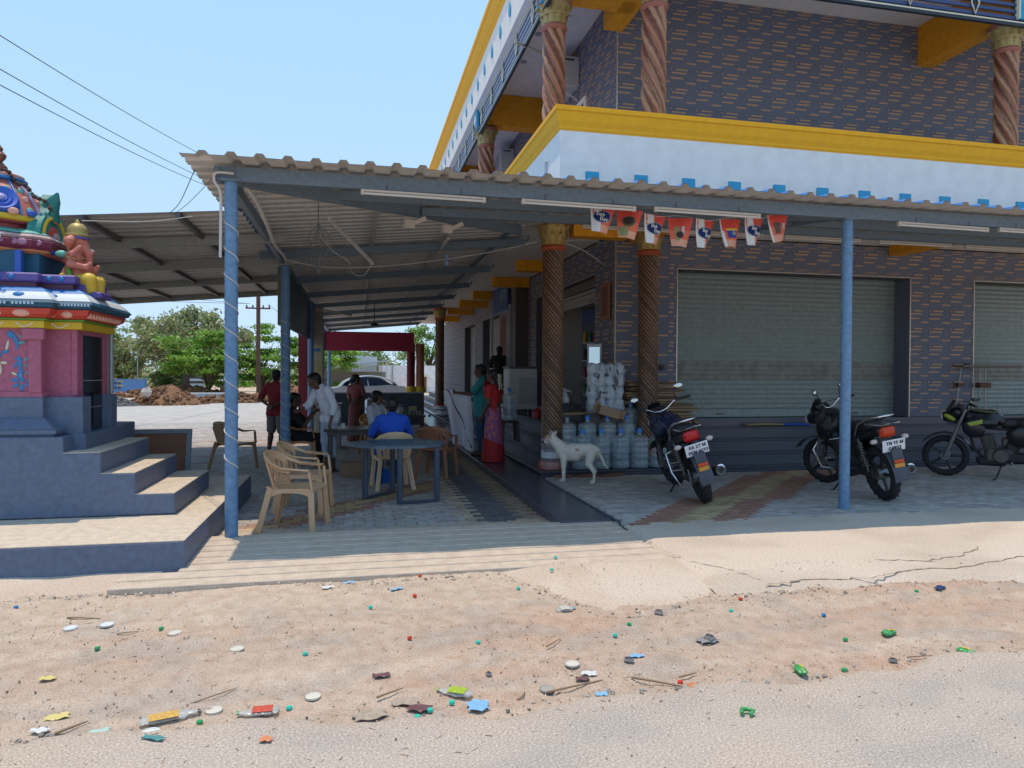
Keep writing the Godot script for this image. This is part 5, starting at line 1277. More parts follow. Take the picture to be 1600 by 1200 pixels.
	part(pp, "shaft", MB.new().slab(-0.14, 0.14, 0, 3.35, -0.12, 0.12, 0.008), mat("pillar_plaster", Color(0.42, 0.39, 0.33), 0.85, 0, "blotch", 1.5))
	for q in [[0.95, 1.45, Color(0.50, 0.42, 0.38)], [1.46, 1.95, Color(0.55, 0.45, 0.22)], [1.96, 2.36, Color(0.55, 0.50, 0.32)]]:
		part(pp, "poster", MB.new().slab(-0.135, 0.135, q[0], q[1], 0.12, 0.124), mat("poster_%d" % int(q[0] * 100), q[2], 0.8, 0, "blotch", 3.0))
	part(pp, "poster_strip", MB.new().slab(-0.10, 0.08, 2.18, 2.26, 0.124, 0.127), mat("vine_blue"))
	solo("maroon_banner", MB.new().slab(-1.6, 1.65, -0.33, 0.33, -0.02, 0.02), mat("crimson_cloth", Color(0.30, 0.014, 0.045), 0.7, 0, "streak", 0.8), "wide maroon banner hung across the far end of the canopy", "banner", at(0.35, 2.72, -25.05))
	for i in 2:
		var mc := thing("maroon_column", ["maroon column with a yellow foot under the banner end", "brown maroon column beside the banner column"][i], "column", Vector3(1.98 + 0.34 * i, 0.1, -26.2))
		part(mc, "shaft", MB.new().cyl(Vector3.ZERO, Vector3(0, 2.6, 0), 0.15, 0.15, 14), [mat("maroon_cloth"), mat("terracotta_paint")][i])
		part(mc, "gilt_foot", MB.new().lathe([Vector2(0.16, 0.8), Vector2(0.20, 0.9), Vector2(0.16, 1.05)], 14), mat("lemon_paint"))
	var fan := thing("ceiling_fan", "dark ceiling fan hanging under the far canopy", "fan", Vector3(0.55, 0, -22))
	part(fan, "rod", MB.new().cyl(Vector3(0, 3.72, 0), Vector3(0, 3.15, 0), 0.012), mat("black_paint"))
	part(fan, "motor", MB.new().lathe([Vector2(0, 3.05), Vector2(0.12, 3.06), Vector2(0.10, 3.15), Vector2(0, 3.17)], 14), mat("black_paint"))
	for i in 3: part(fan, "blade", MB.new().bar(Vector3(0, 3.11, 0), Vector3(cos(i * 2.09 + 0.4) * 0.55, 3.11, sin(i * 2.09 + 0.4) * 0.55), 0.12, 0.01), mat("black_paint"))

# ---------------------------------------------------------------- goods at the shop corner
var jar_kinds := {}
func water_jar(label: String, pos: Vector3, capped := true, tone := 0, group := "water jars stacked on the shop step") -> void:
	var key := "%s_%d" % [capped, tone]
	if jar_kinds.has(key):
		copy(jar_kinds[key], at(pos.x, pos.y, pos.z, rng.randf() * 6.0, Vector3.ONE * 1.1), label, group)
		return
	var t := thing("water_jar", label, "water jar", pos, 0.0, group)
	jar_kinds[key] = t
	t.scale = Vector3.ONE * 1.1
	var c: Color = [Color(0.58, 0.70, 0.76), Color(0.62, 0.58, 0.72), Color(0.62, 0.72, 0.74)][tone]
	var m := mat("jar_plastic_%d" % tone, c, 0.12)
	m.transparency = BaseMaterial3D.TRANSPARENCY_ALPHA; m.albedo_color.a = 0.22
	var pr := [Vector2(0.0, 0.012), Vector2(0.10, 0.0), Vector2(0.128, 0.015)]
	for i in 4:
		var y := 0.04 + 0.088 * i
		pr.append_array([Vector2(0.134, y), Vector2(0.134, y + 0.055), Vector2(0.126, y + 0.066), Vector2(0.126, y + 0.076)])
	pr.append_array([Vector2(0.132, 0.40), Vector2(0.118, 0.435), Vector2(0.075, 0.455), Vector2(0.033, 0.465), Vector2(0.028, 0.485), Vector2(0.028, 0.53)])
	part(t, "shell", MB.new().lathe(pr, 22), m)
	if tone != 1:
		var w := mat("jar_water", Color(0.34, 0.48, 0.55), 0.1)
		w.transparency = BaseMaterial3D.TRANSPARENCY_ALPHA; w.albedo_color.a = 0.26
		part(t, "water", MB.new().lathe([Vector2(0, 0.02), Vector2(0.12, 0.02), Vector2(0.122, 0.36), Vector2(0, 0.36)], 18), w)
	else:
		part(t, "label_band", MB.new().lathe([Vector2(0.136, 0.17), Vector2(0.136, 0.25)], 18), mat("milk_paint"))
	if capped: part(t, "cap", MB.new().lathe([Vector2(0.034, 0.495), Vector2(0.034, 0.55), Vector2(0.03, 0.555), Vector2(0, 0.555)], 14), mat("cap_blue", Color(0.03, 0.20, 0.62), 0.35))

func shop_goods() -> void:
	var y1 := 0.196; var y2 := 0.386; var y3 := 0.576
	for i in 5:
		water_jar("blue capped clear water jar in the front row on the lowest step", Vector3([3.36, 3.67, 3.98, 4.29, 4.60][i], y1, -10.25), true, 0 if i % 2 == 0 else 2, "front row of water jars")
	water_jar("purple tinted water jar at the corner of the step beside the dog", Vector3(2.88, y1, -10.28), false, 1)
	for i in 4:
		water_jar("blue capped clear water jar in the second row behind", Vector3([3.20, 3.53, 3.86, 4.18][i], y2, -10.50), i != 0, 2 if i % 2 == 0 else 0, "second row of water jars")
	for i in 3:
		water_jar("clear water jar on the upper step against the wall", Vector3([3.74, 4.06, 4.36][i], y3 + 0.02, -10.80), true, 0, "upper row of water jars")
	water_jar("clear water jar standing on the dark stool", Vector3(2.81, 0.76, -12.95), true, 0)
	var st := thing("plastic_stool", "dark plastic stool carrying one water jar", "stool", Vector3(2.81, 0.196, -12.95))
	var dk := mat("charcoal_plastic")
	part(st, "seat", MB.new().slab(-0.17, 0.17, 0.53, 0.563, -0.17, 0.17, 0.01), dk)
	for s in [[-1, -1], [1, -1], [-1, 1], [1, 1]]:
		part(st, "leg", MB.new().bar(Vector3(s[0] * 0.13, 0.54, s[1] * 0.13), Vector3(s[0] * 0.17, 0, s[1] * 0.17), 0.06, 0.03, 0.004, Vector3(0, 0, 1)), dk)
	var cab := thing("white_cabinet", "white cabinet with a dark top on the shop landing", "cabinet", Vector3(3.36, 0.766, -14.4))
	var wh := mat("white_enamel", Color(0.50, 0.50, 0.49), 0.4)
	part(cab, "body", MB.new().slab(-0.30, 0.30, 0.14, 0.98, -0.28, 0.28, 0.015), wh)
	part(cab, "top", MB.new().slab(-0.32, 0.32, 0.98, 1.02, -0.30, 0.30, 0.008), mat("charcoal_plastic"))
	part(cab, "front_panel", MB.new().slab(-0.10, 0.27, 0.25, 0.80, 0.28, 0.292, 0.006), mat("pale_grey_plastic", Color(0.38, 0.38, 0.36), 0.35))
	for s in [[-1, -1], [1, -1], [-1, 1], [1, 1]]: part(cab, "foot", MB.new().slab(s[0] * 0.25 - 0.03, s[0] * 0.25 + 0.03, 0, 0.14, s[1] * 0.22 - 0.03, s[1] * 0.22 + 0.03), dk)
	solo("red_can", MB.new().lathe([Vector2(0, 0), Vector2(0.075, 0), Vector2(0.08, 0.12), Vector2(0.04, 0.17), Vector2(0.025, 0.19), Vector2(0, 0.19)], 14).tube([Vector3(0.05, 0.12, 0), Vector3(0.10, 0.16, 0), Vector3(0.03, 0.20, 0)], 0.012, 6), mat("red_plastic", Color(0.42, 0.02, 0.02), 0.4), "small red plastic can beside the white cabinet", "can", at(3.52, 0.766, -13.6))
	# plank on trestle with a dim basin and a swan-necked ornament
	var pk := thing("plank_table", "rough plank laid across the jars as a low table", "table", Vector3(3.28, 0, -10.78), 0.12)
	part(pk, "plank", MB.new().slab(-0.33, 0.33, 1.0, 1.03, -0.12, 0.12, 0.004), carton_mat())
	for x in [-0.28, 0.28]: part(pk, "trestle", MB.new().slab(x - 0.03, x + 0.03, 0.577, 1.0, -0.03, 0.03), mat("charcoal_plastic"))
	solo("steel_basin", MB.new().lathe([Vector2(0, 0), Vector2(0.13, 0), Vector2(0.20, 0.15), Vector2(0.21, 0.155), Vector2(0.19, 0.15), Vector2(0.12, 0.01)], 20), mat("dim_steel", Color(0.10, 0.10, 0.11), 0.4, 0.4), "dark metal basin standing on the plank", "basin", at(3.22, 1.031, -10.82))
	solo("kettle", MB.new().lathe([Vector2(0, 0), Vector2(0.07, 0), Vector2(0.09, 0.08), Vector2(0.05, 0.17), Vector2(0.03, 0.2), Vector2(0.045, 0.23), Vector2(0.03, 0.26), Vector2(0, 0.27)], 14).tube([Vector3(0.04, 0.22, 0), Vector3(0.10, 0.22, 0), Vector3(0.14, 0.18, 0)], [0.02, 0.014, 0.006], 6), mat("pale_grey_plastic"), "grey white long spouted pot on the metal basin", "pot", at(3.26, 1.15, -10.86, 0.2))
	# bale of white paper cups, mirror frame, cartons
	var f := Field.new(); f.cell = 0.022; f.blend = 0.02
	var nz := FastNoiseLite.new(); nz.seed = 2; nz.frequency = 9.0; f.rough = nz; f.amp = 0.03
	for i in 4:
		for j in 4: f.add(Vector3(-0.23 + 0.155 * i, 0.10 + 0.19 * j, 0.0), Vector3(-0.23 + 0.155 * i, 0.16 + 0.19 * j, 0.0), 0.085 + 0.012 * sin(i * 3.0 + j * 2.0))
	var bale := thing("wrapped_bale", "bale of white wrapped packets strapped in clear film", "bale", Vector3(3.90, 1.02, -10.72))
	part(bale, "packets", f.build(MB.new()), mat("film_white", Color(0.48, 0.55, 0.60), 0.25, 0, "blotch", 4.0))
	part(bale, "stand", MB.new().slab(-0.33, 0.33, -0.44, 0.0, -0.08, 0.08), mat("charcoal_plastic"))
	var straps := MB.new()
	for q in [[-0.21, 0.12, 0.06, 0.03], [-0.12, 0.30, 0.025, 0.07], [0.16, 0.52, 0.03, 0.08], [0.18, 0.66, 0.02, 0.05], [-0.14, 0.58, 0.025, 0.045], [0.12, 0.44, 0.03, 0.02], [-0.28, 0.36, 0.05, 0.02], [0.06, 0.70, 0.015, 0.05], [-0.05, 0.33, 0.07, 0.015]]:
		straps.ell(Vector3(q[0], q[1], 0.072), Vector3(q[2], q[3], 0.012), Basis(Vector3(0, 0, 1), q[0] * 2.0), 8, 5)
	part(bale, "dark_gap", straps, mat("film_gap", Color(0.10, 0.11, 0.12), 0.6))
	var mr := thing("mirror_frame", "tall narrow framed mirror leaning in the shop doorway", "mirror", Vector3(3.93, 0.9, -11.35), -0.35)
	part(mr, "glass", MB.new().slab(-0.09, 0.09, 0.05, 1.2, -0.01, 0.0), mat("mirror_glass", Color(0.55, 0.60, 0.58), 0.04, 1.0))
	for q in [[-0.12, -0.09, 0, 1.25], [0.09, 0.12, 0, 1.25], [-0.09, 0.09, 1.2, 1.25], [-0.09, 0.09, 0, 0.05]]: part(mr, "frame_rail", MB.new().slab(q[0], q[1], q[2], q[3], -0.02, 0.02), mat("pale_jamb"))
	for i in 19:
		var w := rng.randf_range(0.75, 1.0)
		var y := 0.765 + 0.04 * i
		var a := rng.randf_range(-0.12, 0.12) + (0.12 if i > 10 else 0.0)
		var m: Material = carton_mat() if i % 3 else mat("cardboard_dark", Color(0.20, 0.12, 0.07), 0.9, 0, "fine", 2.0)
		solo("flat_carton", MB.new().box(Vector3.ZERO, Vector3(w, 0.024 + 0.012 * (i % 2), 0.24), Basis(Vector3(0, 0, 1), rng.randf_range(-0.035, 0.035)), 0.002), m, "flattened cardboard carton in the pile beside the column", "carton", at(4.92 - (0.16 if i > 9 else -0.10) + rng.randf_range(-0.08, 0.08), y + 0.02, -10.84, a * 0.35), "pile of flattened cartons")
	var bx := thing("open_carton", "open brown carton tipped on top of the water jars", "box", Vector3(3.86, 1.03, -10.48), 0.0)
	var tl := Basis(Vector3(0, 0, 1), -0.28)
	part(bx, "body", MB.new().box(Vector3(0, 0.02, 0), Vector3(0.34, 0.14, 0.2), tl, 0.003), carton_mat())
	part(bx, "flap", MB.new().box(Vector3(-0.19, 0.10, 0.02), Vector3(0.13, 0.17, 0.01), tl * Basis(Vector3.UP, 0.7)), carton_mat())
	part(bx, "flap", MB.new().box(Vector3(0.20, -0.02, 0.06), Vector3(0.12, 0.13, 0.01), tl * Basis(Vector3.UP, -0.6)), carton_mat())
	# wooden panel with painted letters on the wall, cooler in the doorway
	var wp := thing("hanging_panel", "narrow orange wooden panel hanging on the tiled corner wall", "sign", Vector3(4.12, 2.56, -11.36))
	part(wp, "board", MB.new().slab(-0.012, 0.012, 0, 0.62, -0.21, 0.21, 0.004), mat("orange_wood", Color(0.36, 0.13, 0.04), 0.6, 0, "streak", 3.0))
	part(wp, "inset", MB.new().slab(-0.016, -0.012, 0.06, 0.56, -0.13, 0.13), mat("dark_orange_wood", Color(0.17, 0.045, 0.02), 0.6))
	var fr := thing("drinks_cooler", "tall dark blue drinks cooler inside the doorway", "cooler", Vector3(5.0, 0.89, -14.0), -0.55)
	var cb := mat("cooler_navy", Color(0.012, 0.02, 0.05), 0.35)
	part(fr, "cabinet", MB.new().slab(-0.36, 0.36, 0, 2.1, -0.35, 0.30, 0.01), cb)
	part(fr, "header_sign", MB.new().slab(-0.34, 0.34, 1.78, 2.06, 0.30, 0.32), mat("cooler_blue", Color(0.012, 0.04, 0.17), 0.4))
	part(fr, "header_mark", MB.new().ell(Vector3(-0.2, 1.92, 0.322), Vector3(0.06, 0.035, 0.006)).slab(-0.05, 0.26, 1.89, 1.95, 0.32, 0.325), mat("cooler_letter", Color(0.06, 0.10, 0.22), 0.5))
	for i in 4:
		var sh := part(fr, "shelf", MB.new().slab(-0.33, 0.33, 0.30 + 0.36 * i, 0.32 + 0.36 * i, 0.10, 0.31), mat("galvanised"))
		for k in 6: part(sh, "bottle", MB.new().lathe([Vector2(0, 0), Vector2(0.035, 0), Vector2(0.035, 0.17), Vector2(0.012, 0.22), Vector2(0, 0.23)], 10, at(-0.27 + 0.108 * k, 0.32 + 0.36 * i, 0.345)), [mat("bottle_green"), mat("red_plastic"), mat("brown_box"), mat("amber_paint")][(i + k) % 4])
	# broom on the step, floor cloth, cart
	var br := thing("broom", "straw broom with a blue handle lying on the top step", "broom", Vector3(7.0, 0.79, -10.90))
	part(br, "handle", MB.new().cyl(Vector3(0.22, 0.0, 0), Vector3(0.72, 0.0, 0), 0.024, 0.022, 10), mat("broom_blue", Color(0.012, 0.06, 0.36), 0.4))
	var straw := MB.new()
	for i in 60:
		var a := rng.randf() * TAU; var r := 0.02 + 0.035 * rng.randf()
		straw.tube([Vector3(0.26, 0.012 * sin(a), 0.012 * cos(a)), Vector3(-0.25, 0.012 + r * 0.35 * sin(a), r * cos(a)), Vector3(-0.52 + 0.12 * rng.randf(), 0.0 + r * 0.3 * sin(a), r * 1.3 * cos(a))], [0.004, 0.003, 0.002], 4, false)
	part(br, "straw", straw, mat("straw", Color(0.36, 0.25, 0.11), 0.9))
	solo("plastic_bucket", MB.new().lathe([Vector2(0, 0), Vector2(0.11, 0), Vector2(0.14, 0.24), Vector2(0.13, 0.24), Vector2(0.1, 0.02)], 18), mat("pale_grey_plastic"), "small grey bucket on the steps behind the bike at the post", "bucket", at(8.42, 0.577, -10.72))
	var ct := thing("push_cart", "thin steel frame of a folding cart standing on the shop steps", "cart", Vector3(11.2, 0.766, -10.92))
	var cs := mat("cart_steel", Color(0.34, 0.33, 0.31), 0.45, 0.4)
	for q in [[Vector3(-0.45, 0.1, 0), Vector3(-0.32, 1.05, 0)], [Vector3(0.08, 0.0, 0), Vector3(0.08, 1.05, 0)], [Vector3(0.16, 0, 0.05), Vector3(0.16, 1.05, 0.05)], [Vector3(-0.45, 0.18, 0.02), Vector3(0.6, 0.15, 0.02)], [Vector3(-0.10, 0.02, 0), Vector3(0.0, 0.45, 0)], [Vector3(0.3, 0.0, 0), Vector3(0.22, 0.30, 0)], [Vector3(0.5, 0, 0.04), Vector3(0.45, 0.35, 0.04)]]:
		part(ct, "strut", MB.new().cyl(q[0], q[1], 0.012, 0.012, 7), cs)
	part(ct, "tray", MB.new().slab(-0.42, 0.9, 1.04, 1.08, -0.1, 0.15, 0.004), mat("rust_tray", Color(0.17, 0.13, 0.11), 0.7))
	part(ct, "clamp", MB.new().slab(-0.42, -0.28, 0.68, 0.75, -0.03, 0.05).slab(0.02, 0.26, 0.66, 0.76, -0.03, 0.09), mat("rusty_steel"))
	for x in [-0.4, 0.5]: part(ct, "wheel", MB.new().cyl(Vector3(x, 0.05, -0.02), Vector3(x, 0.05, 0.03), 0.05, 0.05, 14), mat("tyre_rubber"))
	for i in 3: solo("floor_cloth", MB.new().ell(Vector3.ZERO, Vector3(0.17 + 0.05 * i, 0.022, 0.07), Basis(Vector3.UP, 0.2 * i), 12, 6), mat("faded_red_cloth", Color(0.24, 0.085, 0.06), 0.95), "crumpled faded red cloth on the paving below the water jars", "cloth", at(2.98 + 0.38 * i, 0.14, -9.95), "crumpled cloths below the jars")
	for i in 4: solo("plastic_sack", MB.new().ell(Vector3.ZERO, Vector3(0.35, 0.10, 0.5), Basis(), 12, 6), mat("silver_film", Color(0.30, 0.31, 0.34), 0.25, 0.2), "grey plastic wrapped bundle lying on the side steps", "bundle", at(2.85 + 0.15 * (i % 2), 0.36 + 0.1 * (i % 2), -19.0 - 1.5 * i, 0.4 * i), "wrapped bundles along the side steps")
	for s in [-0.09, 0.09]: solo("sandal", MB.new().ell(Vector3(s, 0.03, 0), Vector3(0.05, 0.03, 0.13), Basis(Vector3.UP, s * 2), 10, 5), mat("black_paint"), "black sandal left on the granite beside the far column", "sandal", at(2.42, 0.13, -24.6), "pair of sandals")

func carton_mat() -> Material:
	return mat("cardboard_tan", Color(0.36, 0.24, 0.14), 0.85, 0, "fine", 2.0)

# ---------------------------------------------------------------- motorcycles
func bike_wheel(p: Node3D, c: Vector3, r: float, wide: float, steer := 0.0) -> void:
	var w := node(p, "wheel", Transform3D(Basis(Vector3.UP, steer), c))
	var ring := []
	for i in 28: ring.append(Vector3(0, cos(TAU * i / 28), sin(TAU * i / 28)) * (r - wide * 0.5))
	var ty := MB.new().tube(ring, wide * 0.5, 10, false, true)
	for i in 44:
		var a := TAU * i / 44
		var d := Vector3(0, cos(a), sin(a))
		ty.box(d * (r - 0.0075) + Vector3(wide * 0.16 * (1 if i % 2 else -1), 0, 0), Vector3(wide * 0.42, 0.012, 0.02), Basis(Vector3.RIGHT, a + (0.0)))
	part(w, "tyre", ty, mat("tyre_rubber", Color(0.022, 0.022, 0.024), 0.85))
	var rr := r - wide * 0.9
	var rim := []
	for i in 28: rim.append(Vector3(0, cos(TAU * i / 28), sin(TAU * i / 28)) * rr)
	part(w, "rim", MB.new().tube(rim, 0.016, 6, false, true), mat("dark_alloy", Color(0.05, 0.05, 0.055), 0.4, 0.5))
	for i in 5:
		var a := TAU * i / 5 + 0.3
		part(w, "spoke", MB.new().tube([Vector3.ZERO, Vector3(0.02, cos(a), sin(a)) * rr * 0.5, Vector3(0, cos(a), sin(a)) * rr], [0.03, 0.018, 0.02], 6), mat("dark_alloy"))
	part(w, "hub", MB.new().cyl(Vector3(-0.06, 0, 0), Vector3(0.06, 0, 0), 0.06, 0.06, 14), mat("dull_alloy", Color(0.25, 0.25, 0.25), 0.45, 0.7))

# forward is -z, the rider's right is +x, wheels stand on y = 0
func motorcycle(label: String, pos: Vector3, turn: float, lean: float, steer: float, o: Dictionary) -> void:
	var t := thing("motorcycle", label, "motorcycle", pos, 0.0, "motorcycles parked under the canopy")
	t.basis = Basis(Vector3.UP, turn) * Basis(Vector3(0, 0, 1), lean) * Basis().scaled(Vector3.ONE * o.size)
	var chrome := mat("chrome", Color(0.70, 0.70, 0.72), 0.12, 1.0)
	var black := mat("bike_black", Color(0.012, 0.012, 0.016), 0.28)
	var matt := mat("bike_plastic", Color(0.022, 0.022, 0.026), 0.6)
	var seatm := mat("seat_vinyl", Color(0.018, 0.017, 0.018), 0.55)
	var alloy := mat("engine_alloy", Color(0.16, 0.155, 0.15), 0.5, 0.6, "blotch", 6.0)
	var paint: Material = o.paint
	bike_wheel(t, Vector3(0, 0.30, 0.62), 0.30, 0.10)
	bike_wheel(t, Vector3(0, 0.295, -0.65), 0.295, 0.085, steer)
	# frame, swingarm, shocks
	var fr := MB.new()
	fr.tube([Vector3(0, 0.88, -0.42), Vector3(0, 0.72, -0.25), Vector3(0, 0.70, 0.15), Vector3(0, 0.78, 0.60)], 0.024, 7)
	fr.tube([Vector3(0, 0.84, -0.42), Vector3(0, 0.40, -0.30), Vector3(0, 0.24, -0.15), Vector3(0, 0.26, 0.15), Vector3(0, 0.50, 0.22), Vector3(0, 0.70, 0.18)], 0.02, 7)
	for s in [-1.0, 1.0]:
		fr.tube([Vector3(s * 0.08, 0.36, 0.16), Vector3(s * 0.10, 0.31, 0.62)], 0.02, 7)
		fr.tube([Vector3(s * 0.07, 0.70, 0.15), Vector3(s * 0.10, 0.78, 0.72)], 0.016, 6)
	part(t, "frame", fr, matt)
	for s in [-1.0, 1.0]:
		var sh := MB.new().cyl(Vector3(s * 0.13, 0.34, 0.60), Vector3(s * 0.12, 0.70, 0.47), 0.014, 0.014, 7)
		for i in 9: sh.cyl(Vector3(s * 0.13, 0.40 + 0.028 * i, 0.578 - 0.010 * i), Vector3(s * 0.13, 0.41 + 0.028 * i, 0.574 - 0.010 * i), 0.034, 0.034, 10)
		part(t, "shock_absorber", sh, alloy)
	# engine with fins
	var en := MB.new()
	en.box(Vector3(0, 0.34, -0.02), Vector3(0.22, 0.20, 0.34), Basis(), 0.04)
	for s in [-1.0, 1.0]: en.cyl(Vector3(s * 0.10, 0.35, 0.0), Vector3(s * 0.155, 0.35, 0.0), 0.10, 0.085, 16)
	for i in 7: en.box(Vector3(0, 0.45 + 0.026 * i, -0.12 - 0.008 * i), Vector3(0.18, 0.011, 0.17), Basis(Vector3.RIGHT, -0.25), 0.002)
	en.box(Vector3(0, 0.53, -0.14), Vector3(0.12, 0.20, 0.12), Basis(Vector3.RIGHT, -0.25), 0.01)
	en.box(Vector3(0, 0.53, 0.08), Vector3(0.12, 0.12, 0.14), Basis(), 0.02)
	part(t, "engine", en, alloy)
	for s in [-1.0, 1.0]: part(t, "side_panel", MB.new().ell(Vector3(s * 0.085, 0.62, 0.26), Vector3(0.05, 0.15, 0.21)), black)
	for s in [-1.0, 1.0]: part(t, "tank_shroud", MB.new().ell(Vector3(s * 0.12, 0.72, -0.32), Vector3(0.04, 0.13, 0.15), Basis(Vector3.RIGHT, 0.5)), black)
	part(t, "belly_pan", MB.new().box(Vector3(0, 0.25, -0.10), Vector3(0.18, 0.12, 0.36), Basis(), 0.04).box(Vector3(0, 0.44, 0.12), Vector3(0.16, 0.24, 0.16), Basis(), 0.04), matt)
	part(t, "exhaust", MB.new().tube([Vector3(0.04, 0.44, -0.22), Vector3(0.06, 0.28, -0.28), Vector3(0.09, 0.20, -0.15), Vector3(0.14, 0.21, 0.15)], 0.022, 8), chrome)
	var mu := part(t, "muffler", MB.new().tube([Vector3(0.15, 0.22, 0.14), Vector3(0.17, 0.25, 0.30), Vector3(0.19, 0.33, 0.78), Vector3(0.193, 0.34, 0.86)], [0.03, 0.052, 0.052, 0.045], 14), mat("bike_plastic"))
	part(mu, "heat_shield", MB.new().tube([Vector3(0.195, 0.29, 0.35), Vector3(0.21, 0.36, 0.84)], 0.046, 12), chrome)
	part(mu, "tail_ring", MB.new().lathe([Vector2(0.026, 0.0), Vector2(0.055, 0.0), Vector2(0.058, 0.02), Vector2(0.045, 0.03), Vector2(0.026, 0.02), Vector2(0.022, 0.0)], 16, Transform3D(Basis(Vector3.RIGHT, PI / 2), Vector3(0.193, 0.34, 0.85))), alloy)
	part(t, "chain_case", MB.new().slab(-0.13, -0.10, 0.28, 0.38, 0.05, 0.66, 0.01), matt)
	# tank, seat, tail
	var f := Field.new(); f.cell = 0.02; f.blend = 0.06
	f.add(Vector3(0, 0.86, -0.36), Vector3(0, 0.86, -0.12), 0.10, 0.12); f.add(Vector3(0, 0.85, -0.12), Vector3(0, 0.80, 0.05), 0.11, 0.06)
	f.add(Vector3(-0.08, 0.80, -0.30), Vector3(-0.08, 0.80, -0.10), 0.075); f.add(Vector3(0.08, 0.80, -0.30), Vector3(0.08, 0.80, -0.10), 0.075)
	part(t, "tank", f.build(MB.new()), paint)
	var s2 := Field.new(); s2.cell = 0.02; s2.blend = 0.05
	s2.add(Vector3(0, 0.79, 0.06), Vector3(0, 0.80, 0.30), 0.075, 0.08); s2.add(Vector3(-0.05, 0.80, 0.25), Vector3(-0.05, 0.85, 0.62), 0.07, 0.06); s2.add(Vector3(0.05, 0.80, 0.25), Vector3(0.05, 0.85, 0.62), 0.07, 0.06)
	part(t, "seat", s2.build(MB.new()), seatm)
	var s3 := Field.new(); s3.cell = 0.02; s3.blend = 0.05
	s3.add(Vector3(-0.06, 0.72, 0.40), Vector3(-0.055, 0.80, 0.80), 0.055, 0.05); s3.add(Vector3(0.06, 0.72, 0.40), Vector3(0.055, 0.80, 0.80), 0.055, 0.05)
	part(t, "tail_cowl", s3.build(MB.new()), black)
	part(t, "tail_lamp", MB.new().box(Vector3(0, 0.79, 0.86), Vector3(0.17, 0.12, 0.07), Basis(Vector3.RIGHT, 0.25), 0.025), o.lamp)
	# rear mudguard, plate, reflectors
	var guard := []
	for i in 9:
		var a := lerpf(0.9, -0.45, i / 8.0)
		guard.append([Vector3(-0.075, 0.30 + 0.36 * sin(a + 0.35), 0.62 + 0.37 * cos(a + 0.35)), Vector3(0.0, 0.315 + 0.36 * sin(a + 0.35), 0.635 + 0.37 * cos(a + 0.35)), Vector3(0.075, 0.30 + 0.36 * sin(a + 0.35), 0.62 + 0.37 * cos(a + 0.35))])
	part(t, "rear_mudguard", MB.new().shell(guard, 0.008), mat("mudguard_grey", Color(0.055, 0.065, 0.085), 0.5))
	var tilt := Basis(Vector3.RIGHT, 0.22)
	var pl := part(t, "number_plate", MB.new().box(Vector3(0, 0.655, 0.945), Vector3(0.25, 0.13, 0.006), tilt, 0.002), mat("plate_white", Color(0.72, 0.74, 0.76), 0.45))
	var ink := mat("plate_ink", Color(0.02, 0.02, 0.03), 0.6)
	text(pl, "plate_line", o.plate[0], 0.05, ink, Transform3D(tilt, Vector3(0, 0.655, 0.945) + tilt * Vector3(0.01, 0.029, 0.005)))
	text(pl, "plate_line", o.plate[1], 0.05, ink, Transform3D(tilt, Vector3(0, 0.655, 0.945) + tilt * Vector3(0.01, -0.029, 0.005)))
	part(t, "reflector", MB.new().box(Vector3(0, 0.49, 0.995), Vector3(0.11, 0.035, 0.012), Basis(Vector3.RIGHT, 0.1), 0.004), mat("reflector_red", Color(0.62, 0.06, 0.01), 0.25))
	part(t, "reflector", MB.new().box(Vector3(0, 0.445, 0.993), Vector3(0.11, 0.045, 0.01), Basis(), 0.004), mat("reflector_amber", Color(0.62, 0.27, 0.03), 0.3))
	part(t, "plate_bracket", MB.new().slab(-0.06, 0.06, 0.44, 0.62, 0.965, 0.985, 0.004), mat("mudguard_grey"))
	for s in [-1.0, 1.0]:
		var ind := part(t, "turn_signal", MB.new().ell(Vector3(s * 0.175, 0.715, 0.88), Vector3(0.042, 0.028, 0.03)), mat("clear_lens", Color(0.55, 0.45, 0.42), 0.2))
		part(ind, "stalk", MB.new().cyl(Vector3(s * 0.06, 0.72, 0.84), Vector3(s * 0.14, 0.715, 0.88), 0.012), matt)
	# grab rail
	var rail := []
	for q in [[-0.13, 0.74, 0.44], [-0.14, 0.88, 0.56], [-0.125, 0.945, 0.74], [-0.09, 0.965, 0.86], [0.0, 0.97, 0.89], [0.09, 0.965, 0.86], [0.125, 0.945, 0.74], [0.14, 0.88, 0.56], [0.13, 0.74, 0.44]]: rail.append(Vector3(q[0], q[1], q[2]))
	part(t, "grab_rail", MB.new().tube(rail, 0.014, 8), chrome)
	part(t, "rail_bar", MB.new().tube([Vector3(-0.12, 0.88, 0.66), Vector3(-0.11, 0.885, 0.92), Vector3(0.11, 0.885, 0.92), Vector3(0.12, 0.88, 0.66)], 0.011, 7), chrome)
	# fork, front fender, lamp, bars
	var st := node(t, "steering", Transform3D(Basis(Vector3.UP, steer), Vector3(0, 0, -0.5)))
	var dz := 0.5
	for s in [-1.0, 1.0]:
		part(st, "fork_leg", MB.new().tube([Vector3(s * 0.085, 0.29, -0.65 + dz), Vector3(s * 0.085, 0.58, -0.55 + dz), Vector3(s * 0.085, 0.98, -0.41 + dz)], [0.03, 0.028, 0.018], 9), mat("dull_alloy"))
	var fend := []
	for i in 10:
		var a := lerpf(0.25, 2.55, i / 9.0)
		fend.append([Vector3(-0.062, 0.295 + 0.335 * sin(a), -0.65 + dz + 0.335 * cos(a)), Vector3(0, 0.31 + 0.335 * sin(a), -0.65 + dz + 0.345 * cos(a)), Vector3(0.062, 0.295 + 0.335 * sin(a), -0.65 + dz + 0.335 * cos(a))])
	part(st, "front_fender", MB.new().shell(fend, 0.006), o.fender)
	var hl := Field.new(); hl.cell = 0.018; hl.blend = 0.03
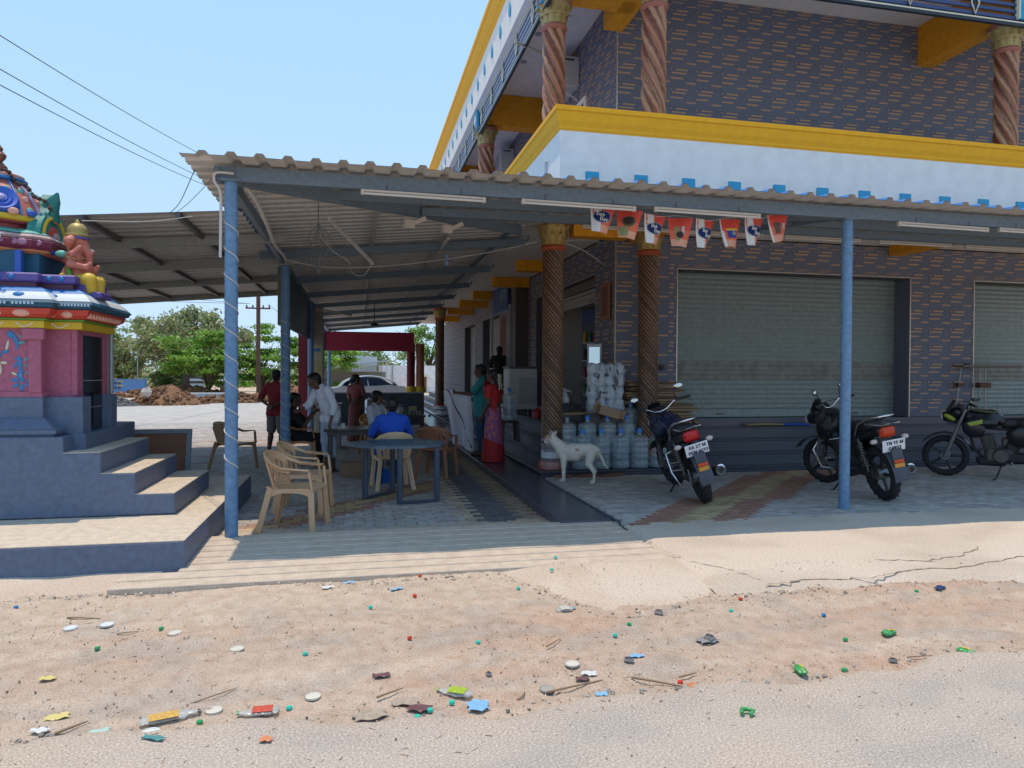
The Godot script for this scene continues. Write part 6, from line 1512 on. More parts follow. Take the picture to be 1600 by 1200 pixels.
	hl.add(Vector3(0, 0.88, -0.56 + dz), Vector3(0, 0.86, -0.64 + dz), 0.095, 0.075); hl.add(Vector3(-0.06, 0.93, -0.52 + dz), Vector3(0.06, 0.93, -0.52 + dz), 0.07)
	part(st, "headlamp_cowl", hl.build(MB.new()), o.cowl)
	part(st, "headlamp_glass", MB.new().ell(Vector3(0, 0.85, -0.70 + dz), Vector3(0.075, 0.06, 0.03)), mat("lamp_glass", Color(0.40, 0.42, 0.42), 0.1))
	part(st, "windscreen", MB.new().shell([[Vector3(-0.10, 0.95, -0.60 + dz), Vector3(0, 0.95, -0.65 + dz), Vector3(0.10, 0.95, -0.60 + dz)], [Vector3(-0.085, 1.08, -0.53 + dz), Vector3(0, 1.10, -0.56 + dz), Vector3(0.085, 1.08, -0.53 + dz)]], 0.006), black)
	part(st, "instrument_panel", MB.new().box(Vector3(0, 1.0, -0.47 + dz), Vector3(0.24, 0.04, 0.12), Basis(Vector3.RIGHT, 0.7), 0.018), matt)
	part(st, "instrument_trim", MB.new().tube([Vector3(-0.10, 0.955, -0.40 + dz), Vector3(-0.04, 0.935, -0.39 + dz), Vector3(0.04, 0.935, -0.39 + dz), Vector3(0.10, 0.955, -0.40 + dz)], 0.009, 6), chrome)
	for s in [-1.0, 1.0]:
		part(st, "handlebar", MB.new().tube([Vector3(0, 0.985, -0.39 + dz), Vector3(s * 0.09, 1.0, -0.39 + dz), Vector3(s * 0.19, 1.06, -0.37 + dz), Vector3(s * 0.27, 1.07, -0.33 + dz)], 0.012, 8), chrome)
		part(st, "grip", MB.new().cyl(Vector3(s * 0.26, 1.07, -0.335 + dz), Vector3(s * 0.385, 1.065, -0.27 + dz), 0.018, 0.017, 10), matt)
		part(st, "lever", MB.new().tube([Vector3(s * 0.24, 1.06, -0.36 + dz), Vector3(s * 0.37, 1.055, -0.32 + dz)], 0.006, 6), mat("dull_alloy"))
		part(st, "switch_box", MB.new().box(Vector3(s * 0.235, 1.075, -0.345 + dz), Vector3(0.05, 0.045, 0.04), Basis(Vector3.UP, -s * 0.4), 0.008), matt)
		if o.mirrors:
			var mi := part(st, "mirror", MB.new().ell(Vector3(s * 0.31, 1.225, -0.36 + dz), Vector3(0.062, 0.042, 0.014), Basis(Vector3.UP, -s * 0.25), 16, 8), o.mirror_back)
			part(mi, "mirror_glass", MB.new().ell(Vector3(s * 0.31, 1.225, -0.352 + dz), Vector3(0.056, 0.037, 0.012), Basis(Vector3.UP, -s * 0.25), 16, 8), mat("mirror_glass", Color(0.55, 0.60, 0.58), 0.04, 1.0))
			part(mi, "mirror_stem", MB.new().tube([Vector3(s * 0.22, 1.08, -0.35 + dz), Vector3(s * 0.24, 1.17, -0.37 + dz), Vector3(s * 0.29, 1.21, -0.37 + dz)], 0.007, 6), matt)
	for s in [-1.0, 1.0]:
		part(st, "control_cable", MB.new().tube([Vector3(s * 0.22, 1.06, -0.37 + dz), Vector3(s * 0.16, 1.04, -0.52 + dz), Vector3(s * 0.06, 0.96, -0.60 + dz), Vector3(s * 0.05, 0.80, -0.46 + dz)], 0.005, 5), matt)
	# pegs, guards, stand
	for s in [-1.0, 1.0]:
		part(t, "foot_peg", MB.new().cyl(Vector3(s * 0.12, 0.27, 0.10), Vector3(s * 0.25, 0.27, 0.10), 0.015, 0.015, 8), matt)
		part(t, "rear_peg", MB.new().cyl(Vector3(s * 0.13, 0.36, 0.42), Vector3(s * 0.24, 0.38, 0.42), 0.014, 0.014, 8), matt)
	if o.guard:
		part(t, "crash_guard", MB.new().tube([Vector3(0, 0.60, -0.34), Vector3(-0.20, 0.60, -0.34), Vector3(-0.27, 0.52, -0.34), Vector3(-0.22, 0.30, -0.30), Vector3(-0.05, 0.25, -0.22)], 0.012, 8).tube([Vector3(0, 0.60, -0.34), Vector3(0.20, 0.60, -0.34), Vector3(0.27, 0.52, -0.34), Vector3(0.22, 0.30, -0.30), Vector3(0.05, 0.25, -0.22)], 0.012, 8), chrome)
	if o.saree:
		part(t, "side_guard", MB.new().tube([Vector3(-0.12, 0.62, 0.38), Vector3(-0.23, 0.60, 0.42), Vector3(-0.24, 0.40, 0.50), Vector3(-0.20, 0.24, 0.62), Vector3(-0.12, 0.26, 0.76), Vector3(-0.12, 0.45, 0.80)], 0.012, 8), chrome)
		part(t, "side_guard_bar", MB.new().tube([Vector3(-0.235, 0.42, 0.49), Vector3(-0.15, 0.44, 0.70)], 0.006, 6).tube([Vector3(-0.24, 0.5, 0.46), Vector3(-0.14, 0.52, 0.66)], 0.006, 6), chrome)
	part(t, "side_stand", MB.new().tube([Vector3(-0.08, 0.24, 0.02), Vector3(-0.24, 0.05, -0.06), Vector3(-0.27, 0.045, -0.09)], 0.012, 7), matt)
	if o.cover:
		var cv := Field.new(); cv.cell = 0.02; cv.blend = 0.05
		cv.add(Vector3(-0.08, 0.86, -0.34), Vector3(0.08, 0.86, -0.34), 0.10); cv.add(Vector3(-0.09, 0.82, -0.15), Vector3(0.09, 0.82, -0.15), 0.105); cv.add(Vector3(0, 0.92, -0.28), Vector3(0, 0.90, -0.10), 0.08)
		var nz := FastNoiseLite.new(); nz.frequency = 7.0; nz.seed = 6; cv.rough = nz; cv.amp = 0.035
		part(t, "tank_bag", cv.build(MB.new()), o.cover)
	if o.has("decal"):
		part(t, "lime_flash", MB.new().shell([[Vector3(-0.175, 0.80, -0.40), Vector3(-0.175, 0.76, -0.36)], [Vector3(-0.165, 0.86, -0.22), Vector3(-0.172, 0.80, -0.22)]], 0.004).tube([Vector3(-0.12, 0.74, 0.30), Vector3(-0.13, 0.70, 0.45), Vector3(-0.10, 0.76, 0.70)], 0.008, 5), o.decal)
		part(st, "cowl_flash", MB.new().ell(Vector3(-0.085, 0.86, -0.60 + dz), Vector3(0.03, 0.035, 0.085), Basis(Vector3.RIGHT, 0.5), 10, 6), o.decal)
		part(t, "tank_cover", MB.new().ell(Vector3(0, 0.955, -0.20), Vector3(0.13, 0.02, 0.17), Basis(Vector3.RIGHT, 0.08), 14, 6), mat("olive_vinyl", Color(0.09, 0.10, 0.045), 0.5))

func motorcycles() -> void:
	var black := mat("bike_black", Color(0.012, 0.012, 0.016), 0.28)
	var red_lamp := mat("lamp_red", Color(0.50, 0.01, 0.015), 0.2)
	var orange_lamp := mat("lamp_orange_red", Color(0.55, 0.05, 0.01), 0.2)
	motorcycle("black motorcycle with chrome rear rack leaning before the stacked cartons", Vector3(4.20, 0.127, -8.33), -0.20, 0.31, 0.25, {"size": 1.08, "paint": mat("deep_blue_paint", Color(0.008, 0.015, 0.05), 0.25), "lamp": red_lamp, "plate": ["KA 27 M", "PEN 4213"], "fender": black, "cowl": black, "mirrors": true, "mirror_back": mat("chrome", Color(0.70, 0.70, 0.72), 0.12, 1.0), "guard": false, "saree": true, "cover": mat("navy_bag", Color(0.012, 0.016, 0.035), 0.6)})
	motorcycle("black motorcycle with a grey tank bag parked behind the front post", Vector3(6.43, 0.127, -8.08), -0.16, 0.19, 0.55, {"size": 1.1, "paint": black, "lamp": orange_lamp, "plate": ["TN 15 M", "C4953"], "fender": mat("dark_teal_paint", Color(0.012, 0.035, 0.05), 0.3), "cowl": black, "mirrors": true, "mirror_back": mat("bike_plastic", Color(0.022, 0.022, 0.026), 0.6), "guard": true, "saree": false, "cover": mat("grey_bag", Color(0.035, 0.033, 0.034), 0.75)})
	motorcycle("black and lime green motorcycle seen side on beside the second shutter", Vector3(9.28, 0.127, -8.60), 0.80, 0.10, -0.08, {"size": 1.06, "paint": black, "lamp": red_lamp, "plate": ["TN 15", "4953"], "fender": black, "cowl": black, "mirrors": false, "mirror_back": black, "guard": false, "saree": false, "cover": null, "decal": mat("lime_paint", Color(0.30, 0.36, 0.03), 0.3)})

# ---------------------------------------------------------------- people
# joints of a standing figure 1.68 m tall that faces +z; j overrides them
func joints(j := {}) -> Dictionary:
	var d := {"pelvis": Vector3(0, 0.93, 0), "chest": Vector3(0, 1.24, 0), "neck": Vector3(0, 1.42, -0.01), "head": Vector3(0, 1.565, 0.02),
		"sl": Vector3(0.175, 1.365, -0.01), "sr": Vector3(-0.175, 1.365, -0.01), "el": Vector3(0.225, 1.09, -0.03), "er": Vector3(-0.225, 1.09, -0.03), "wl": Vector3(0.235, 0.86, 0.05), "wr": Vector3(-0.235, 0.86, 0.05),
		"hl": Vector3(0.085, 0.90, 0), "hr": Vector3(-0.085, 0.90, 0), "kl": Vector3(0.095, 0.49, 0.02), "kr": Vector3(-0.095, 0.49, 0.02), "al": Vector3(0.095, 0.085, -0.02), "ar": Vector3(-0.095, 0.085, -0.02),
		"tl": Vector3(0.11, 0.035, 0.15), "tr": Vector3(-0.11, 0.035, 0.15), "face": Vector3(0, 0, 1)}
	for k in j: d[k] = j[k]
	return d

func hand(mb: MB, wrist: Vector3, elbow: Vector3, side: float, curl := 0.5) -> void:
	var d := (wrist - elbow).normalized()
	var s := d.cross(Vector3(0, 0, 1))
	if s.length() < 0.2: s = d.cross(Vector3(1, 0, 0))
	s = s.normalized() * side
	var n := d.cross(s).normalized()
	var f := Field.new(); f.cell = 0.0065; f.blend = 0.010
	f.add(wrist, wrist + d * 0.03, 0.024, 0.026)
	for i in 4:
		var o := s * (0.030 - 0.020 * i)
		var k := wrist + d * 0.085 + o
		f.add(wrist + d * 0.03 + o * 0.7, k, 0.016, 0.013)
		var l: float = [0.035, 0.042, 0.04, 0.03][i]
		var e := k + (d * cos(curl) + n * sin(curl)) * l
		f.add(k, e, 0.0105, 0.0095)
		f.add(e, e + (d * cos(curl * 2) + n * sin(curl * 2)) * l * 0.8, 0.0095, 0.008)
	var th := wrist + d * 0.03 + s * 0.03
	f.add(th, th + (d * 0.6 + s * 0.6 + n * 0.3) * 0.035, 0.013, 0.011)
	f.add(th + (d * 0.6 + s * 0.6 + n * 0.3) * 0.035, th + (d * 0.6 + s * 0.6 + n * 0.3) * 0.035 + (d * 0.9 + n * 0.4) * 0.03, 0.011, 0.009)
	f.build(mb)

func person(label: String, pos: Vector3, turn: float, j: Dictionary, o: Dictionary) -> Node3D:
	var t := thing("person", label, "person", pos, turn)
	var k: float = o.get("scale", 1.0)
	t.scale = Vector3.ONE * k
	var skin: Material = mat("skin_%d" % o.get("tone", 0), [Color(0.15, 0.075, 0.046), Color(0.20, 0.105, 0.065), Color(0.12, 0.060, 0.038)][o.get("tone", 0)], 0.55)
	var F := Field.new(); F.cell = 0.017; F.blend = 0.03
	F.add(j.neck - Vector3(0, 0.03, 0), j.head - Vector3(0, 0.05, 0), 0.058, 0.055)
	F.add(j.chest + Vector3(0.07, 0.04, 0), j.chest + Vector3(-0.07, 0.04, 0), 0.10)
	F.add(j.sl, j.sr, 0.055); F.add(j.chest, j.pelvis, 0.11, 0.12)
	for s in ["l", "r"]:
		F.add(j["s" + s], j["e" + s], 0.048, 0.038); F.add(j["e" + s], j["w" + s], 0.038, 0.026)
		F.add(j["h" + s], j["k" + s], 0.085, 0.058); F.add(j["k" + s], j["k" + s].lerp(j["a" + s], 0.35), 0.055, 0.056); F.add(j["k" + s].lerp(j["a" + s], 0.35), j["a" + s], 0.056, 0.036)
		F.add(j["a" + s] - Vector3(0, 0.035, 0), j["t" + s], 0.04, 0.028)
	var body := F.build(MB.new())
	# head: skull, jaw, nose, brow, ears, lips
	var f: Vector3 = j.face.normalized()
	var r := f.cross(Vector3.UP).normalized() * -1.0
	var up := r.cross(f).normalized() * -1.0
	if up.y < 0: up = -up
	var h: Vector3 = j.head
	var H := Field.new(); H.cell = 0.009; H.blend = 0.022
	H.add(h + up * 0.035 - f * 0.03, h + up * 0.03 + f * 0.015, 0.082, 0.08)
	H.add(h - up * 0.01 + f * 0.02, h - up * 0.065 + f * 0.045, 0.066, 0.042)
	H.add(h - up * 0.055 + r * 0.03 + f * 0.01, h - up * 0.055 - r * 0.03 + f * 0.01, 0.042)
	H.add(h + up * 0.02 + f * 0.09, h - up * 0.022 + f * 0.104, 0.010, 0.017)
	H.add(h + up * 0.03 + r * 0.04 + f * 0.075, h + up * 0.03 - r * 0.04 + f * 0.075, 0.016)
	H.add(h - up * 0.048 + r * 0.018 + f * 0.088, h - up * 0.048 - r * 0.018 + f * 0.088, 0.010)
	for s in [-1.0, 1.0]: H.add(h + r * s * 0.083 + up * 0.015 - f * 0.005, h + r * s * 0.080 - up * 0.028, 0.017, 0.012)
	H.build(body)
	hand(body, j.wl, j.el, 1.0, o.get("curl", 0.5)); hand(body, j.wr, j.er, -1.0, o.get("curl", 0.5))
	part(t, "body", body, skin)
	var ey := MB.new()
	for s in [-1.0, 1.0]: ey.ell(h + r * s * 0.031 + up * 0.008 + f * 0.080, Vector3(0.013, 0.008, 0.010), Basis(), 8, 5)
	part(t, "eyes", ey, mat("eye_white", Color(0.35, 0.33, 0.31), 0.3))
	# hair: a cap over the skull, cut away from the face
	var hr := Field.new(); hr.cell = 0.011; hr.blend = 0.02
	hr.add(h + up * 0.045 - f * 0.035, h + up * 0.045 + f * 0.01, 0.090, 0.084)
	hr.add(h - f * 0.05 + up * 0.0, h - f * 0.05 - up * 0.03, 0.075, 0.06)
	if o.get("tuft", false): hr.add(h + up * 0.10 + f * 0.02, h + up * 0.09 + f * 0.075, 0.045, 0.035)
	if o.get("bun", false):
		hr.add(h - f * 0.10, h - f * 0.12 - up * 0.02, 0.05)
	if o.get("plait", false):
		hr.add(h - f * 0.08 - up * 0.03, h - f * 0.11 - up * 0.20, 0.045, 0.035); hr.add(h - f * 0.11 - up * 0.20, h - f * 0.12 - up * 0.36, 0.035, 0.018)
	var nz := FastNoiseLite.new(); nz.seed = 3; nz.frequency = 22.0; hr.rough = nz; hr.amp = 0.012
	hr.cut = [[h + f * 0.055 + up * 0.062, (f - up * 0.55).normalized()]]
	part(t, "hair", hr.build(MB.new()), mat("black_hair", Color(0.010, 0.009, 0.009), 0.5))
	# clothes follow the same bones, a little larger, and end at cuffs and hems
	var wr := FastNoiseLite.new(); wr.seed = 8; wr.frequency = 7.0
	if o.has("top"):
		var S := Field.new(); S.cell = 0.017; S.blend = 0.035; S.rough = wr; S.amp = 0.010
		S.add(j.sl.lerp(j.sr, 0.12), j.sr.lerp(j.sl, 0.12), 0.078)
		S.add(j.chest + Vector3(0.075, 0.03, 0), j.chest + Vector3(-0.075, 0.03, 0), 0.118)
		S.add(j.chest, j.pelvis, 0.14, 0.145)
		S.add(j.pelvis + Vector3(0.06, 0, 0), j.pelvis + Vector3(-0.06, 0, 0), 0.125)
		var hem: float = o.get("hem", 0.0)
		if hem > 0.0:
			S.add(j.pelvis + Vector3(0.06, 0, 0), j.hl.lerp(j.kl, hem), 0.12, 0.115); S.add(j.pelvis - Vector3(0.06, 0, 0), j.hr.lerp(j.kr, hem), 0.12, 0.115)
		S.add(j.neck - Vector3(0, 0.035, 0), j.neck + Vector3(0, 0.012, 0), 0.075, 0.066)
		var len: float = o.get("sleeve", 0.75)
		for s in ["l", "r"]:
			var a: Vector3 = j["s" + s]; var e: Vector3 = j["e" + s]; var w: Vector3 = j["w" + s]
			if len <= 1.0: S.add(a, a.lerp(e, len), 0.07, 0.066)
			else:
				S.add(a, e, 0.07, 0.058); S.add(e, e.lerp(w, len - 1.0), 0.058, 0.05)
		part(t, "shirt", S.build(MB.new()), o.top)
		part(t, "collar", MB.new().tube([j.neck + Vector3(0.05, 0.02, 0.045), j.neck + Vector3(0.068, 0.03, -0.01), j.neck + Vector3(0.04, 0.035, -0.06), j.neck + Vector3(-0.04, 0.035, -0.06), j.neck + Vector3(-0.068, 0.03, -0.01), j.neck + Vector3(-0.05, 0.02, 0.045)], 0.014, 6), o.top)
	if o.has("legs"):
		var L := Field.new(); L.cell = 0.017; L.blend = 0.03; L.rough = wr; L.amp = 0.010
		var to: float = o.get("length", 1.9)
		L.add(j.pelvis + Vector3(0.05, 0, 0), j.pelvis - Vector3(0.05, 0, 0), 0.128)
		for s in ["l", "r"]:
			var a: Vector3 = j["h" + s]; var b: Vector3 = j["k" + s]; var c: Vector3 = j["a" + s]
			if to <= 1.0: L.add(a, a.lerp(b, to), 0.108, 0.092)
			else:
				L.add(a, b, 0.105, 0.078); L.add(b, b.lerp(c, to - 1.0), 0.078, 0.062)
		part(t, "trousers", L.build(MB.new()), o.legs)
	if o.get("shoes", true):
		var sh := MB.new()
		for s in ["l", "r"]:
			var a: Vector3 = j["a" + s]; var e: Vector3 = j["t" + s]
			sh.bar(Vector3(a.x, 0.012, a.z - 0.06), Vector3(e.x, 0.012, e.z + 0.03), 0.085, 0.02, 0.006)
		part(t, "sandals", sh, mat("sandal_black", Color(0.02, 0.018, 0.016), 0.7))
	return t

func seated(j := {}) -> Dictionary:
	var d := joints({"pelvis": Vector3(0, 0.55, -0.06), "chest": Vector3(0, 0.84, -0.09), "neck": Vector3(0, 1.02, -0.08), "head": Vector3(0, 1.16, -0.04), "sl": Vector3(0.175, 0.965, -0.09), "sr": Vector3(-0.175, 0.965, -0.09), "el": Vector3(0.235, 0.72, 0.02), "er": Vector3(-0.235, 0.72, 0.02), "wl": Vector3(0.17, 0.70, 0.24), "wr": Vector3(-0.17, 0.70, 0.24), "hl": Vector3(0.09, 0.53, -0.02), "hr": Vector3(-0.09, 0.53, -0.02), "kl": Vector3(0.13, 0.50, 0.38), "kr": Vector3(-0.13, 0.50, 0.38), "al": Vector3(0.12, 0.085, 0.36), "ar": Vector3(-0.12, 0.085, 0.36), "tl": Vector3(0.13, 0.035, 0.52), "tr": Vector3(-0.13, 0.035, 0.52)})
	for k in j: d[k] = j[k]
	return d

func sari(t: Node3D, j: Dictionary, m: Material, pallu: Material, blouse: Material) -> void:
	# a long wrapped skirt with pleats, and the end thrown over the shoulder
	var rows := []
	for i in 20:
		var u := i / 19.0
		var y := lerpf(0.02, 1.0, u)
		var r := []
		for q in 41:
			var a := TAU * q / 40
			var fold := 1.0 + 0.05 * (1.0 - u) * sin(a * 13.0 + 2.0 * u) + 0.02 * sin(a * 7.0 + u * 5.0)
			var rx := lerpf(0.215, 0.165, pow(u, 0.8)) * fold; var rz := lerpf(0.20, 0.135, pow(u, 0.8)) * fold
			r.append(Vector3(cos(a) * rx, y, sin(a) * rz - 0.01))
		rows.append(r)
	part(t, "skirt_wrap", MB.new().sheet(rows, -1.0), m)
	var S := Field.new(); S.cell = 0.017; S.blend = 0.035
	S.add(j.sl.lerp(j.sr, 0.12), j.sr.lerp(j.sl, 0.12), 0.07); S.add(j.chest + Vector3(0.06, 0.03, 0), j.chest - Vector3(0.06, -0.03, 0), 0.115); S.add(j.chest, j.chest - Vector3(0, 0.12, 0), 0.125, 0.12)
	for s in ["l", "r"]: S.add(j["s" + s], j["s" + s].lerp(j["e" + s], 0.55), 0.062, 0.056)
	part(t, "blouse", S.build(MB.new()), blouse)
	var pr := []
	for i in 15:
		var u := i / 14.0
		var a := lerpf(-0.9, 3.9, u)
		var y := 1.02 + 0.40 * sin(clampf(u * 1.25, 0, 1) * PI * 0.62) - (0.9 * pow(maxf(0, u - 0.62), 1.0) * 1.9)
		var c := Vector3(cos(a) * 0.17, y, sin(a) * 0.155)
		pr.append([c + Vector3(0, 0.10, 0), c + Vector3(cos(a) * 0.02, 0.0, sin(a) * 0.02), c - Vector3(0, 0.12, 0)])
	part(t, "shoulder_drape", MB.new().shell(pr, 0.008), pallu)

func people() -> void:
	# saree prints
	T.sari_print = noise_tex(41, 0.035, 2, Color(0.02, 0.03, 0.30), Color(0.90, 0.22, 0.02), 512, 1.3, FastNoiseLite.TYPE_CELLULAR)
	var white := mat("white_shirt", Color(0.74, 0.76, 0.82), 0.85)
	var J := joints({"pelvis": Vector3(0, 0.93, -0.03), "chest": Vector3(0, 1.22, 0.08), "neck": Vector3(0, 1.37, 0.17), "head": Vector3(0.0, 1.47, 0.27), "sl": Vector3(0.175, 1.33, 0.13), "sr": Vector3(-0.175, 1.33, 0.13), "el": Vector3(0.24, 1.06, 0.05), "er": Vector3(-0.22, 1.08, 0.26), "wl": Vector3(0.25, 0.84, 0.12), "wr": Vector3(-0.12, 1.02, 0.44), "face": Vector3(-0.15, -0.45, 1)})
	person("man in white shirt and pale jeans bending towards the seated person", Vector3(-0.42, 0.03, -11.95), -PI / 2 + 0.55, J, {"top": white, "legs": mat("pale_jeans", Color(0.42, 0.50, 0.60), 0.85), "sleeve": 1.45, "hem": 0.12, "length": 1.55, "tuft": true, "tone": 0, "scale": 1.0})
	J = joints({"er": Vector3(-0.30, 1.12, -0.10), "wr": Vector3(-0.06, 1.0, -0.20), "el": Vector3(0.30, 1.12, -0.08), "wl": Vector3(0.04, 0.99, -0.21), "kl": Vector3(0.13, 0.49, 0.06), "al": Vector3(0.17, 0.085, 0.04), "tl": Vector3(0.19, 0.035, 0.2), "ar": Vector3(-0.16, 0.085, -0.10), "kr": Vector3(-0.13, 0.49, -0.03), "tr": Vector3(-0.18, 0.035, 0.06)})
	person("man in red shirt and grey shorts standing with hands behind his back", Vector3(-1.50, 0.03, -14.3), PI - 0.35, J, {"top": mat("red_shirt", Color(0.26, 0.022, 0.035), 0.9), "legs": mat("grey_shorts", Color(0.16, 0.15, 0.15), 0.9), "sleeve": 0.8, "hem": 0.15, "length": 0.95, "tone": 2, "scale": 0.98})
	J = seated({"wl": Vector3(0.10, 0.95, 0.25), "wr": Vector3(-0.08, 0.92, 0.26), "el": Vector3(0.22, 0.76, 0.12), "er": Vector3(-0.22, 0.74, 0.12), "face": Vector3(0, -0.2, 1)})
	person("seated person in black holding hands before the face", Vector3(-0.98, 0.0, -12.72), PI / 2, J, {"top": mat("black_shirt", Color(0.012, 0.012, 0.014), 0.85), "legs": mat("black_trousers", Color(0.012, 0.012, 0.016), 0.9), "tone": 0, "sleeve": 0.8})
	J = seated({"el": Vector3(0.27, 0.74, 0.06), "er": Vector3(-0.27, 0.74, 0.06)})
	person("man in bright blue shirt seated with his back to the road", Vector3(0.49, 0.02, -10.12), PI + 0.10, J, {"top": mat("royal_blue_shirt", Color(0.012, 0.08, 0.50), 0.85), "legs": mat("blue_trousers", Color(0.02, 0.05, 0.20), 0.9), "hem": 0.2, "tone": 0, "sleeve": 0.85})
	J = seated({"face": Vector3(0.9, -0.1, 0.5)})
	person("man in light blue shirt seated behind the dark table", Vector3(0.42, 0.03, -12.95), 0.9, J, {"top": mat("light_blue_shirt", Color(0.56, 0.60, 0.68), 0.85), "legs": mat("blue_trousers"), "tone": 1, "sleeve": 0.85})
	# a woman in brown at the stall, standing with folded arms
	J = joints({"el": Vector3(0.25, 1.10, 0.05), "er": Vector3(-0.25, 1.10, 0.05), "wl": Vector3(-0.03, 1.08, 0.19), "wr": Vector3(0.05, 1.12, 0.20), "face": Vector3(-0.6, 0, 0.6)})
	var w := person("woman in a brown saree standing with folded arms at the tea stall", Vector3(0.0, 0.03, -17.1), 2.6, J, {"tone": 2, "bun": true, "scale": 0.93})
	var brown := mat("brown_sari", Color(0.17, 0.045, 0.035), 0.8, 0, "blotch", 4.0)
	sari(w, J, brown, mat("rust_sari", Color(0.24, 0.06, 0.04), 0.8), mat("rose_blouse", Color(0.26, 0.07, 0.07), 0.85))
	# the pair at the corner
	J = joints({"wl": Vector3(0.14, 1.17, 0.46), "el": Vector3(0.24, 1.15, 0.18), "wr": Vector3(-0.13, 0.92, 0.34), "er": Vector3(-0.25, 1.07, 0.10), "face": Vector3(0.1, -0.25, 1)})
	person("man in teal shirt and jeans holding up a white cloth", Vector3(2.26, 0.131, -12.9), -PI / 2 - 0.15, J, {"top": mat("teal_shirt", Color(0.035, 0.27, 0.28), 0.85), "legs": mat("blue_jeans", Color(0.04, 0.09, 0.17), 0.9), "sleeve": 0.75, "hem": 0.28, "tone": 2, "scale": 0.99})
	var cl := thing("white_cloth", "white cloth with a dark stripe held by the man in teal", "cloth", Vector3(1.98, 0.15, -12.85))
	var rows := []; var stripe := []
	for i in 13:
		var r := []; var q := []
		var u := i / 12.0
		for k in 13:
			var v := k / 12.0
			var x := lerpf(lerpf(-0.42, 0.10, v), lerpf(-0.24, 0.14, v), u) + 0.02 * sin(v * 11 + u * 3)
			r.append(Vector3(x, lerpf(1.17, 0.06 + 0.14 * (1 - v), u) + 0.02 * sin(v * 5), 0.05 * sin(v * 9.0) * (0.4 + u) + 0.02 * sin(u * 6)))
		var sv := lerpf(0.12, 0.95, u)
		for e in [-0.025, 0.025]:
			var v := clampf(sv + e, 0, 1)
			q.append(Vector3(lerpf(lerpf(-0.42, 0.10, v), lerpf(-0.24, 0.14, v), u) + 0.02 * sin(v * 11 + u * 3), lerpf(1.17, 0.06 + 0.14 * (1 - v), u) + 0.02 * sin(v * 5), 0.05 * sin(v * 9.0) * (0.4 + u) + 0.02 * sin(u * 6) + 0.006))
		rows.append(r); stripe.append(q)
	part(cl, "sheet", MB.new().shell(rows, 0.004), mat("white_cotton", Color(0.72, 0.72, 0.78), 0.9))
	part(cl, "stripe", MB.new().sheet(stripe, -1.0), mat("stripe_plum", Color(0.05, 0.025, 0.07), 0.9))
	J = joints({"wl": Vector3(0.20, 0.86, 0.12), "wr": Vector3(-0.20, 0.98, 0.14), "er": Vector3(-0.26, 1.10, -0.02), "face": Vector3(0.05, -0.2, 1)})
	w = person("woman in a red and purple saree with white flowers in her hair", Vector3(2.30, 0.131, -11.9), -PI / 2 - 0.7, J, {"tone": 2, "plait": true, "scale": 0.93})
	var print := mat("sari_print", Color(1, 1, 1), 0.75, 0, "sari_print", 1.1)
	sari(w, J, print, mat("red_sari", Color(0.42, 0.018, 0.02), 0.75, 0, "blotch", 3.0), mat("red_blouse", Color(0.45, 0.02, 0.018), 0.8))
	var hem := []
	for i in 6:
		var r := []
		for q in 41:
			var a := TAU * q / 40; var y := lerpf(0.015, 0.36 + 0.08 * sin(a + 1.0), i / 5.0)
			var fold := 1.03 + 0.05 * (1.0 - y) * sin(a * 13.0 + 2.0 * y)
			r.append(Vector3(cos(a) * lerpf(0.218, 0.185, y) * fold, y, sin(a) * lerpf(0.203, 0.165, y) * fold - 0.01))
		hem.append(r)
	part(w, "red_border", MB.new().sheet(hem, -1.0), mat("red_sari"))
	var fl := MB.new()
	for i in 26:
		var u := (i / 2) / 13.0
		fl.ell(Vector3(0.03 * (1 if i % 2 else -1) + 0.015 * sin(i * 2.3), 1.60 - 0.28 * u, -0.13 - 0.03 * u + 0.01 * cos(i * 1.7)), Vector3.ONE * 0.017, Basis(), 6, 4)
	part(w, "jasmine_flowers", fl, mat("jasmine", Color(0.62, 0.58, 0.40), 0.8))
	# a dark figure in the doorway of the next shop
	J = joints({"el": Vector3(0.27, 1.13, 0.0), "wl": Vector3(0.12, 1.12, 0.2), "er": Vector3(-0.27, 1.13, 0.0), "wr": Vector3(-0.10, 1.12, 0.2)})
	person("person in black standing before the next shop door", Vector3(3.62, 0.766, -17.9), 2.7, J, {"top": mat("black_shirt"), "legs": mat("black_trousers"), "sleeve": 0.8, "hem": 0.1, "tone": 2, "scale": 0.93})

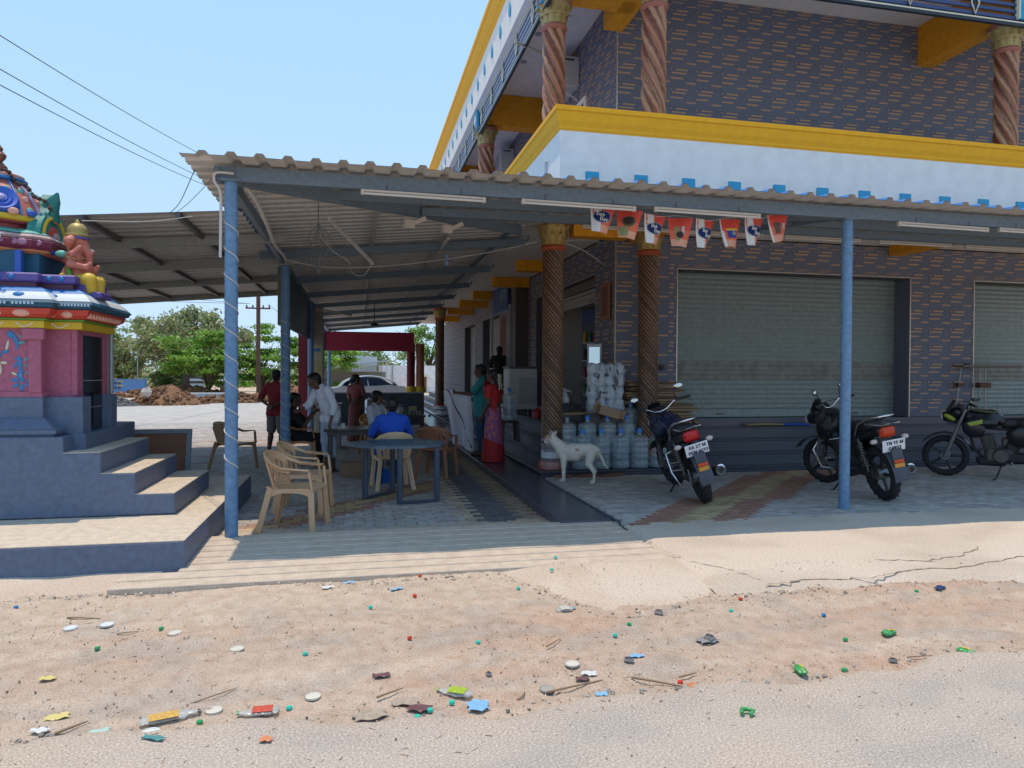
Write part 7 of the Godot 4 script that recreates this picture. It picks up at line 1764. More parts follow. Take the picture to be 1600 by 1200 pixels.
func dog() -> void:
	# faces -x; shoulder 0.47 m
	var t := thing("dog", "white dog standing before the water jars", "dog", Vector3(2.99, 0.127, -9.42), -0.62)
	var F := Field.new(); F.cell = 0.0105; F.blend = 0.035
	var fur := FastNoiseLite.new(); fur.seed = 9; fur.frequency = 28.0; F.rough = fur; F.amp = 0.006
	var V := func(x, y, z): return Vector3(x, y, z)
	F.add(Vector3(-0.17, 0.42, 0), Vector3(-0.03, 0.43, 0), 0.112, 0.112)       # chest
	F.add(Vector3(-0.15, 0.38, 0), Vector3(0.02, 0.385, 0), 0.088, 0.085)
	F.add(Vector3(-0.03, 0.44, 0), Vector3(0.20, 0.47, 0), 0.108, 0.085)       # barrel narrowing to the loin
	F.add(Vector3(0.20, 0.46, 0), Vector3(0.28, 0.45, 0), 0.095, 0.085)        # rump
	F.add(Vector3(-0.19, 0.46, 0), Vector3(-0.33, 0.585, 0), 0.098, 0.066)     # neck
	F.add(Vector3(-0.34, 0.605, 0), Vector3(-0.39, 0.60, 0), 0.068, 0.055)      # skull
	F.add(Vector3(-0.40, 0.585, 0), Vector3(-0.475, 0.545, 0), 0.038, 0.026)   # muzzle
	F.add(Vector3(-0.39, 0.555, 0), Vector3(-0.45, 0.52, 0), 0.026, 0.014)     # jaw, open
	for s in [-1.0, 1.0]:
		F.add(Vector3(-0.325, 0.65, s * 0.04), Vector3(-0.29, 0.715, s * 0.055), 0.024, 0.006)  # ears
		var q: float = 0.02 * s
		F.add(Vector3(-0.15, 0.36, s * 0.065), Vector3(-0.165 + q, 0.22, s * 0.07), 0.052, 0.031)
		F.add(Vector3(-0.165 + q, 0.22, s * 0.07), Vector3(-0.165 + q, 0.05, s * 0.07), 0.029, 0.022)
		F.add(Vector3(-0.165 + q, 0.028, s * 0.07), Vector3(-0.205 + q, 0.022, s * 0.07), 0.024, 0.02)
		F.add(Vector3(0.25, 0.42, s * 0.06), Vector3(0.20 + q, 0.28, s * 0.075), 0.078, 0.048)    # thigh, knee forward
		F.add(Vector3(0.20 + q, 0.28, s * 0.075), Vector3(0.285 + q, 0.17, s * 0.075), 0.042, 0.026)  # to the hock
		F.add(Vector3(0.285 + q, 0.17, s * 0.075), Vector3(0.275 + q, 0.04, s * 0.075), 0.022, 0.018)
		F.add(Vector3(0.27 + q, 0.026, s * 0.075), Vector3(0.235 + q, 0.022, s * 0.075), 0.023, 0.02)
	F.add(Vector3(0.33, 0.46, 0), Vector3(0.375, 0.38, 0), 0.024, 0.022); F.add(Vector3(0.375, 0.38, 0), Vector3(0.43, 0.27, 0), 0.022, 0.018); F.add(Vector3(0.43, 0.27, 0), Vector3(0.475, 0.225, 0), 0.018, 0.008)
	var mb := F.build(MB.new())
	mb.tinted = true
	for p in mb.v:
		var c := Color(0.80, 0.74, 0.64) * (0.92 + 0.16 * fur.get_noise_3dv(p * 1.7))
		c = c.lerp(Color(0.55, 0.46, 0.36), smoothstep(0.12, 0.02, p.y) * 0.5)
		if p.x < -0.33: c = c.lerp(Color(0.50, 0.33, 0.17), smoothstep(0.57, 0.62, p.y) * 0.8)
		if p.x < -0.455 or (p.x < -0.42 and p.y < 0.53): c = Color(0.02, 0.018, 0.018)
		if Vector3(p.x - 0.06, (p.y - 0.47) * 1.5, 0).length() < 0.035 and p.z > 0 and p.y > 0.44: c = Color(0.55, 0.30, 0.26)
		if p.x > 0.30 and p.y < 0.47: c = c.lerp(Color(0.48, 0.36, 0.20), 0.35)
		mb.k.append(c)
	part(t, "body", mb, tint_mat("dog_coat", 0.85, "fine", 12.0))
	var e := MB.new()
	for s in [-1.0, 1.0]: e.ell(Vector3(-0.405, 0.61, s * 0.042), Vector3(0.009, 0.009, 0.006), Basis(), 8, 5)
	part(t, "eyes", e, mat("black_paint"))

# ---------------------------------------------------------------- lamps, cables, flags, air conditioners
func tube_light(label: String, a: Vector3, b: Vector3, hung := 0.0) -> void:
	var t := thing("tube_light", label, "tube light", (a + b) / 2, 0.0, "tube light fittings under the canopy")
	var h := (b - a) / 2
	part(t, "batten", MB.new().bar(-h, h, 0.03, 0.024, 0.005), mat("cream_plastic", Color(0.52, 0.46, 0.39), 0.5))
	part(t, "tube", MB.new().cyl(-h * 0.97 + Vector3(0, -0.028, 0.006), h * 0.97 + Vector3(0, -0.028, 0.006), 0.013, 0.013, 10), mat("unlit_tube", Color(0.58, 0.54, 0.48), 0.3))
	for s in [-1.0, 1.0]:
		part(t, "end_cap", MB.new().box(h * s * 0.985 + Vector3(0, -0.018, 0.003), Vector3(0.03, 0.05, 0.035)), mat("cream_plastic"))
		if hung > 0.0: part(t, "hanger", MB.new().cyl(h * s * 0.6, h * s * 0.6 + Vector3.UP * hung, 0.003, 0.003, 5), mat("black_cable"))

func ac_unit(label: String, xf: Transform3D) -> void:
	var t := thing("air_conditioner", label, "air conditioner", Vector3.ZERO, 0.0, "air conditioner units on the upper side wall")
	t.transform = xf
	var m := mat("ac_white", Color(0.55, 0.55, 0.53), 0.45)
	part(t, "case", MB.new().box(Vector3(0, 0.27, 0), Vector3(0.36, 0.56, 0.80), Basis(), 0.015), m)
	part(t, "side_vent", MB.new().box(Vector3(-0.02, 0.48, 0.401), Vector3(0.2, 0.035, 0.006)), mat("grille_black", Color(0.03, 0.03, 0.03), 0.7))
	part(t, "side_panel", MB.new().box(Vector3(-0.04, 0.24, 0.402), Vector3(0.16, 0.36, 0.008), Basis(), 0.002), m)
	part(t, "fan_grille", MB.new().lathe([Vector2(0.0, 0.0), Vector2(0.2, 0.0), Vector2(0.22, 0.01), Vector2(0.23, 0.0)], 20, Transform3D(Basis(Vector3(0, 0, 1), PI / 2), Vector3(-0.182, 0.27, -0.1))), mat("grey_plastic"))
	for z in [-0.3, 0.3]: part(t, "bracket", MB.new().bar(Vector3(-0.2, -0.03, z), Vector3(0.30, -0.03, z), 0.03, 0.04).bar(Vector3(-0.15, -0.04, z), Vector3(0.29, -0.32, z), 0.025, 0.03), m)
	part(t, "pipe_loop", MB.new().tube([Vector3(0.17, 0.2, 0.40), Vector3(0.24, 0.26, 0.46), Vector3(0.30, 0.18, 0.44), Vector3(0.27, 0.05, 0.42), Vector3(0.30, -0.1, 0.40)], 0.018, 7), mat("black_cable"))

func wire(label: String, pts: Array, r := 0.006, m: Material = null, group := "loose cables under the canopy") -> void:
	var out := []
	for i in pts.size() - 1:
		var p0: Vector3 = pts[maxi(i - 1, 0)]; var p1: Vector3 = pts[i]; var p2: Vector3 = pts[i + 1]; var p3: Vector3 = pts[mini(i + 2, pts.size() - 1)]
		for s in 6: out.append(p1.cubic_interpolate(p2, p0, p3, s / 6.0))
	out.append(pts[-1])
	solo("cable", MB.new().tube(out, r, 6), m if m else mat("white_cable", Color(0.55, 0.52, 0.48), 0.5), label, "cable", Transform3D(), group)

func hangings() -> void:
	# front row under the front beam, second row under the rear purlin
	for q in [[0.05, 1.25], [1.63, 2.84], [3.06, 4.28], [6.04, 7.26], [7.43, 8.65]]:
		tube_light("unlit tube light fixed along the front beam of the canopy", Vector3(q[0], 3.395, -6.95), Vector3(q[1], 3.385, -6.95), 0.07)
	for q in [[2.9, 4.1], [4.3, 5.5], [5.85, 7.05], [7.38, 8.6], [8.87, 10.07]]:
		tube_light("unlit tube light fixed along the rear purlin of the canopy", Vector3(q[0], 3.59, -8.86), Vector3(q[1], 3.59, -8.86))
	tube_light("unlit tube light hanging aslant under the side canopy", Vector3(-0.32, 3.50, -8.75), Vector3(0.22, 3.16, -9.9), 0.0)
	tube_light("unlit tube light along the inner batten of the side canopy", Vector3(1.35, 3.68, -10.6), Vector3(1.35, 3.68, -11.8))
	tube_light("unlit tube light at the far end of the side canopy", Vector3(-0.95, 3.22, -18.0), Vector3(-0.1, 3.14, -18.8))
	tube_light("pale batten light on the side wall above the roof edge", Vector3(2.5, 7.0, -11.2), Vector3(3.3, 7.2, -12.0))
	# flags
	var b := thing("flag_bunting", "string of red and white ice cream flags hanging under the canopy", "bunting", Vector3.ZERO)
	var red := mat("flag_red", Color(0.60, 0.055, 0.03), 0.6); var wh := mat("flag_white", Color(0.60, 0.60, 0.58), 0.6); var blu := mat("flag_blue", Color(0.012, 0.04, 0.24), 0.5); var peach := mat("flag_peach", Color(0.62, 0.30, 0.20), 0.6)
	var choc := mat("chocolate_print", Color(0.09, 0.06, 0.05), 0.6); var green := mat("flag_green", Color(0.22, 0.24, 0.10), 0.6); var silver := mat("flag_silver", Color(0.45, 0.44, 0.42), 0.5)
	var cord := []
	for i in 25:
		var u := i / 24.0
		cord.append(Vector3(lerpf(2.35, 4.85, u), 3.50 - 0.44 * u * (1 - u) * 1.35 - 0.02 * sin(u * 25), -7.15))
	part(b, "cord", MB.new().tube(cord, 0.003, 5), mat("white_cable", Color(0.55, 0.52, 0.48), 0.5))
	var turns := [0.05, -0.15, 0.40, 0.0, 0.50, 0.30, 0.45, 0.25]
	for i in 8:
		var u := (i + 0.5) / 8.0
		var x := lerpf(2.42, 4.78, u)
		var y := 3.495 - 0.44 * u * (1 - u) * 1.35
		var fl := node(b, "flag", Transform3D(Basis(Vector3.UP, turns[i]) * Basis(Vector3(0, 0, 1), [-0.12, -0.12, -0.05, -0.03, 0.0, 0.03, 0.05, 0.2][i]) * Basis(Vector3.RIGHT, [0.05, -0.08, 0.1, 0.0, 0.12, -0.05, 0.08, 0.1][i]), Vector3(x, y, -7.15)))
		var curl := 0.03
		var F := func(px, py): return Vector3(px * (0.138 - 0.048 * py), -0.31 * py, curl * sin(px * 2.2 + py * 2.0))
		var patchf := func(x0, x1, y0, y1, dz, m, called):
			var rows := []
			for a in 7:
				var r := []
				for c in 5: r.append(F.call(lerpf(x0, x1, c / 4.0), lerpf(y0, y1, a / 6.0)) + Vector3(0, 0, dz))
				rows.append(r)
			part(fl, called, MB.new().shell(rows, -0.0015), m)
		var disc := func(cx, cy, rx, ry, dz, m, called):
			var rows := []
			for a in 6:
				var r := []
				for c in 17:
					var an: float = TAU * c / 16
					r.append(F.call(cx + rx * cos(an) * a / 5.0, cy + ry * sin(an) * a / 5.0) + Vector3(0, 0, dz))
				rows.append(r)
			part(fl, called, MB.new().sheet(rows, -1.0).sheet(rows, 1.0), m)
		patchf.call(-1.0, 1.0, 0.0, 0.45, 0.0, red, "cloth")
		patchf.call(-1.0, 1.0, 0.45, 0.75, 0.0, mat("flag_orange", Color(0.62, 0.12, 0.06), 0.6), "cloth")
		patchf.call(-1.0, 1.0, 0.75, 1.0, 0.0, peach, "cloth")
		for e in [-0.8, 0.8]: disc.call(e, 0.09, 0.045, 0.02, 0.003, wh, "eyelet_star")
		if i % 2 == 0:
			patchf.call(-1.0, -0.12, 0.0, 1.0, 0.003, wh, "white_panel")
			disc.call(0.0, 0.48, 0.86, 0.21, 0.006, wh, "badge_rim")
			disc.call(0.0, 0.48, 0.78, 0.19, 0.009, blu, "badge")
			text(fl, "badge_lettering", "Dairy", 0.05, wh, Transform3D(Basis(Vector3(0, 0, 1), -0.05), F.call(-0.08, 0.41) + Vector3(0, 0, 0.016)), true, true)
			text(fl, "badge_lettering", "Day", 0.05, wh, Transform3D(Basis(Vector3(0, 0, 1), -0.05), F.call(0.1, 0.57) + Vector3(0, 0, 0.016)), true, true)
		elif i == 1:
			disc.call(0.0, 0.42, 0.6, 0.19, 0.004, green, "sundae_print"); disc.call(0.0, 0.40, 0.48, 0.15, 0.007, choc, "sundae_print"); patchf.call(-0.9, 0.0, 0.62, 0.95, 0.004, green, "leaf_print")
		elif i == 3:
			patchf.call(-0.55, -0.15, 0.3, 0.8, 0.004, green, "cone_print"); patchf.call(0.05, 0.3, 0.3, 0.62, 0.004, silver, "cone_print"); disc.call(-0.1, 0.6, 0.35, 0.12, 0.006, choc, "cone_print")
		elif i == 5:
			patchf.call(-0.5, 0.6, 0.34, 0.42, 0.004, mat("lemon_paint"), "tub_print"); patchf.call(-0.45, 0.55, 0.42, 0.68, 0.004, blu, "tub_print"); disc.call(0.15, 0.52, 0.22, 0.08, 0.007, silver, "tub_print")
			patchf.call(-1.0, -0.7, 0.0, 1.0, 0.003, wh, "white_edge")
		else:
			patchf.call(-0.5, 0.0, 0.3, 0.7, 0.004, choc, "bar_print"); patchf.call(0.25, 0.55, 0.35, 0.55, 0.004, silver, "bar_print"); patchf.call(-1.0, -0.8, 0.0, 1.0, 0.003, wh, "white_edge")
	# cables wound round posts
	for q in [[-1.13, -6.98, 0.061, 0.75, 3.05, 9.5, "white cable wound round the front corner post"], [-1.12, -12.05, 0.078, 0.5, 2.6, 11.0, "white cable wound round the second side post"]]:
		var pts := []
		for i in 150:
			var u := i / 149.0
			var a: float = TAU * q[5] * u
			pts.append(Vector3(q[0] + cos(a) * q[2], lerpf(q[3], q[4], u), q[1] + sin(a) * q[2]))
		solo("wound_cable", MB.new().tube(pts, 0.006, 5), mat("white_cable"), q[6], "cable")
	wire("white cable running up beside the front corner post", [Vector3(-1.22, 2.7, -6.95), Vector3(-1.215, 3.1, -6.95), Vector3(-1.22, 3.3, -6.95), Vector3(-1.27, 3.40, -6.95), Vector3(-1.25, 3.47, -6.93), Vector3(-1.1, 3.47, -6.93)], 0.014)
	wire("thick pale pipe sagging from the hip rafter to the side beam", [Vector3(-1.05, 3.44, -7.15), Vector3(-0.98, 3.36, -7.5), Vector3(-0.95, 3.25, -8.2), Vector3(-0.98, 3.22, -9.2), Vector3(-1.0, 3.30, -10.4), Vector3(-1.05, 3.36, -11.3)], 0.022)
	wire("long thin cable crossing the side canopy to the corner column", [Vector3(-1.05, 3.36, -11.3), Vector3(-0.4, 3.28, -11.4), Vector3(0.6, 3.34, -11.3), Vector3(1.8, 3.5, -11.0), Vector3(2.75, 3.68, -10.6)], 0.008)
	wire("thin looping wire below the slanting tube light", [Vector3(-0.5, 3.42, -9.1), Vector3(-0.3, 3.2, -9.3), Vector3(-0.1, 3.1, -9.5), Vector3(-0.05, 2.98, -9.7), Vector3(0.1, 2.96, -9.8), Vector3(0.2, 3.12, -9.88)], 0.004)
	wire("thin wire from the idol crown to the yard roof edge", [Vector3(-2.66, 3.14, -7.8), Vector3(-2.2, 3.26, -8.3), Vector3(-1.8, 3.40, -8.6)], 0.005)
	wire("service wire from the yard roof to the canopy corner", [Vector3(-2.05, 3.425, -8.62), Vector3(-1.8, 3.42, -8.0), Vector3(-1.45, 3.5, -7.0)], 0.004, mat("black_cable"))
	wire("second service wire from the yard roof to the canopy corner", [Vector3(-2.0, 3.425, -8.62), Vector3(-1.7, 3.39, -7.9), Vector3(-1.3, 3.45, -7.05)], 0.003, mat("black_cable"))
	wire("thin stay wire from the column capital to the tiled wall", [Vector3(3.10, 3.70, -10.6), Vector3(3.6, 3.62, -10.9), Vector3(4.12, 3.45, -11.3)], 0.008)
	wire("upper stay wire from the column capital to the tiled wall", [Vector3(3.10, 3.70, -10.6), Vector3(3.6, 3.80, -10.9), Vector3(4.12, 3.84, -11.3)], 0.008)
	var coil := MB.new()
	for k in 9:
		var pts := []
		for i in 14:
			var u := i / 13.0
			var w := (0.03 + 0.012 * k) * sin(PI * u)
			pts.append(Vector3(w * sin(k * 2.4 + u * 3.0) * 1.3, 0.10 - 0.52 * u + 0.03 * sin(k), w * cos(k * 2.4)))
		coil.tube(pts, 0.004, 5)
	coil.tube([Vector3(0, 0.36, 0), Vector3(0.0, 0.1, 0)], 0.006, 5)
	solo("wire_bundle", coil, mat("grey_wire", Color(0.12, 0.11, 0.10), 0.6), "tangled bundle of grey wires hanging from the hip rafter", "wire bundle", at(-0.42, 3.22, -8.35))
	for q in [[0.62, 3.47, -8.55, "small white flood lamp clipped to the hip rafter"], [1.12, 3.50, -8.9, "white camera box on the hip rafter with an angled bracket"]]:
		var l := thing("flood_lamp", q[3], "lamp", Vector3(q[0], q[1] - 0.04, q[2]))
		part(l, "housing", MB.new().box(Vector3.ZERO, Vector3(0.13, 0.11, 0.07), Basis(Vector3.UP, 0.3), 0.01), mat("cream_plastic"))
		part(l, "bracket", MB.new().bar(Vector3(0.05, 0, 0), Vector3(0.20, 0.07, 0.02), 0.05, 0.05), mat("cream_plastic"))
	solo("pendant_bulb", MB.new().ell(Vector3.ZERO, Vector3(0.04, 0.05, 0.04)).cyl(Vector3(0, 0.04, 0), Vector3(0, 0.14, 0), 0.02), mat("bulb_blue", Color(0.20, 0.33, 0.50), 0.3), "small blue pendant bulb on the crossing cable", "bulb", at(1.38, 3.36, -11.0))
	ac_unit("air conditioner outdoor unit behind the corner upper column", at(3.98, 7.15, -13.4))
	ac_unit("air conditioner outdoor unit behind the second upper column", at(3.98, 7.15, -19.1))
	var c1 := thing("meter_box", "small pale box with a hanging cord on the parapet side", "box", Vector3(2.62, 4.55, -9.75))
	part(c1, "case", MB.new().box(Vector3.ZERO, Vector3(0.05, 0.2, 0.14), Basis(), 0.008), mat("ac_white"))
	part(c1, "cord", MB.new().tube([Vector3(-0.01, -0.1, 0), Vector3(-0.015, -0.25, 0.03), Vector3(-0.01, -0.4, 0.0)], 0.006, 5), mat("white_cable"))
	# blue shop sign down the side
	var s := thing("blue_sign", "blue shop sign above the next doorway along the side", "sign", Vector3(3.80, 3.65, -18.7))
	part(s, "board", MB.new().slab(-0.03, 0.03, -0.38, 0.32, -0.95, 1.05, 0.006), mat("sign_blue", Color(0.015, 0.07, 0.19), 0.4))
	part(s, "lower_trim", MB.new().slab(-0.035, 0.035, -0.40, -0.38, -0.95, 1.05), mat("pale_jamb"))
	text(s, "sign_lettering", "NITT", 0.34, mat("sign_letter", Color(0.30, 0.34, 0.30), 0.5), Transform3D(Basis(Vector3(0, 0, 1), Vector3.UP, Vector3(-1, 0, 0)), Vector3(-0.033, 0.02, 0.45)), false)
	part(s, "side_light_strip", MB.new().slab(-0.05, -0.03, -2.6, -0.4, 1.08, 1.14), mat("pale_jamb"))

# ---------------------------------------------------------------- litter
func gy(x: float, z: float) -> float:
	if z > road_edge(x) + 0.06: return 0.043
	if z < apron_edge(x) - 0.3: return 0.085
	return earth_height(x, z) + 0.004

func px(u: float, v: float) -> Vector2:
	# where the view through photo pixel (u, v) meets the ground before the shop
	var cam: Camera3D = get_node("camera")
	var d := cam.basis * Vector3(u - 800.0, 600.0 - v, -1104.0)
	var t := (1.65 - 0.03) / -d.y
	return Vector2(d.x * t, d.z * t)

func litter() -> void:
	var g := RandomNumberGenerator.new(); g.seed = 12
	var put := func(called, mb, m, label, cat, u, v, turn, group = ""):
		var p: Vector2 = px(u, v)
		return solo(called, mb, m, label, cat, at(p.x, gy(p.x, p.y), p.y, turn), group)
	var clear := mat("clear_film", Color(0.55, 0.55, 0.52), 0.2)
	clear.transparency = BaseMaterial3D.TRANSPARENCY_ALPHA; clear.albedo_color.a = 0.55
	var crushed := func(label, u, v, turn, L, lab: Color, cap: Color):
		var p: Vector2 = px(u, v)
		var t := thing("crushed_bottle", label, "bottle", Vector3(p.x, gy(p.x, p.y) + 0.006, p.y), turn)
		t.scale = Vector3(1, 0.55, 1.1)
		var f := Field.new(); f.cell = 0.008; f.blend = 0.015
		var nz := FastNoiseLite.new(); nz.frequency = 18.0; nz.seed = int(u); f.rough = nz; f.amp = 0.012
		f.add(Vector3(-L * 0.45, 0, -0.012), Vector3(L * 0.2, 0, -0.012), 0.02); f.add(Vector3(-L * 0.45, 0, 0.014), Vector3(L * 0.2, 0, 0.014), 0.02); f.add(Vector3(L * 0.2, 0, 0), Vector3(L * 0.45, 0.004, 0), 0.022, 0.01)
		part(t, "bottle_body", f.build(MB.new()), clear)
		part(t, "wrapper", MB.new().shell([[Vector3(-L * 0.38, 0.026, -0.03), Vector3(-L * 0.38, 0.030, 0.0), Vector3(-L * 0.38, 0.024, 0.034)], [Vector3(L * 0.12, 0.026, -0.03), Vector3(L * 0.12, 0.031, 0.0), Vector3(L * 0.12, 0.024, 0.034)]], 0.003), mat("wrap_%d" % int(u), lab, 0.45, 0, "blotch", 6.0))
		part(t, "cap", MB.new().cyl(Vector3(L * 0.44, 0.004, 0), Vector3(L * 0.49, 0.004, 0), 0.014, 0.014, 10), mat("bcap_%d" % int(u), cap, 0.4))
	crushed.call("crushed orange juice bottle lying at the road edge", 268, 1110, 0.25, 0.26, Color(0.70, 0.42, 0.10), Color(0.05, 0.05, 0.05))
	crushed.call("crushed bottle with a red label and green cap", 402, 1102, PI, 0.19, Color(0.62, 0.10, 0.06), Color(0.02, 0.25, 0.10))
	crushed.call("crushed clear bottle with a lime label", 708, 1076, -0.5 + PI, 0.18, Color(0.40, 0.55, 0.05), Color(0.30, 0.40, 0.08))
	crushed.call("clear bottle with a teal cap at the broken concrete", 885, 951, 0.1, 0.13, Color(0.60, 0.58, 0.54), Color(0.03, 0.45, 0.42))
	crushed.call("clear plastic wrapper with orange and teal print", 1150, 1068, 0.1, 0.20, Color(0.62, 0.45, 0.40), Color(0.05, 0.35, 0.40))
	crushed.call("torn clear wrapper with orange print beside the road", 1088, 1071, 0.0, 0.12, Color(0.65, 0.25, 0.12), Color(0.6, 0.3, 0.2))
	# green bottle halves with a yellow band
	for q in [[1388, 987, 0.4], [1510, 1014, 2.0], [1250, 1047, 1.4]]:
		var p: Vector2 = px(q[0], q[1])
		var t := thing("green_bottle_end", "crushed green plastic bottle end lying on the earth", "bottle", Vector3(p.x, gy(p.x, p.y), p.y), q[2], "crushed green bottle ends")
		t.scale = Vector3(1.1, 0.6, 1.0)
		var f := Field.new(); f.cell = 0.007; f.blend = 0.012
		var nz := FastNoiseLite.new(); nz.frequency = 26.0; nz.seed = int(q[0]); f.rough = nz; f.amp = 0.014
		f.add(Vector3(-0.02, 0.026, 0), Vector3(0.025, 0.022, 0.005), 0.030, 0.026)
		part(t, "shell", f.build(MB.new()), mat("clear_green", Color(0.05, 0.30, 0.09), 0.3))
		part(t, "yellow_band", MB.new().tube([Vector3(-0.035, 0.045, 0.0), Vector3(0.0, 0.056, 0.01), Vector3(0.035, 0.042, 0.015)], 0.007, 5), mat("lemon_paint"))
	put.call("bottle_ring", MB.new().tube([Vector3(-0.03, 0.015, 0), Vector3(-0.01, 0.02, -0.025), Vector3(0.02, 0.018, -0.02), Vector3(0.03, 0.02, 0.01), Vector3(0.0, 0.012, 0.02)], 0.010, 6), mat("clear_green"), "curled green plastic scrap lying on the asphalt", "scrap", 1167, 1122, 0.2)
	# caps
	var cap := MB.new().lathe([Vector2(0, 0.014), Vector2(0.013, 0.014), Vector2(0.0148, 0.011), Vector2(0.0148, 0), Vector2(0.012, 0)], 12)
	var caps := [[868, 882, 0], [862, 902, 0], [810, 921, 0], [579, 950, 0], [983, 973, 1], [961, 990, 0], [747, 999, 0], [652, 1115, 0], [672, 1107, 0], [706, 1091, 0], [252, 984, 1], [152, 1015, 1], [477, 1018, 0], [656, 907, 2], [648, 936, 2], [640, 992, 2], [1157, 937, 2], [1142, 951, 0], [1063, 1060, 2], [1287, 962, 3], [25, 952, 3], [1321, 995, 1], [1319, 1043, 1], [1432, 926, 1], [452, 1096, 0], [312, 1115, 1]]
	for c in caps:
		put.call("plastic_stopper", cap, [mat("cap_mint", Color(0.03, 0.50, 0.38), 0.4), mat("cap_green", Color(0.02, 0.30, 0.10), 0.4), mat("cap_red", Color(0.55, 0.04, 0.02), 0.4), mat("cap_sky", Color(0.03, 0.18, 0.42), 0.4)][c[2]], ["mint green bottle cap dropped on the dusty ground", "dark green bottle cap dropped on the dusty ground", "red bottle cap dropped on the dusty ground", "blue bottle cap dropped on the dusty ground"][c[2]], "bottle cap", c[0], c[1], g.randf() * 6, "dropped bottle caps")
	# round lids and cup flats
	var lid := MB.new().lathe([Vector2(0, 0.006), Vector2(0.034, 0.004), Vector2(0.040, 0.010), Vector2(0.042, 0.004), Vector2(0.040, 0.0)], 20)
	for q in [[110, 986, 0], [167, 983, 0], [334, 1097, 1], [235, 1132, 0], [489, 1079, 1], [894, 1034, 1], [855, 1067, 2], [273, 992, 1], [150, 1137, 0], [370, 1012, 1]]:
		put.call("cup_lid", lid, [mat("lid_white", Color(0.62, 0.64, 0.64), 0.5), mat("lid_cream", Color(0.58, 0.54, 0.46), 0.6), mat("lid_dull", Color(0.34, 0.31, 0.27), 0.6)][q[2]], ["white round cup lid lying on the verge", "cream round cup lid lying on the verge", "dull trodden cup lid lying on the verge"][q[2]], "cup lid", q[0], q[1], g.randf() * 6, "cup lids on the verge")
	# wrappers and scraps
	var scrap := func(u, v, w, h, m, label):
		var rows := []
		for i in 5:
			var r := []
			for k in 6: r.append(Vector3((k / 5.0 - 0.5) * w * (1 + 0.15 * sin(i * 2.0 + u)), 0.004 + 0.010 * absf(sin(i * 1.7 + k * 1.1 + u)), (i / 4.0 - 0.5) * h * (1 + 0.2 * sin(k * 1.3 + v))))
			rows.append(r)
		put.call("wrapper", MB.new().shell(rows, -0.002), m, label, "wrapper", u, v, g.randf_range(-0.5, 0.5))
	var wm := mat("wrap_white", Color(0.60, 0.60, 0.60), 0.5); var sky := mat("wrap_sky", Color(0.20, 0.40, 0.62), 0.5); var dull := mat("wrap_dull", Color(0.42, 0.34, 0.27), 0.8, 0, "blotch", 5.0); var plum := mat("wrap_plum", Color(0.13, 0.06, 0.07), 0.5); var yel := mat("wrap_yellow_dull", Color(0.58, 0.48, 0.18), 0.6); var navy := mat("navy_bar")
	scrap.call(545, 915, 0.09, 0.04, sky, "small blue wrapper at the foot of the concrete strips")
	scrap.call(513, 923, 0.09, 0.05, wm, "white and pink wrapper at the foot of the concrete strips")
	scrap.call(620, 926, 0.09, 0.03, sky, "pale blue flat wrapper on the earth")
	scrap.call(747, 1098, 0.10, 0.10, sky, "blue and white torn packet at the road edge")
	scrap.call(578, 1110, 0.15, 0.09, dull, "dirty folded carton lying at the road edge")
	scrap.call(633, 1090, 0.13, 0.07, dull, "dusty torn carton near the road edge")
	scrap.call(656, 1104, 0.12, 0.06, plum, "dark crumpled wrapper with mint caps beside it")
	scrap.call(920, 1046, 0.08, 0.05, wm, "white foil wrapper beside a stick")
	scrap.call(910, 1055, 0.07, 0.04, plum, "brown wrapper half under the white foil one")
	scrap.call(995, 1023, 0.08, 0.04, sky, "blue strip of wrapper on the orange earth")
	scrap.call(1468, 920, 0.12, 0.05, navy, "dark blue flat box beside the parking slab")
	scrap.call(88, 1110, 0.10, 0.06, yel, "yellow leaf like wrapper near the road edge")
	scrap.call(62, 1135, 0.08, 0.04, wm, "small white scrap at the road edge")
	scrap.call(240, 1160, 0.10, 0.03, mat("wrap_teal", Color(0.06, 0.22, 0.22), 0.6), "teal torn strip lying on the asphalt")
	scrap.call(150, 1136, 0.11, 0.05, mat("wrap_mint", Color(0.35, 0.52, 0.45), 0.6), "mint coloured packet lying on the asphalt edge")
	scrap.call(416, 1162, 0.05, 0.04, mat("wrap_orange", Color(0.58, 0.22, 0.10), 0.6), "small orange scrap on the asphalt")
	scrap.call(596, 1045, 0.09, 0.05, plum, "dull purple scrap on the earth")
	scrap.call(1105, 997, 0.13, 0.08, mat("wrap_grey", Color(0.22, 0.22, 0.23), 0.7), "grey crumpled plastic bag on the earth")
	scrap.call(940, 1083, 0.06, 0.04, sky, "torn blue packet beside the asphalt edge")
	scrap.call(74, 1060, 0.08, 0.04, yel, "yellow scrap on the dusty verge")
	scrap.call(1376, 1048, 0.09, 0.05, mat("wrap_cream", Color(0.62, 0.55, 0.48), 0.7), "cream scrap lying at the asphalt edge")
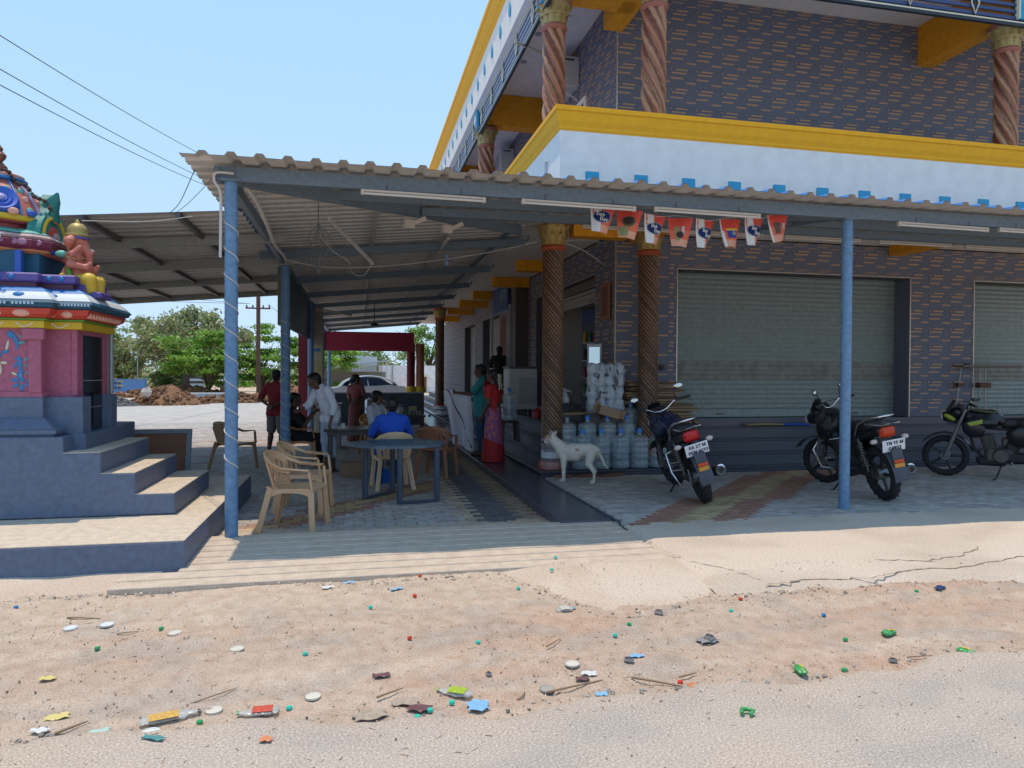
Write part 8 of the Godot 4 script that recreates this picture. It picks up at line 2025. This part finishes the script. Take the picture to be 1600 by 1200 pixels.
	# sticks
	for q in [[900, 1064, 0.34, 0.22, 0.006], [1033, 1064, 0.32, -0.65, 0.007], [1075, 1052, 0.12, 0.2, 0.006], [130, 968, 0.22, -0.3, 0.006], [335, 1075, 0.25, 0.6, 0.004], [112, 1128, 0.14, 0.7, 0.007], [610, 1078, 0.16, 0.5, 0.006], [1440, 1020, 0.18, -0.1, 0.004], [815, 1077, 0.10, 0.9, 0.006], [200, 990, 0.12, 0.1, 0.004], [865, 1000, 0.16, 0.7, 0.005]]:
		put.call("stick", MB.new().tube([Vector3(-q[2] / 2, 0.008, 0), Vector3(-q[2] * 0.1, 0.016, 0.012), Vector3(q[2] / 2, 0.008, -0.006)], [q[4], q[4] * 0.85, q[4] * 0.5], 6), mat("dry_twig", Color(0.28, 0.19, 0.12), 0.9), "dry brown stick lying on the earth verge", "stick", q[0], q[1], q[3], "dry sticks on the verge")
	for q in [[1108, 996, 0.045], [982, 1031, 0.035], [763, 1046, 0.025], [1395, 1028, 0.03], [1030, 955, 0.04]]:
		put.call("stone", MB.new().add(stone_mesh(), Transform3D(Basis().scaled(Vector3(1.0, 0.6, 0.8) * q[2]), Vector3(0, q[2] * 0.3, 0))), mat("grey_stone", Color(0.27, 0.25, 0.24), 0.9), "small dark stone lying on the earth verge", "stone", q[0], q[1], g.randf() * 6, "dark stones on the verge")
	# grit, chips and straw: too many to count
	var xf := []; var cols := []
	for i in 22000:
		var x := g.randf_range(-4.5, 9.0); var z := g.randf_range(-5.6, -2.0)
		var s := 0.0022 + 0.006 * pow(g.randf(), 5.0)
		var dense := patch.get_noise_2d(x * 1.2 + 3, z * 2.0) + (0.25 if absf(z - road_edge(x)) < 0.25 or absf(z - apron_edge(x)) < 0.2 else 0.0)
		if z > road_edge(x) + 0.1 and g.randf() < 0.6: continue
		if g.randf() > 0.35 + dense * 1.6: continue
		xf.append(Transform3D(Basis.from_euler(Vector3(g.randf() * 6, g.randf() * 6, g.randf() * 6)).scaled(Vector3.ONE * s), Vector3(x, gy(x, z) + s * 0.2, z)))
		var c: Color = [Color(0.27, 0.25, 0.24), Color(0.42, 0.33, 0.26), Color(0.55, 0.46, 0.38), Color(0.40, 0.29, 0.21), Color(0.60, 0.53, 0.46)][g.randi() % 5]
		cols.append(c)
	# broken edges: chips of concrete and asphalt
	for i in 1500:
		var x := g.randf_range(-4.5, 9.0)
		var on_road := i % 3 == 0
		var z := (road_edge(x) - absf(g.randfn()) * 0.05) if on_road else (apron_edge(x) + g.randfn() * 0.05 + 0.03)
		var s := 0.004 + 0.016 * pow(g.randf(), 3.0)
		xf.append(Transform3D(Basis.from_euler(Vector3(g.randf() * 6, g.randf() * 6, g.randf() * 6)).scaled(Vector3.ONE * s), Vector3(x, earth_height(x, z) + s * 0.2, z)))
		cols.append(Color(0.40, 0.36, 0.32) * g.randf_range(0.6, 1.2) if on_road else Color(0.58, 0.47, 0.38) * g.randf_range(0.6, 1.2))
	var pebbles := many(self, "gravel", stone_mesh().mesh(tint_mat("gravel_chip", 0.95)), xf, cols)
	tag(pebbles, "loose gravel and grit scattered over the earth verge", "gravel")
	xf = []; cols = []
	for i in 1500:
		var x := g.randf_range(-4.5, 9.0); var z := g.randf_range(-5.3, -2.9)
		var s := g.randf_range(0.4, 1.3)
		xf.append(Transform3D(Basis.from_euler(Vector3(0, g.randf() * 6, g.randf_range(-0.1, 0.1))).scaled_local(Vector3(s, 1, 1)), Vector3(x, gy(x, z) + 0.002, z)))
		cols.append([Color(0.50, 0.40, 0.28), Color(0.30, 0.20, 0.13), Color(0.60, 0.52, 0.42)][g.randi() % 3])
	var straw := many(self, "straw_debris", MB.new().box(Vector3.ZERO, Vector3(0.035, 0.002, 0.003)).mesh(tint_mat("gravel_chip")), xf, cols)
	tag(straw, "bits of straw and dry stalk scattered over the verge", "debris")

# ---------------------------------------------------------------- helpers
class MB:
	var v := PackedVector3Array()
	var n := PackedVector3Array()
	var k := PackedColorArray()
	var col := Color(1, 1, 1)
	var tinted := false
	func tri(a: Vector3, b: Vector3, c: Vector3, na: Vector3, nb: Vector3, nc: Vector3) -> void:
		var g := (b - a).cross(c - a)
		if g.length_squared() < 1e-18: return
		v.append(a); n.append(na)
		if g.dot(na + nb + nc) < 0.0:
			v.append(b); v.append(c); n.append(nb); n.append(nc)
		else:
			v.append(c); v.append(b); n.append(nc); n.append(nb)
		if tinted:
			k.append(col); k.append(col); k.append(col)
	func tri_c(p: Array, q: Array, c: Array) -> void:
		# three points, normals and colours
		var g: Vector3 = (p[1] - p[0]).cross(p[2] - p[0])
		if g.length_squared() < 1e-18: return
		var o := [0, 2, 1]
		if g.dot(q[0] + q[1] + q[2]) < 0.0: o = [0, 1, 2]
		for i in o:
			v.append(p[i]); n.append(q[i]); k.append(c[i])
	func quad(a: Vector3, b: Vector3, c: Vector3, d: Vector3) -> void:
		var m := (b - a).cross(d - a)
		if m.length_squared() < 1e-18: m = (c - b).cross(d - c)
		m = m.normalized()
		tri(a, b, c, m, m, m); tri(a, c, d, m, m, m)
	func quad_n(a: Vector3, b: Vector3, c: Vector3, d: Vector3, na: Vector3, nb: Vector3, nc: Vector3, nd: Vector3) -> void:
		tri(a, b, c, na, nb, nc); tri(a, c, d, na, nc, nd)
	func box(c: Vector3, s: Vector3, bs := Basis(), bev := 0.0) -> MB:
		var h := s * 0.5
		if bev <= 0.0:
			for ax in 3:
				for sg in [-1.0, 1.0]:
					var u := Vector3.ZERO; var w := Vector3.ZERO; var o := Vector3.ZERO
					o[ax] = sg * h[ax]; u[(ax + 1) % 3] = h[(ax + 1) % 3]; w[(ax + 2) % 3] = h[(ax + 2) % 3] * sg
					quad(c + bs * (o - u - w), c + bs * (o + u - w), c + bs * (o + u + w), c + bs * (o - u + w))
			return self
		var e := minf(bev, minf(h.x, minf(h.y, h.z)) * 0.9)
		for ax in 3:
			var a1 := (ax + 1) % 3; var a2 := (ax + 2) % 3
			for sg in [-1.0, 1.0]:
				var nn := Vector3.ZERO; nn[ax] = sg; nn = bs * nn
				var p := []
				for q in [[-1, -1], [1, -1], [1, 1], [-1, 1]]:
					var t := Vector3.ZERO
					t[ax] = sg * h[ax]; t[a1] = q[0] * (h[a1] - e); t[a2] = q[1] * (h[a2] - e)
					p.append(c + bs * t)
				quad_n(p[0], p[1], p[2], p[3], nn, nn, nn, nn)
				for s2 in [-1.0, 1.0]:
					# chamfer between the faces of ax (sg) and a1 (s2)
					var f := []
					for q in [-1.0, 1.0]:
						var t1 := Vector3.ZERO; t1[ax] = sg * h[ax]; t1[a1] = s2 * (h[a1] - e); t1[a2] = q * (h[a2] - e)
						var t2 := Vector3.ZERO; t2[ax] = sg * (h[ax] - e); t2[a1] = s2 * h[a1]; t2[a2] = q * (h[a2] - e)
						f.append(c + bs * t1); f.append(c + bs * t2)
					var n1 := Vector3.ZERO; n1[ax] = sg; n1[a1] = s2; n1 = bs * n1.normalized()
					quad_n(f[0], f[1], f[3], f[2], n1, n1, n1, n1)
		for sx in [-1.0, 1.0]:
			for sy in [-1.0, 1.0]:
				for sz in [-1.0, 1.0]:
					var nn2 := bs * Vector3(sx, sy, sz).normalized()
					tri(c + bs * Vector3(sx * h.x, sy * (h.y - e), sz * (h.z - e)), c + bs * Vector3(sx * (h.x - e), sy * h.y, sz * (h.z - e)), c + bs * Vector3(sx * (h.x - e), sy * (h.y - e), sz * h.z), nn2, nn2, nn2)
		return self
	# box between two corners
	func slab(x0: float, x1: float, y0: float, y1: float, z0: float, z1: float, bev := 0.0) -> MB:
		return box(Vector3((x0 + x1) / 2, (y0 + y1) / 2, (z0 + z1) / 2), Vector3(absf(x1 - x0), absf(y1 - y0), absf(z1 - z0)), Basis(), bev)
	# a beam of w x h from a to b, its height kept upright
	func bar(a: Vector3, b: Vector3, w: float, h: float, bev := 0.0, up := Vector3.UP) -> MB:
		var d := (b - a).normalized()
		var r := d.cross(up)
		if r.length() < 0.01: r = d.cross(Vector3.RIGHT)
		r = r.normalized()
		return box((a + b) / 2, Vector3(w, h, a.distance_to(b)), Basis(r, r.cross(d), -d), bev)
	func tube(p: Array, rad, seg := 8, caps := true, closed := false) -> MB:
		var cnt := p.size()
		var rings := []; var nrm := []
		var t0: Vector3 = (p[1] - p[0]).normalized()
		var r0 := t0.cross(Vector3.UP)
		if r0.length() < 0.05: r0 = t0.cross(Vector3.RIGHT)
		r0 = r0.normalized()
		for i in cnt:
			var a: Vector3 = p[maxi(i - 1, 0)]; var b: Vector3 = p[mini(i + 1, cnt - 1)]
			if closed:
				a = p[(i - 1 + cnt) % cnt]; b = p[(i + 1) % cnt]
			var t := (b - a).normalized()
			r0 = (r0 - t * r0.dot(t))
			if r0.length() < 0.01: r0 = t.cross(Vector3(0.3, 0.8, 0.5))
			r0 = r0.normalized()
			var b0 := t.cross(r0)
			var rr: float = rad[i] if rad is Array else rad
			var ring := []; var nn := []
			for j in seg:
				var an := TAU * j / seg
				var d := r0 * cos(an) + b0 * sin(an)
				ring.append(p[i] + d * rr); nn.append(d)
			rings.append(ring); nrm.append(nn)
		for i in (cnt if closed else cnt - 1):
			var i2 := (i + 1) % cnt
			for j in seg:
				var j2 := (j + 1) % seg
				quad_n(rings[i][j], rings[i][j2], rings[i2][j2], rings[i2][j], nrm[i][j], nrm[i][j2], nrm[i2][j2], nrm[i2][j])
		if caps and not closed:
			for e in [0, cnt - 1]:
				var t: Vector3 = (p[0] - p[1]).normalized() if e == 0 else (p[cnt - 1] - p[cnt - 2]).normalized()
				for j in seg:
					tri(p[e], rings[e][j], rings[e][(j + 1) % seg], t, t, t)
		return self
	func cyl(a: Vector3, b: Vector3, r0: float, r1 := -1.0, seg := 10) -> MB:
		return tube([a, b], [r0, r1 if r1 >= 0.0 else r0], seg)
	# profile of (radius, height) turned about y, placed by xf
	func lathe(pr: Array, seg := 16, xf := Transform3D(), crease := 0.7) -> MB:
		var m := pr.size()
		var sn := []
		for i in m - 1:
			var d: Vector2 = pr[i + 1] - pr[i]
			sn.append(Vector2(d.y, -d.x).normalized())
		for i in m - 1:
			var na: Vector2 = sn[i]; var nb: Vector2 = sn[i]
			if i > 0 and sn[i].dot(sn[i - 1]) > crease: na = (sn[i] + sn[i - 1]).normalized()
			if i < m - 2 and sn[i].dot(sn[i + 1]) > crease: nb = (sn[i] + sn[i + 1]).normalized()
			for j in seg:
				var a0 := TAU * j / seg; var a1 := TAU * (j + 1) / seg
				var c0 := Vector3(cos(a0), 0, sin(a0)); var c1 := Vector3(cos(a1), 0, sin(a1))
				var A: Vector3 = c0 * pr[i].x + Vector3.UP * pr[i].y; var B: Vector3 = c1 * pr[i].x + Vector3.UP * pr[i].y
				var C: Vector3 = c1 * pr[i + 1].x + Vector3.UP * pr[i + 1].y; var D: Vector3 = c0 * pr[i + 1].x + Vector3.UP * pr[i + 1].y
				quad_n(xf * A, xf * B, xf * C, xf * D, xf.basis * (c0 * na.x + Vector3.UP * na.y), xf.basis * (c1 * na.x + Vector3.UP * na.y), xf.basis * (c1 * nb.x + Vector3.UP * nb.y), xf.basis * (c0 * nb.x + Vector3.UP * nb.y))
		return self
	func ell(c: Vector3, r: Vector3, bs := Basis(), nu := 10, nv := 6) -> MB:
		var P := func(i: int, j: int) -> Vector3:
			var th: float = PI * i / nv; var ph: float = TAU * j / nu
			return Vector3(sin(th) * cos(ph), cos(th), sin(th) * sin(ph))
		for i in nv:
			for j in nu:
				var q := [P.call(i, j), P.call(i, j + 1), P.call(i + 1, j + 1), P.call(i + 1, j)]
				var w := []
				var m := []
				for s in q:
					w.append(c + bs * (s * r)); m.append((bs * (s / r)).normalized())
				quad_n(w[0], w[1], w[2], w[3], m[0], m[1], m[2], m[3])
		return self
	# polygon (x, y) pushed along +z by depth, placed by xf
	func prism(poly: PackedVector2Array, depth: float, xf := Transform3D()) -> MB:
		var ix := Geometry2D.triangulate_polygon(poly)
		var f := (xf.basis * Vector3(0, 0, 1)).normalized()
		for i in range(0, ix.size(), 3):
			var a := poly[ix[i]]; var b := poly[ix[i + 1]]; var c := poly[ix[i + 2]]
			tri(xf * Vector3(a.x, a.y, 0), xf * Vector3(b.x, b.y, 0), xf * Vector3(c.x, c.y, 0), -f, -f, -f)
			tri(xf * Vector3(a.x, a.y, depth), xf * Vector3(b.x, b.y, depth), xf * Vector3(c.x, c.y, depth), f, f, f)
		var area := 0.0
		for i in poly.size():
			var a := poly[i]; var b := poly[(i + 1) % poly.size()]
			area += a.x * b.y - b.x * a.y
		for i in poly.size():
			var a := poly[i]; var b := poly[(i + 1) % poly.size()]
			var e := b - a
			var o := Vector2(e.y, -e.x).normalized() * signf(area)
			var m := (xf.basis * Vector3(o.x, o.y, 0)).normalized()
			quad_n(xf * Vector3(a.x, a.y, 0), xf * Vector3(b.x, b.y, 0), xf * Vector3(b.x, b.y, depth), xf * Vector3(a.x, a.y, depth), m, m, m, m)
		return self
	# a smooth sheet through rows of points
	func sheet(rows: Array, flip := 1.0) -> MB:
		var h := rows.size(); var w: int = rows[0].size()
		var nn := []
		for i in h:
			var r := []
			for j in w:
				var a: Vector3 = rows[i][mini(j + 1, w - 1)] - rows[i][maxi(j - 1, 0)]
				var b: Vector3 = rows[mini(i + 1, h - 1)][j] - rows[maxi(i - 1, 0)][j]
				r.append(a.cross(b).normalized() * flip)
			nn.append(r)
		for i in h - 1:
			for j in w - 1:
				quad_n(rows[i][j], rows[i][j + 1], rows[i + 1][j + 1], rows[i + 1][j], nn[i][j], nn[i][j + 1], nn[i + 1][j + 1], nn[i + 1][j])
		return self
	# a sheet with thickness t: both faces and the rim
	func shell(rows: Array, t: float) -> MB:
		var h := rows.size(); var w: int = rows[0].size()
		var back := []
		for i in h:
			var r := []
			for j in w:
				var a: Vector3 = rows[i][mini(j + 1, w - 1)] - rows[i][maxi(j - 1, 0)]
				var b: Vector3 = rows[mini(i + 1, h - 1)][j] - rows[maxi(i - 1, 0)][j]
				r.append(rows[i][j] - a.cross(b).normalized() * t)
			back.append(r)
		sheet(rows, 1.0); sheet(back, -1.0)
		for i in h - 1:
			quad(rows[i][0], rows[i + 1][0], back[i + 1][0], back[i][0]); quad(rows[i + 1][w - 1], rows[i][w - 1], back[i][w - 1], back[i + 1][w - 1])
		for j in w - 1:
			quad(rows[0][j + 1], rows[0][j], back[0][j], back[0][j + 1]); quad(rows[h - 1][j], rows[h - 1][j + 1], back[h - 1][j + 1], back[h - 1][j])
		return self
	# profile (out, up) swept along a level path; out is to the right of the path's direction
	func mould(pr: Array, path: Array, closed := false) -> MB:
		var cnt := path.size()
		var outs := []
		for i in cnt:
			var d0: Vector3; var d1: Vector3
			if closed:
				d0 = (path[i] - path[(i - 1 + cnt) % cnt]).normalized(); d1 = (path[(i + 1) % cnt] - path[i]).normalized()
			else:
				d0 = (path[i] - path[i - 1]).normalized() if i > 0 else (path[1] - path[0]).normalized()
				d1 = (path[i + 1] - path[i]).normalized() if i < cnt - 1 else d0
			var o0 := Vector3(-d0.z, 0, d0.x); var o1 := Vector3(-d1.z, 0, d1.x)
			var o := (o0 + o1).normalized()
			outs.append(o / maxf(0.3, o.dot(o0)))
		for i in (cnt if closed else cnt - 1):
			var i2 := (i + 1) % cnt
			for j in pr.size() - 1:
				quad(path[i] + outs[i] * pr[j].x + Vector3.UP * pr[j].y, path[i] + outs[i] * pr[j + 1].x + Vector3.UP * pr[j + 1].y, path[i2] + outs[i2] * pr[j + 1].x + Vector3.UP * pr[j + 1].y, path[i2] + outs[i2] * pr[j].x + Vector3.UP * pr[j].y)
		return self
	func add(o: MB, xf := Transform3D()) -> MB:
		for i in o.v.size():
			v.append(xf * o.v[i]); n.append((xf.basis * o.n[i]).normalized())
			if tinted: k.append(o.k[i] if o.tinted else col)
		return self
	func mesh(m: Material = null, into: ArrayMesh = null) -> ArrayMesh:
		var am := into if into else ArrayMesh.new()
		if v.is_empty(): return am
		var a := []
		a.resize(Mesh.ARRAY_MAX)
		a[Mesh.ARRAY_VERTEX] = v; a[Mesh.ARRAY_NORMAL] = n
		if k.size() == v.size(): a[Mesh.ARRAY_COLOR] = k
		am.add_surface_from_arrays(Mesh.PRIMITIVE_TRIANGLES, a)
		if m: am.surface_set_material(am.get_surface_count() - 1, m)
		return am

# a solid from tapered capsules, joined smoothly and meshed as surface nets
class Field:
	var b := []            # [from, to, radius, radius]
	var cut := []          # [point, outward normal]: what lies beyond is removed
	var blend := 0.03
	var cell := 0.018
	var rough: FastNoiseLite = null
	var amp := 0.0
	func add(p: Vector3, q: Vector3, r0: float, r1 := -1.0) -> Field:
		b.append([p, q, r0, r1 if r1 >= 0.0 else r0]); return self
	func build(mb: MB) -> MB:
		if b.is_empty(): return mb
		var lo := Vector3.INF; var hi := -Vector3.INF
		for e in b:
			var r := maxf(e[2], e[3]) + blend + 3.0 * cell
			for q in [e[0], e[1]]:
				lo = lo.min(q - Vector3.ONE * r); hi = hi.max(q + Vector3.ONE * r)
		var nx := int((hi.x - lo.x) / cell) + 2; var ny := int((hi.y - lo.y) / cell) + 2; var nz := int((hi.z - lo.z) / cell) + 2
		var g := PackedFloat32Array(); g.resize(nx * ny * nz); g.fill(9.0)
		for e in b:
			var p: Vector3 = e[0]; var q: Vector3 = e[1]; var r0: float = e[2]; var r1: float = e[3]
			var ext := maxf(r0, r1) + blend + 2.5 * cell
			var l := (p.min(q) - Vector3.ONE * ext - lo) / cell; var u := (p.max(q) + Vector3.ONE * ext - lo) / cell
			var d := q - p; var dd := maxf(d.length_squared(), 1e-9)
			for z in range(maxi(0, int(l.z)), mini(nz, int(u.z) + 2)):
				for y in range(maxi(0, int(l.y)), mini(ny, int(u.y) + 2)):
					var row := (z * ny + y) * nx
					for x in range(maxi(0, int(l.x)), mini(nx, int(u.x) + 2)):
						var w := lo + Vector3(x, y, z) * cell
						var t := clampf((w - p).dot(d) / dd, 0.0, 1.0)
						var s := w.distance_to(p + d * t) - lerpf(r0, r1, t)
						var o := g[row + x]
						if o > s + blend: o = s
						elif o > s - blend:
							var h := 0.5 + 0.5 * (o - s) / blend
							o = lerpf(o, s, h) - blend * 0.5 * h * (1.0 - h)
						g[row + x] = o
		for z in nz:
			for y in ny:
				for x in nx:
					var i := (z * ny + y) * nx + x
					if g[i] < 0.2 and (rough or cut.size()):
						var w := lo + Vector3(x, y, z) * cell
						if rough: g[i] += rough.get_noise_3dv(w) * amp
						for c in cut: g[i] = maxf(g[i], (w - c[0]).dot(c[1]))
		var id := {}
		var vs := PackedVector3Array(); var ns := PackedVector3Array()
		var off := [0, 1, nx, nx + 1, nx * ny, nx * ny + 1, nx * ny + nx, nx * ny + nx + 1]
		for z in nz - 1:
			for y in ny - 1:
				for x in nx - 1:
					var i := (z * ny + y) * nx + x
					var s0 := g[i] < 0.0
					if g[i] > 2.0 * cell or g[i] < -2.0 * cell: continue
					var mixed := false
					for q in off:
						if (g[i + q] < 0.0) != s0: mixed = true; break
					if not mixed: continue
					var f := []
					for q in off: f.append(g[i + q])
					var sum := Vector3.ZERO; var cnt := 0
					for e in [[0, 1], [2, 3], [4, 5], [6, 7], [0, 2], [1, 3], [4, 6], [5, 7], [0, 4], [1, 5], [2, 6], [3, 7]]:
						var A: float = f[e[0]]; var B: float = f[e[1]]
						if (A < 0.0) != (B < 0.0):
							var t := A / (A - B)
							var pa := Vector3(e[0] & 1, (e[0] >> 1) & 1, e[0] >> 2); var pb := Vector3(e[1] & 1, (e[1] >> 1) & 1, e[1] >> 2)
							sum += pa.lerp(pb, t); cnt += 1
					id[i] = vs.size()
					vs.append(lo + (Vector3(x, y, z) + sum / cnt) * cell)
					var gr := Vector3(f[1] + f[3] + f[5] + f[7] - f[0] - f[2] - f[4] - f[6], f[2] + f[3] + f[6] + f[7] - f[0] - f[1] - f[4] - f[5], f[4] + f[5] + f[6] + f[7] - f[0] - f[1] - f[2] - f[3])
					ns.append(gr.normalized())
		var st := [1, nx, nx * ny]
		for i in id:
			for ax in 3:
				var s1: int = st[ax]; var a: int = st[(ax + 1) % 3]; var c: int = st[(ax + 2) % 3]
				if (g[i] < 0.0) == (g[i + s1] < 0.0): continue
				if id.has(i - a) and id.has(i - c) and id.has(i - a - c):
					var k0: int = id[i]; var k1: int = id[i - a]; var k2: int = id[i - a - c]; var k3: int = id[i - c]
					mb.quad_n(vs[k0], vs[k1], vs[k2], vs[k3], ns[k0], ns[k1], ns[k2], ns[k3])
		return mb

func lin(r: float, g: float, b: float) -> Color:
	return Color(r, g, b).linear_to_srgb()

# a picture of noise between two linear colours; ramp bends it
func noise_tex(sd: int, freq: float, oct: int, lo: Color, hi: Color, size := 512, bend := 1.0, kind := FastNoiseLite.TYPE_SIMPLEX_SMOOTH) -> ImageTexture:
	var f := FastNoiseLite.new()
	f.seed = sd; f.frequency = freq; f.noise_type = kind
	f.fractal_type = FastNoiseLite.FRACTAL_FBM if oct > 1 else FastNoiseLite.FRACTAL_NONE
	f.fractal_octaves = oct
	var im := f.get_seamless_image(size, size)
	im.convert(Image.FORMAT_L8)
	var src := im.get_data()
	var lut := PackedByteArray(); lut.resize(768)
	for i in 256:
		var t := pow(i / 255.0, bend)
		var c := lo.lerp(hi, t).linear_to_srgb()
		lut[i * 3] = c.r8; lut[i * 3 + 1] = c.g8; lut[i * 3 + 2] = c.b8
	var dst := PackedByteArray(); dst.resize(size * size * 3)
	for i in size * size:
		var s := src[i] * 3
		dst[i * 3] = lut[s]; dst[i * 3 + 1] = lut[s + 1]; dst[i * 3 + 2] = lut[s + 2]
	return ImageTexture.create_from_image(Image.create_from_data(size, size, false, Image.FORMAT_RGB8, dst))

var T := {}
var mats := {}
# a material by name: linear base colour, roughness, metal, and which grain lies over it
func mat(key: String, c := Color(0.5, 0.5, 0.5), rough := 0.7, metal := 0.0, grain := "", scale := 1.0, grain2 := "", scale2 := 1.0) -> StandardMaterial3D:
	if mats.has(key): return mats[key]
	var m := StandardMaterial3D.new()
	m.resource_name = key
	m.albedo_color = c.linear_to_srgb()
	m.roughness = rough; m.metallic = metal
	if grain:
		m.albedo_texture = T[grain]
		m.uv1_triplanar = true; m.uv1_world_triplanar = true; m.uv1_scale = Vector3.ONE * scale
	if grain2:
		m.detail_enabled = true; m.detail_albedo = T[grain2]; m.detail_blend_mode = BaseMaterial3D.BLEND_MODE_MUL
		m.detail_uv_layer = BaseMaterial3D.DETAIL_UV_2
		m.uv2_triplanar = true; m.uv2_world_triplanar = true; m.uv2_scale = Vector3.ONE * scale2
	mats[key] = m
	return m
func bump(m: StandardMaterial3D, grain: String, cm: float) -> StandardMaterial3D:
	m.heightmap_enabled = true; m.heightmap_texture = T[grain]; m.heightmap_scale = cm
	return m
func tint_mat(key: String, rough := 0.8, grain := "", scale := 1.0) -> StandardMaterial3D:
	var m := mat(key, Color(1, 1, 1), rough, 0.0, grain, scale)
	m.vertex_color_use_as_albedo = true
	return m

var taken := {}
func numbered(s: String) -> String:
	if not taken.has(s):
		taken[s] = 0
		return s
	taken[s] += 1
	return "%s_%03d" % [s, taken[s]]
func tag(o: Node3D, label: String, category: String, group := "") -> Node3D:
	o.set_meta("label", label); o.set_meta("category", category)
	if group: o.set_meta("group", group)
	return o
func thing(called: String, label: String, category: String, at := Vector3.ZERO, turn := 0.0, group := "") -> Node3D:
	var o := Node3D.new()
	o.name = numbered(called); o.position = at; o.rotation.y = turn
	add_child(o)
	tag(o, label, category, group)
	return o
func part(p: Node, called: String, mb, m: Material = null, xf := Transform3D()) -> MeshInstance3D:
	var o := MeshInstance3D.new()
	o.name = called
	o.mesh = mb.mesh(m) if mb is MB else mb
	if m and not mb is MB: o.material_override = m
	o.transform = xf
	p.add_child(o, true)
	return o
func node(p: Node, called: String, xf := Transform3D()) -> Node3D:
	var o := Node3D.new()
	o.name = called; o.transform = xf
	p.add_child(o, true)
	return o
func solo(called: String, mb, m: Material, label: String, category: String, xf := Transform3D(), group := "") -> MeshInstance3D:
	var o := part(self, numbered(called), mb, m, xf)
	tag(o, label, category, group)
	return o
func structure(called: String, mb: MB, m: Material) -> MeshInstance3D:
	var o := part(self, numbered(called), mb, m)
	o.set_meta("kind", "structure")
	return o
func copy(o: Node3D, xf: Transform3D, label := "", group := "") -> Node3D:
	var c := o.duplicate()
	c.name = numbered(String(o.name).rstrip("_0123456789"))
	add_child(c)
	c.transform = xf
	if label: c.set_meta("label", label)
	if group: c.set_meta("group", group)
	return c
func many(p: Node, called: String, m: Mesh, xfs: Array, cols = null) -> MultiMeshInstance3D:
	var mm := MultiMesh.new()
	mm.transform_format = MultiMesh.TRANSFORM_3D
	mm.use_colors = cols != null
	mm.mesh = m
	mm.instance_count = xfs.size()
	for i in xfs.size():
		mm.set_instance_transform(i, xfs[i])
		if cols: mm.set_instance_color(i, cols[i])
	var o := MultiMeshInstance3D.new()
	o.name = called; o.multimesh = mm
	p.add_child(o, true)
	o.set_meta("kind", "stuff")
	return o
func at(x: float, y: float, z: float, turn := 0.0, s := Vector3.ONE) -> Transform3D:
	return Transform3D(Basis(Vector3.UP, turn).scaled_local(s), Vector3(x, y, z))
func text(p: Node, called: String, s: String, size: float, m: Material, xf: Transform3D, bold := true, serif := false) -> MeshInstance3D:
	var t := TextMesh.new()
	var f := SystemFont.new()
	f.font_names = PackedStringArray(["Droid Serif" if serif else "Droid Sans"])
	f.font_weight = 700 if bold else 400
	t.font = f; t.text = s; t.font_size = 32; t.pixel_size = size / 32.0; t.depth = 0.004; t.curve_step = 2.0
	t.material = m
	return part(p, called, t, null, xf)
